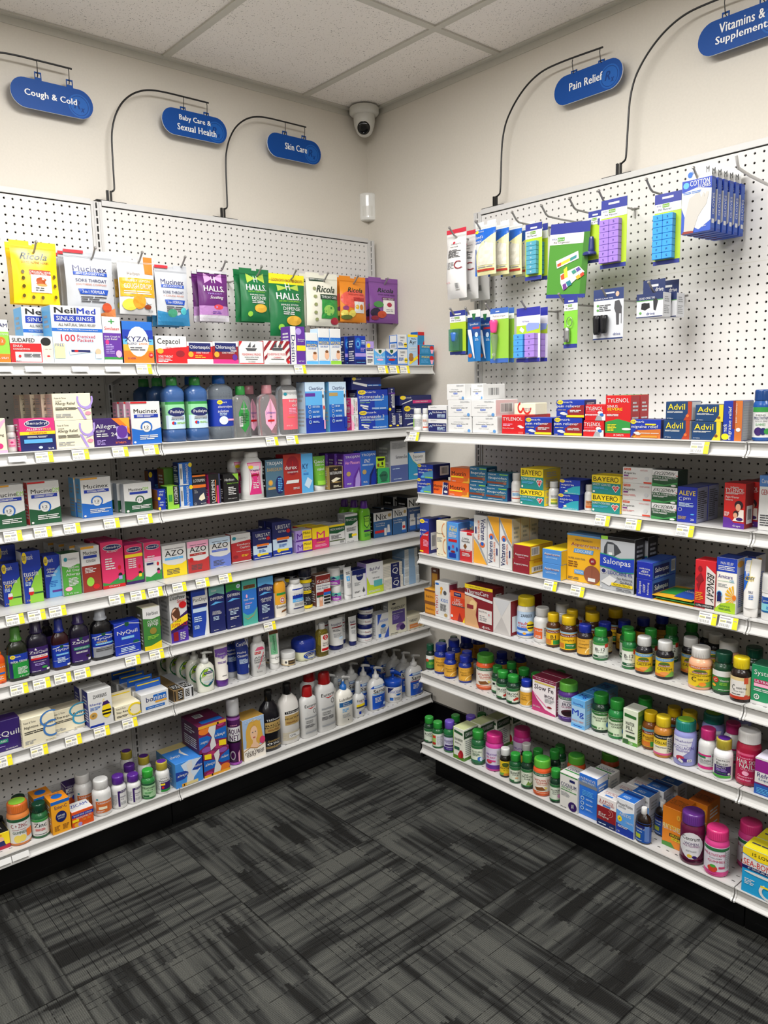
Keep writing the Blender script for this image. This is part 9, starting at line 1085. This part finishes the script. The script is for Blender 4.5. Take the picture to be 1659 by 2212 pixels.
('card','RH',1.0869,0.235,1.5913,0.0984,0.03,0.1781,'pill_planner_pack','clear bag with a blue and lilac weekly pill planner','#dedce6','r0,.85,1,1,#2a2f98;r0,.66,1,.85,#dcdae2;e.18,.82,.14,.025,w;t.4,.75,.3,.03,#3a3f88,Pill Planner;r0,.52,1,.68,#a9c62c;p #8a9ad8,.4,.66,.5,.72,.98,.7,.95,.6,.45,.56;p w,.12,.6,.2,.66,.34,.6,.28,.54;r0,0,1,.07,#2a2f98',{'n': 1, 'pitch': 0.04, 'bl': 'G.02,.08,.44,.52,1,4,#4a98e0,.022;G.5,.08,.92,.52,1,4,#a080d0,.022'}),
('card','RH',1.2605,0.241,1.6269,0.0508,0.018,0.1573,'blister_card','narrow lime card with a silver capsule key ring','#7cc23a','r0,.88,1,1,#2a3488;r.3,.91,.7,.94,w;r0,.74,1,.88,#e2e2e4;e.16,.84,.12,.025,w;t.18,.84,.18,.028,#3a3f88,ezy;r.3,.815,.6,.86,#6a9a2a;t.46,.84,.26,.026,w,dose;t.42,.785,.6,.035,d,Pill Container;r0,0,1,.08,#2a3488',{'bl': 'C.35,.12,.4,.2,.2,M:#b0b2b4;O.5,.52,.2,.09,M:#a8aaac'}),
('card','RH',1.3955,0.24,1.6454,0.1042,0.02,0.1502,'blister_card','white and grey card holding two black cane tips','#c9ccd0','r0,.78,1,1,#2a3a6a;r.4,.9,.7,.93,w;t.35,.81,.6,.03,w,QUAD CANE TIPS;e.15,.68,.04,.025,#5a9a4a;e.15,.59,.04,.025,#5a9a4a;l0.2,0.56,0.6,0.7,4,d;p d,.72,.74,.86,.76,.95,.62,.93,.5,.86,.5,.86,.28,.78,.28,.76,.5,.7,.6;e.8,.88,.06,.05,#c8a890;r.93,.3,.945,.56,d;r.02,.2,.09,.46,#5a9a4a;t.8,.1,.24,.05,#2a3a7a,drive;r0,0,1,.03,#2a3a6a',{'bl': 'C.2,.1,.48,.1,.13,#15161a;C.44,.12,.48,.1,.13,#15161a'}),
('box','RH',1.538,0.2275,1.6986,0.0833,0.045,0.0675,'cane_tip_carton','small white and navy hanging carton of cane tips','#d9dadd/#d0d2d6/#22305c','r0,.72,1,1,#22305c;t.4,.8,.6,.1,w,QUAD CANE TIPS;r0,.69,1,.72,#5a9a4a;p #1a1b20,.18,.36,.2,.6,.3,.62,.4,.6,.5,.6,.52,.4,.42,.36,.34,.3;p #2a2b30,.66,.3,.64,.7,.74,.8,.82,.66,.74,.26;e.16,.2,.05,.05,#5a9a4a;t.55,.16,.32,.12,#2a3a7a,drive;r0,0,1,.04,#22305c',{'n': 1, 'pitch': 0.055, 'sx': 0.012, 'tab': '#22305c', 'th': 0.04, 'ta': 'r.3,.5,.7,.66,w;t.75,.3,.36,.3,w,drive'}),
]
for r in ROWS: make(r)
# ---------------------------------------------------------------- peg hooks
def hook(side, u, z, ln, label):
    root = thing('peg_hook', place(side, u, PANEL, z)); root.rotation_euler.z = ROT[side]; tag(root, label, 'hook', 'wire peg hooks')
    m = MB(); L = ln-PANEL
    m.tube([(0, -.0045, .004), (0, -.012, .001), (0, -L*.5, -.001), (0, -L+.036, .0), (0, -L+.024, .005), (0, -L, .028)], .0031, M_STEEL)
    o = [(.0045*math.cos(2*PI*i/10), 0, .0045*math.sin(2*PI*i/10)) for i in range(10)]
    m.rings([[(x*s, -L+y, .028+zz*s) for x, _, zz in o] for s, y in ((.5, .0045), (1, .002), (1, -.002), (.5, -.0045))], M_STEEL); m.build('wire', root)
    b = MB(); b.tube([(-.0135, -.0029, .004), (-.008, -.0031, .004), (0, -.0045, .004), (.008, -.0031, .004), (.0135, -.0029, .004)], .0024, M_STEEL, 6); b.tube([(0, -.004, .006), (0, -.0035, -.024)], .0024, M_STEEL, 6); b.build('bracket', root)
for r in [('L', 1.5475, 1.9355, 0.305, 'zinc wire peg hook carrying the yellow cough drop bag'),
 ('L', 1.3725, 1.9361, 0.305, 'zinc wire peg hook carrying the large silver lozenge bag'),
 ('L', 1.2196, 1.9377, 0.305, 'zinc wire peg hook carrying the honey yellow cough drop bag'),
 ('L', 1.0688, 1.937, 0.305, 'zinc wire peg hook carrying the smaller silver lozenge bag'),
 ('L', 0.9163, 1.9363, 0.305, 'zinc wire peg hook carrying the purple lozenge bag'),
 ('L', 0.7692, 1.9313, 0.305, 'zinc wire peg hook carrying the green lozenge bag'),
 ('L', 0.6194, 1.9299, 0.305, 'zinc wire peg hook carrying the large green lozenge bag'),
 ('L', 0.47, 1.9321, 0.305, 'zinc wire peg hook carrying the cream throat care bag'),
 ('L', 0.3208, 1.933, 0.305, 'zinc wire peg hook carrying the orange cough drop bag'),
 ('L', 0.0788, 1.9523, 0.21, 'zinc wire peg hook carrying the violet cough drop bag'),
 ('R', 0.7519, 2.0485, 0.262, 'zinc wire peg hook carrying the cotton round bags'),
 ('R', 0.8778, 2.0488, 0.262, 'zinc wire peg hook carrying the blue topped wool packets'),
 ('R', 1.0386, 2.0498, 0.262, 'zinc wire peg hook carrying the teal pill planner cards'),
 ('R', 1.1583, 2.0477, 0.262, 'zinc wire peg hook carrying the crooked pill organizer'),
 ('R', 1.2642, 2.0492, 0.262, 'zinc wire peg hook carrying the navy cup card'),
 ('R', 1.3688, 2.051, 0.262, 'zinc wire peg hook carrying the purple pill planner'),
 ('R', 1.5243, 2.0511, 0.262, 'zinc wire peg hook carrying the bright blue pill planner'),
 ('R', 1.6636, 2.0518, 0.262, 'zinc wire peg hook carrying the cotton glove cartons'),
 ('R', 0.7519, 1.7675, 0.262, 'zinc wire peg hook carrying the pill cutter cards'),
 ('R', 0.8271, 1.7626, 0.262, 'zinc wire peg hook carrying the thermometer cards'),
 ('R', 0.9227, 1.7676, 0.262, 'zinc wire peg hook carrying the medicine dropper cards'),
 ('R', 1.0773, 1.7632, 0.262, 'zinc wire peg hook carrying the weekly planner bags'),
 ('R', 1.2288, 1.768, 0.262, 'zinc wire peg hook carrying the silver capsule card'),
 ('R', 1.3864, 1.7676, 0.262, 'zinc wire peg hook carrying the black cane tip card'),
 ('R', 1.5409, 1.7676, 0.262, 'zinc wire peg hook carrying the small cane tip cartons')]: hook(*r)
M_WIRE = pmat('white coated wire', '#cfcdca', .3)
hk = thing('display_arm', place('R', 1.797, PANEL, 2.03)); hk.rotation_euler.z = ROT['R']; tag(hk, 'long white empty peg arm at the upper right of the pegboard', 'hook')
b = MB(); b.tube([(0, -.004, .004), (0, -.02, .0), (0, -.16, .008), (.0, -.226, .016), (0, -.241, .044)], .004, M_WIRE); lathe_pts = None; b.build('wire', hk)
b = MB(); b.box(-.02, -.0045, -.006, .02, -.0005, .012, M_WIRE); b.build('bracket', hk)
# ---------------------------------------------------------------- shelf price tags, blank strips and painted glare
M_TAG = pmat('printed paper', '#e9e8e2', .5); M_YEL = pmat('yellow paper', '#eede1e', .5); M_GREY = pmat('grey print', '#9b9b9c', .6); M_HI = pmat('yellow highlighter', '#f0e65a', .5); M_STRIP = pmat('clear label and glare strip', '#cfcfcd', .15)
def tag_card(key, u, label, name='price_tag', cat='price tag'):
    side = key[0]; z = ZS[key]; D = DS[key]; root = thing(name, place(side, u, D+.0035, z-.0185)); root.rotation_euler.z = ROT[side]
    tag(root, label, cat, 'price tags on the shelf edges' if name == 'price_tag' else 'blank strips on the shelf edges')
    hw, hh = (.0245, .0145) if name == 'price_tag' else (.024, .0075)
    def at(x, y, l): return (x, .0035-(.0085 if y < 0 else .0085)*(.5-y/(2*hh))-l*.9, y)     # leans with the channel
    b = MB(); f = [at(-hw, -hh, 0), at(hw, -hh, 0), at(hw, hh, 0), at(-hw, hh, 0)]; k = [(x, y+.0004, z2) for x, y, z2 in f]
    b.mesh(f+k, [(0, 1, 2, 3), (7, 6, 5, 4), (0, 4, 5, 1), (1, 5, 6, 2), (2, 6, 7, 3), (3, 7, 4, 0)], M_TAG if name == 'price_tag' else M_STRIP)
    if name == 'price_tag':
        def R(x0, y0, x1, y1, m, l=.0003): b.face([at(hw*x, hh*y, l) for x, y in ((x0, y0), (x1, y0), (x1, y1), (x0, y1))], m)
        R(-.9, -.05, -.28, .3, M_HI); R(-.85, .02, -.33, .2, M_GREY, .0005); R(-.9, .55, .2, .72, M_GREY); R(-.2, -.05, .34, .3, M_GREY)
        x = -.9
        while x < .2: R(x, -.8, x+.05, -.3, M_GREY); x += random.choice((.08, .12))
        b.build('ticket', root); c = MB()
        c.face([at(hw*x, hh*y, .0004) for x, y in ((.46, -1), (1, -1), (1, 1), (.46, 1))], M_YEL); c.face([at(hw*x, hh*y, .0006) for x, y in ((.56, .35), (.9, .35), (.9, .5), (.56, .5))], M_GREY); c.build('yellow_flag', root)
    else: b.build('strip', root)
for r in [('L1', 1.304, "yellow flagged price tag on the left wall's top shelf edge, first from the left"),
 ('L1', 0.7179, "yellow flagged price tag on the left wall's top shelf edge, second from the left"),
 ('L1', 0.3246, "yellow flagged price tag on the left wall's top shelf edge, third from the left"),
 ('L1', 0.2647, "yellow flagged price tag on the left wall's top shelf edge, fourth from the left"),
 ('L1', 0.2084, "yellow flagged price tag on the left wall's top shelf edge, fifth from the left"),
 ('L2', 1.6234, "yellow flagged price tag on the left wall's second shelf edge, first from the left"),
 ('L2', 1.5199, "yellow flagged price tag on the left wall's second shelf edge, second from the left"),
 ('L2', 1.399, "yellow flagged price tag on the left wall's second shelf edge, third from the left"),
 ('L2', 1.2994, "yellow flagged price tag on the left wall's second shelf edge, fourth from the left"),
 ('L2', 0.8504, "yellow flagged price tag on the left wall's second shelf edge, fifth from the left"),
 ('L2', 0.7642, "yellow flagged price tag on the left wall's second shelf edge, sixth from the left"),
 ('L3', 1.7171, "yellow flagged price tag on the left wall's third shelf edge, first from the left"),
 ('L3', 1.6342, "yellow flagged price tag on the left wall's third shelf edge, second from the left"),
 ('L3', 1.5492, "yellow flagged price tag on the left wall's third shelf edge, third from the left"),
 ('L3', 1.4273, "yellow flagged price tag on the left wall's third shelf edge, fourth from the left"),
 ('L3', 1.3184, "yellow flagged price tag on the left wall's third shelf edge, fifth from the left"),
 ('L4', 1.7337, "yellow flagged price tag on the left wall's fourth shelf edge, first from the left"),
 ('L4', 1.6731, "yellow flagged price tag on the left wall's fourth shelf edge, second from the left"),
 ('L4', 1.6126, "yellow flagged price tag on the left wall's fourth shelf edge, third from the left"),
 ('L4', 1.4301, "yellow flagged price tag on the left wall's fourth shelf edge, fourth from the left"),
 ('L4', 1.36, "yellow flagged price tag on the left wall's fourth shelf edge, fifth from the left"),
 ('L4', 1.3011, "yellow flagged price tag on the left wall's fourth shelf edge, sixth from the left"),
 ('L4', 1.2156, "yellow flagged price tag on the left wall's fourth shelf edge, seventh from the left"),
 ('L4', 1.1299, "yellow flagged price tag on the left wall's fourth shelf edge, eighth from the left"),
 ('L4', 1.0419, "yellow flagged price tag on the left wall's fourth shelf edge, ninth from the left"),
 ('L5', 1.7409, "yellow flagged price tag on the left wall's fifth shelf edge, first from the left"),
 ('L5', 1.6771, "yellow flagged price tag on the left wall's fifth shelf edge, second from the left"),
 ('L5', 1.6152, "yellow flagged price tag on the left wall's fifth shelf edge, third from the left"),
 ('L5', 1.5562, "yellow flagged price tag on the left wall's fifth shelf edge, fourth from the left"),
 ('L5', 1.3931, "yellow flagged price tag on the left wall's fifth shelf edge, fifth from the left"),
 ('L5', 1.3111, "yellow flagged price tag on the left wall's fifth shelf edge, sixth from the left"),
 ('L5', 0.8707, "yellow flagged price tag on the left wall's fifth shelf edge, seventh from the left"),
 ('L6', 1.804, "yellow flagged price tag on the left wall's sixth shelf edge, first from the left"),
 ('L6', 1.702, "yellow flagged price tag on the left wall's sixth shelf edge, second from the left"),
 ('L6', 1.6003, "yellow flagged price tag on the left wall's sixth shelf edge, third from the left"),
 ('L6', 1.5109, "yellow flagged price tag on the left wall's sixth shelf edge, fourth from the left"),
 ('L6', 1.4189, "yellow flagged price tag on the left wall's sixth shelf edge, fifth from the left"),
 ('R1', 0.7555, "yellow flagged price tag on the right wall's top shelf edge, first from the left"),
 ('R1', 1.8088, "yellow flagged price tag on the right wall's top shelf edge, second from the left"),
 ('R2', 1.4955, "yellow flagged price tag on the right wall's second shelf edge, first from the left"),
 ('R2', 1.596, "yellow flagged price tag on the right wall's second shelf edge, second from the left"),
 ('R2', 1.7506, "yellow flagged price tag on the right wall's second shelf edge, third from the left"),
 ('R3', 1.3121, "yellow flagged price tag on the right wall's third shelf edge, first from the left"),
 ('R3', 1.4128, "yellow flagged price tag on the right wall's third shelf edge, second from the left"),
 ('R3', 1.823, "yellow flagged price tag on the right wall's third shelf edge, third from the left"),
 ('R3', 1.8784, "yellow flagged price tag on the right wall's third shelf edge, fourth from the left"),
 ('L1', 1.7093, "blank white strip on the left wall's top shelf edge, first from the left", 'label_strip', 'label strip'),
 ('L1', 1.6291, "blank white strip on the left wall's top shelf edge, second from the left", 'label_strip', 'label strip'),
 ('L1', 1.4996, "blank white strip on the left wall's top shelf edge, third from the left", 'label_strip', 'label strip'),
 ('L1', 1.4013, "blank white strip on the left wall's top shelf edge, fourth from the left", 'label_strip', 'label strip'),
 ('L2', 1.6957, "blank white strip on the left wall's second shelf edge, first from the left", 'label_strip', 'label strip'),
 ('L7', 1.8338, "blank white strip on the left wall's bottom shelf edge, first from the left", 'label_strip', 'label strip'),  # pale strip stands in for thin glare on the shelf lip
 ('L7', 1.7835, "blank white strip on the left wall's bottom shelf edge, second from the left", 'label_strip', 'label strip')]: tag_card(*r)  # lip glare again, set as a pale strip
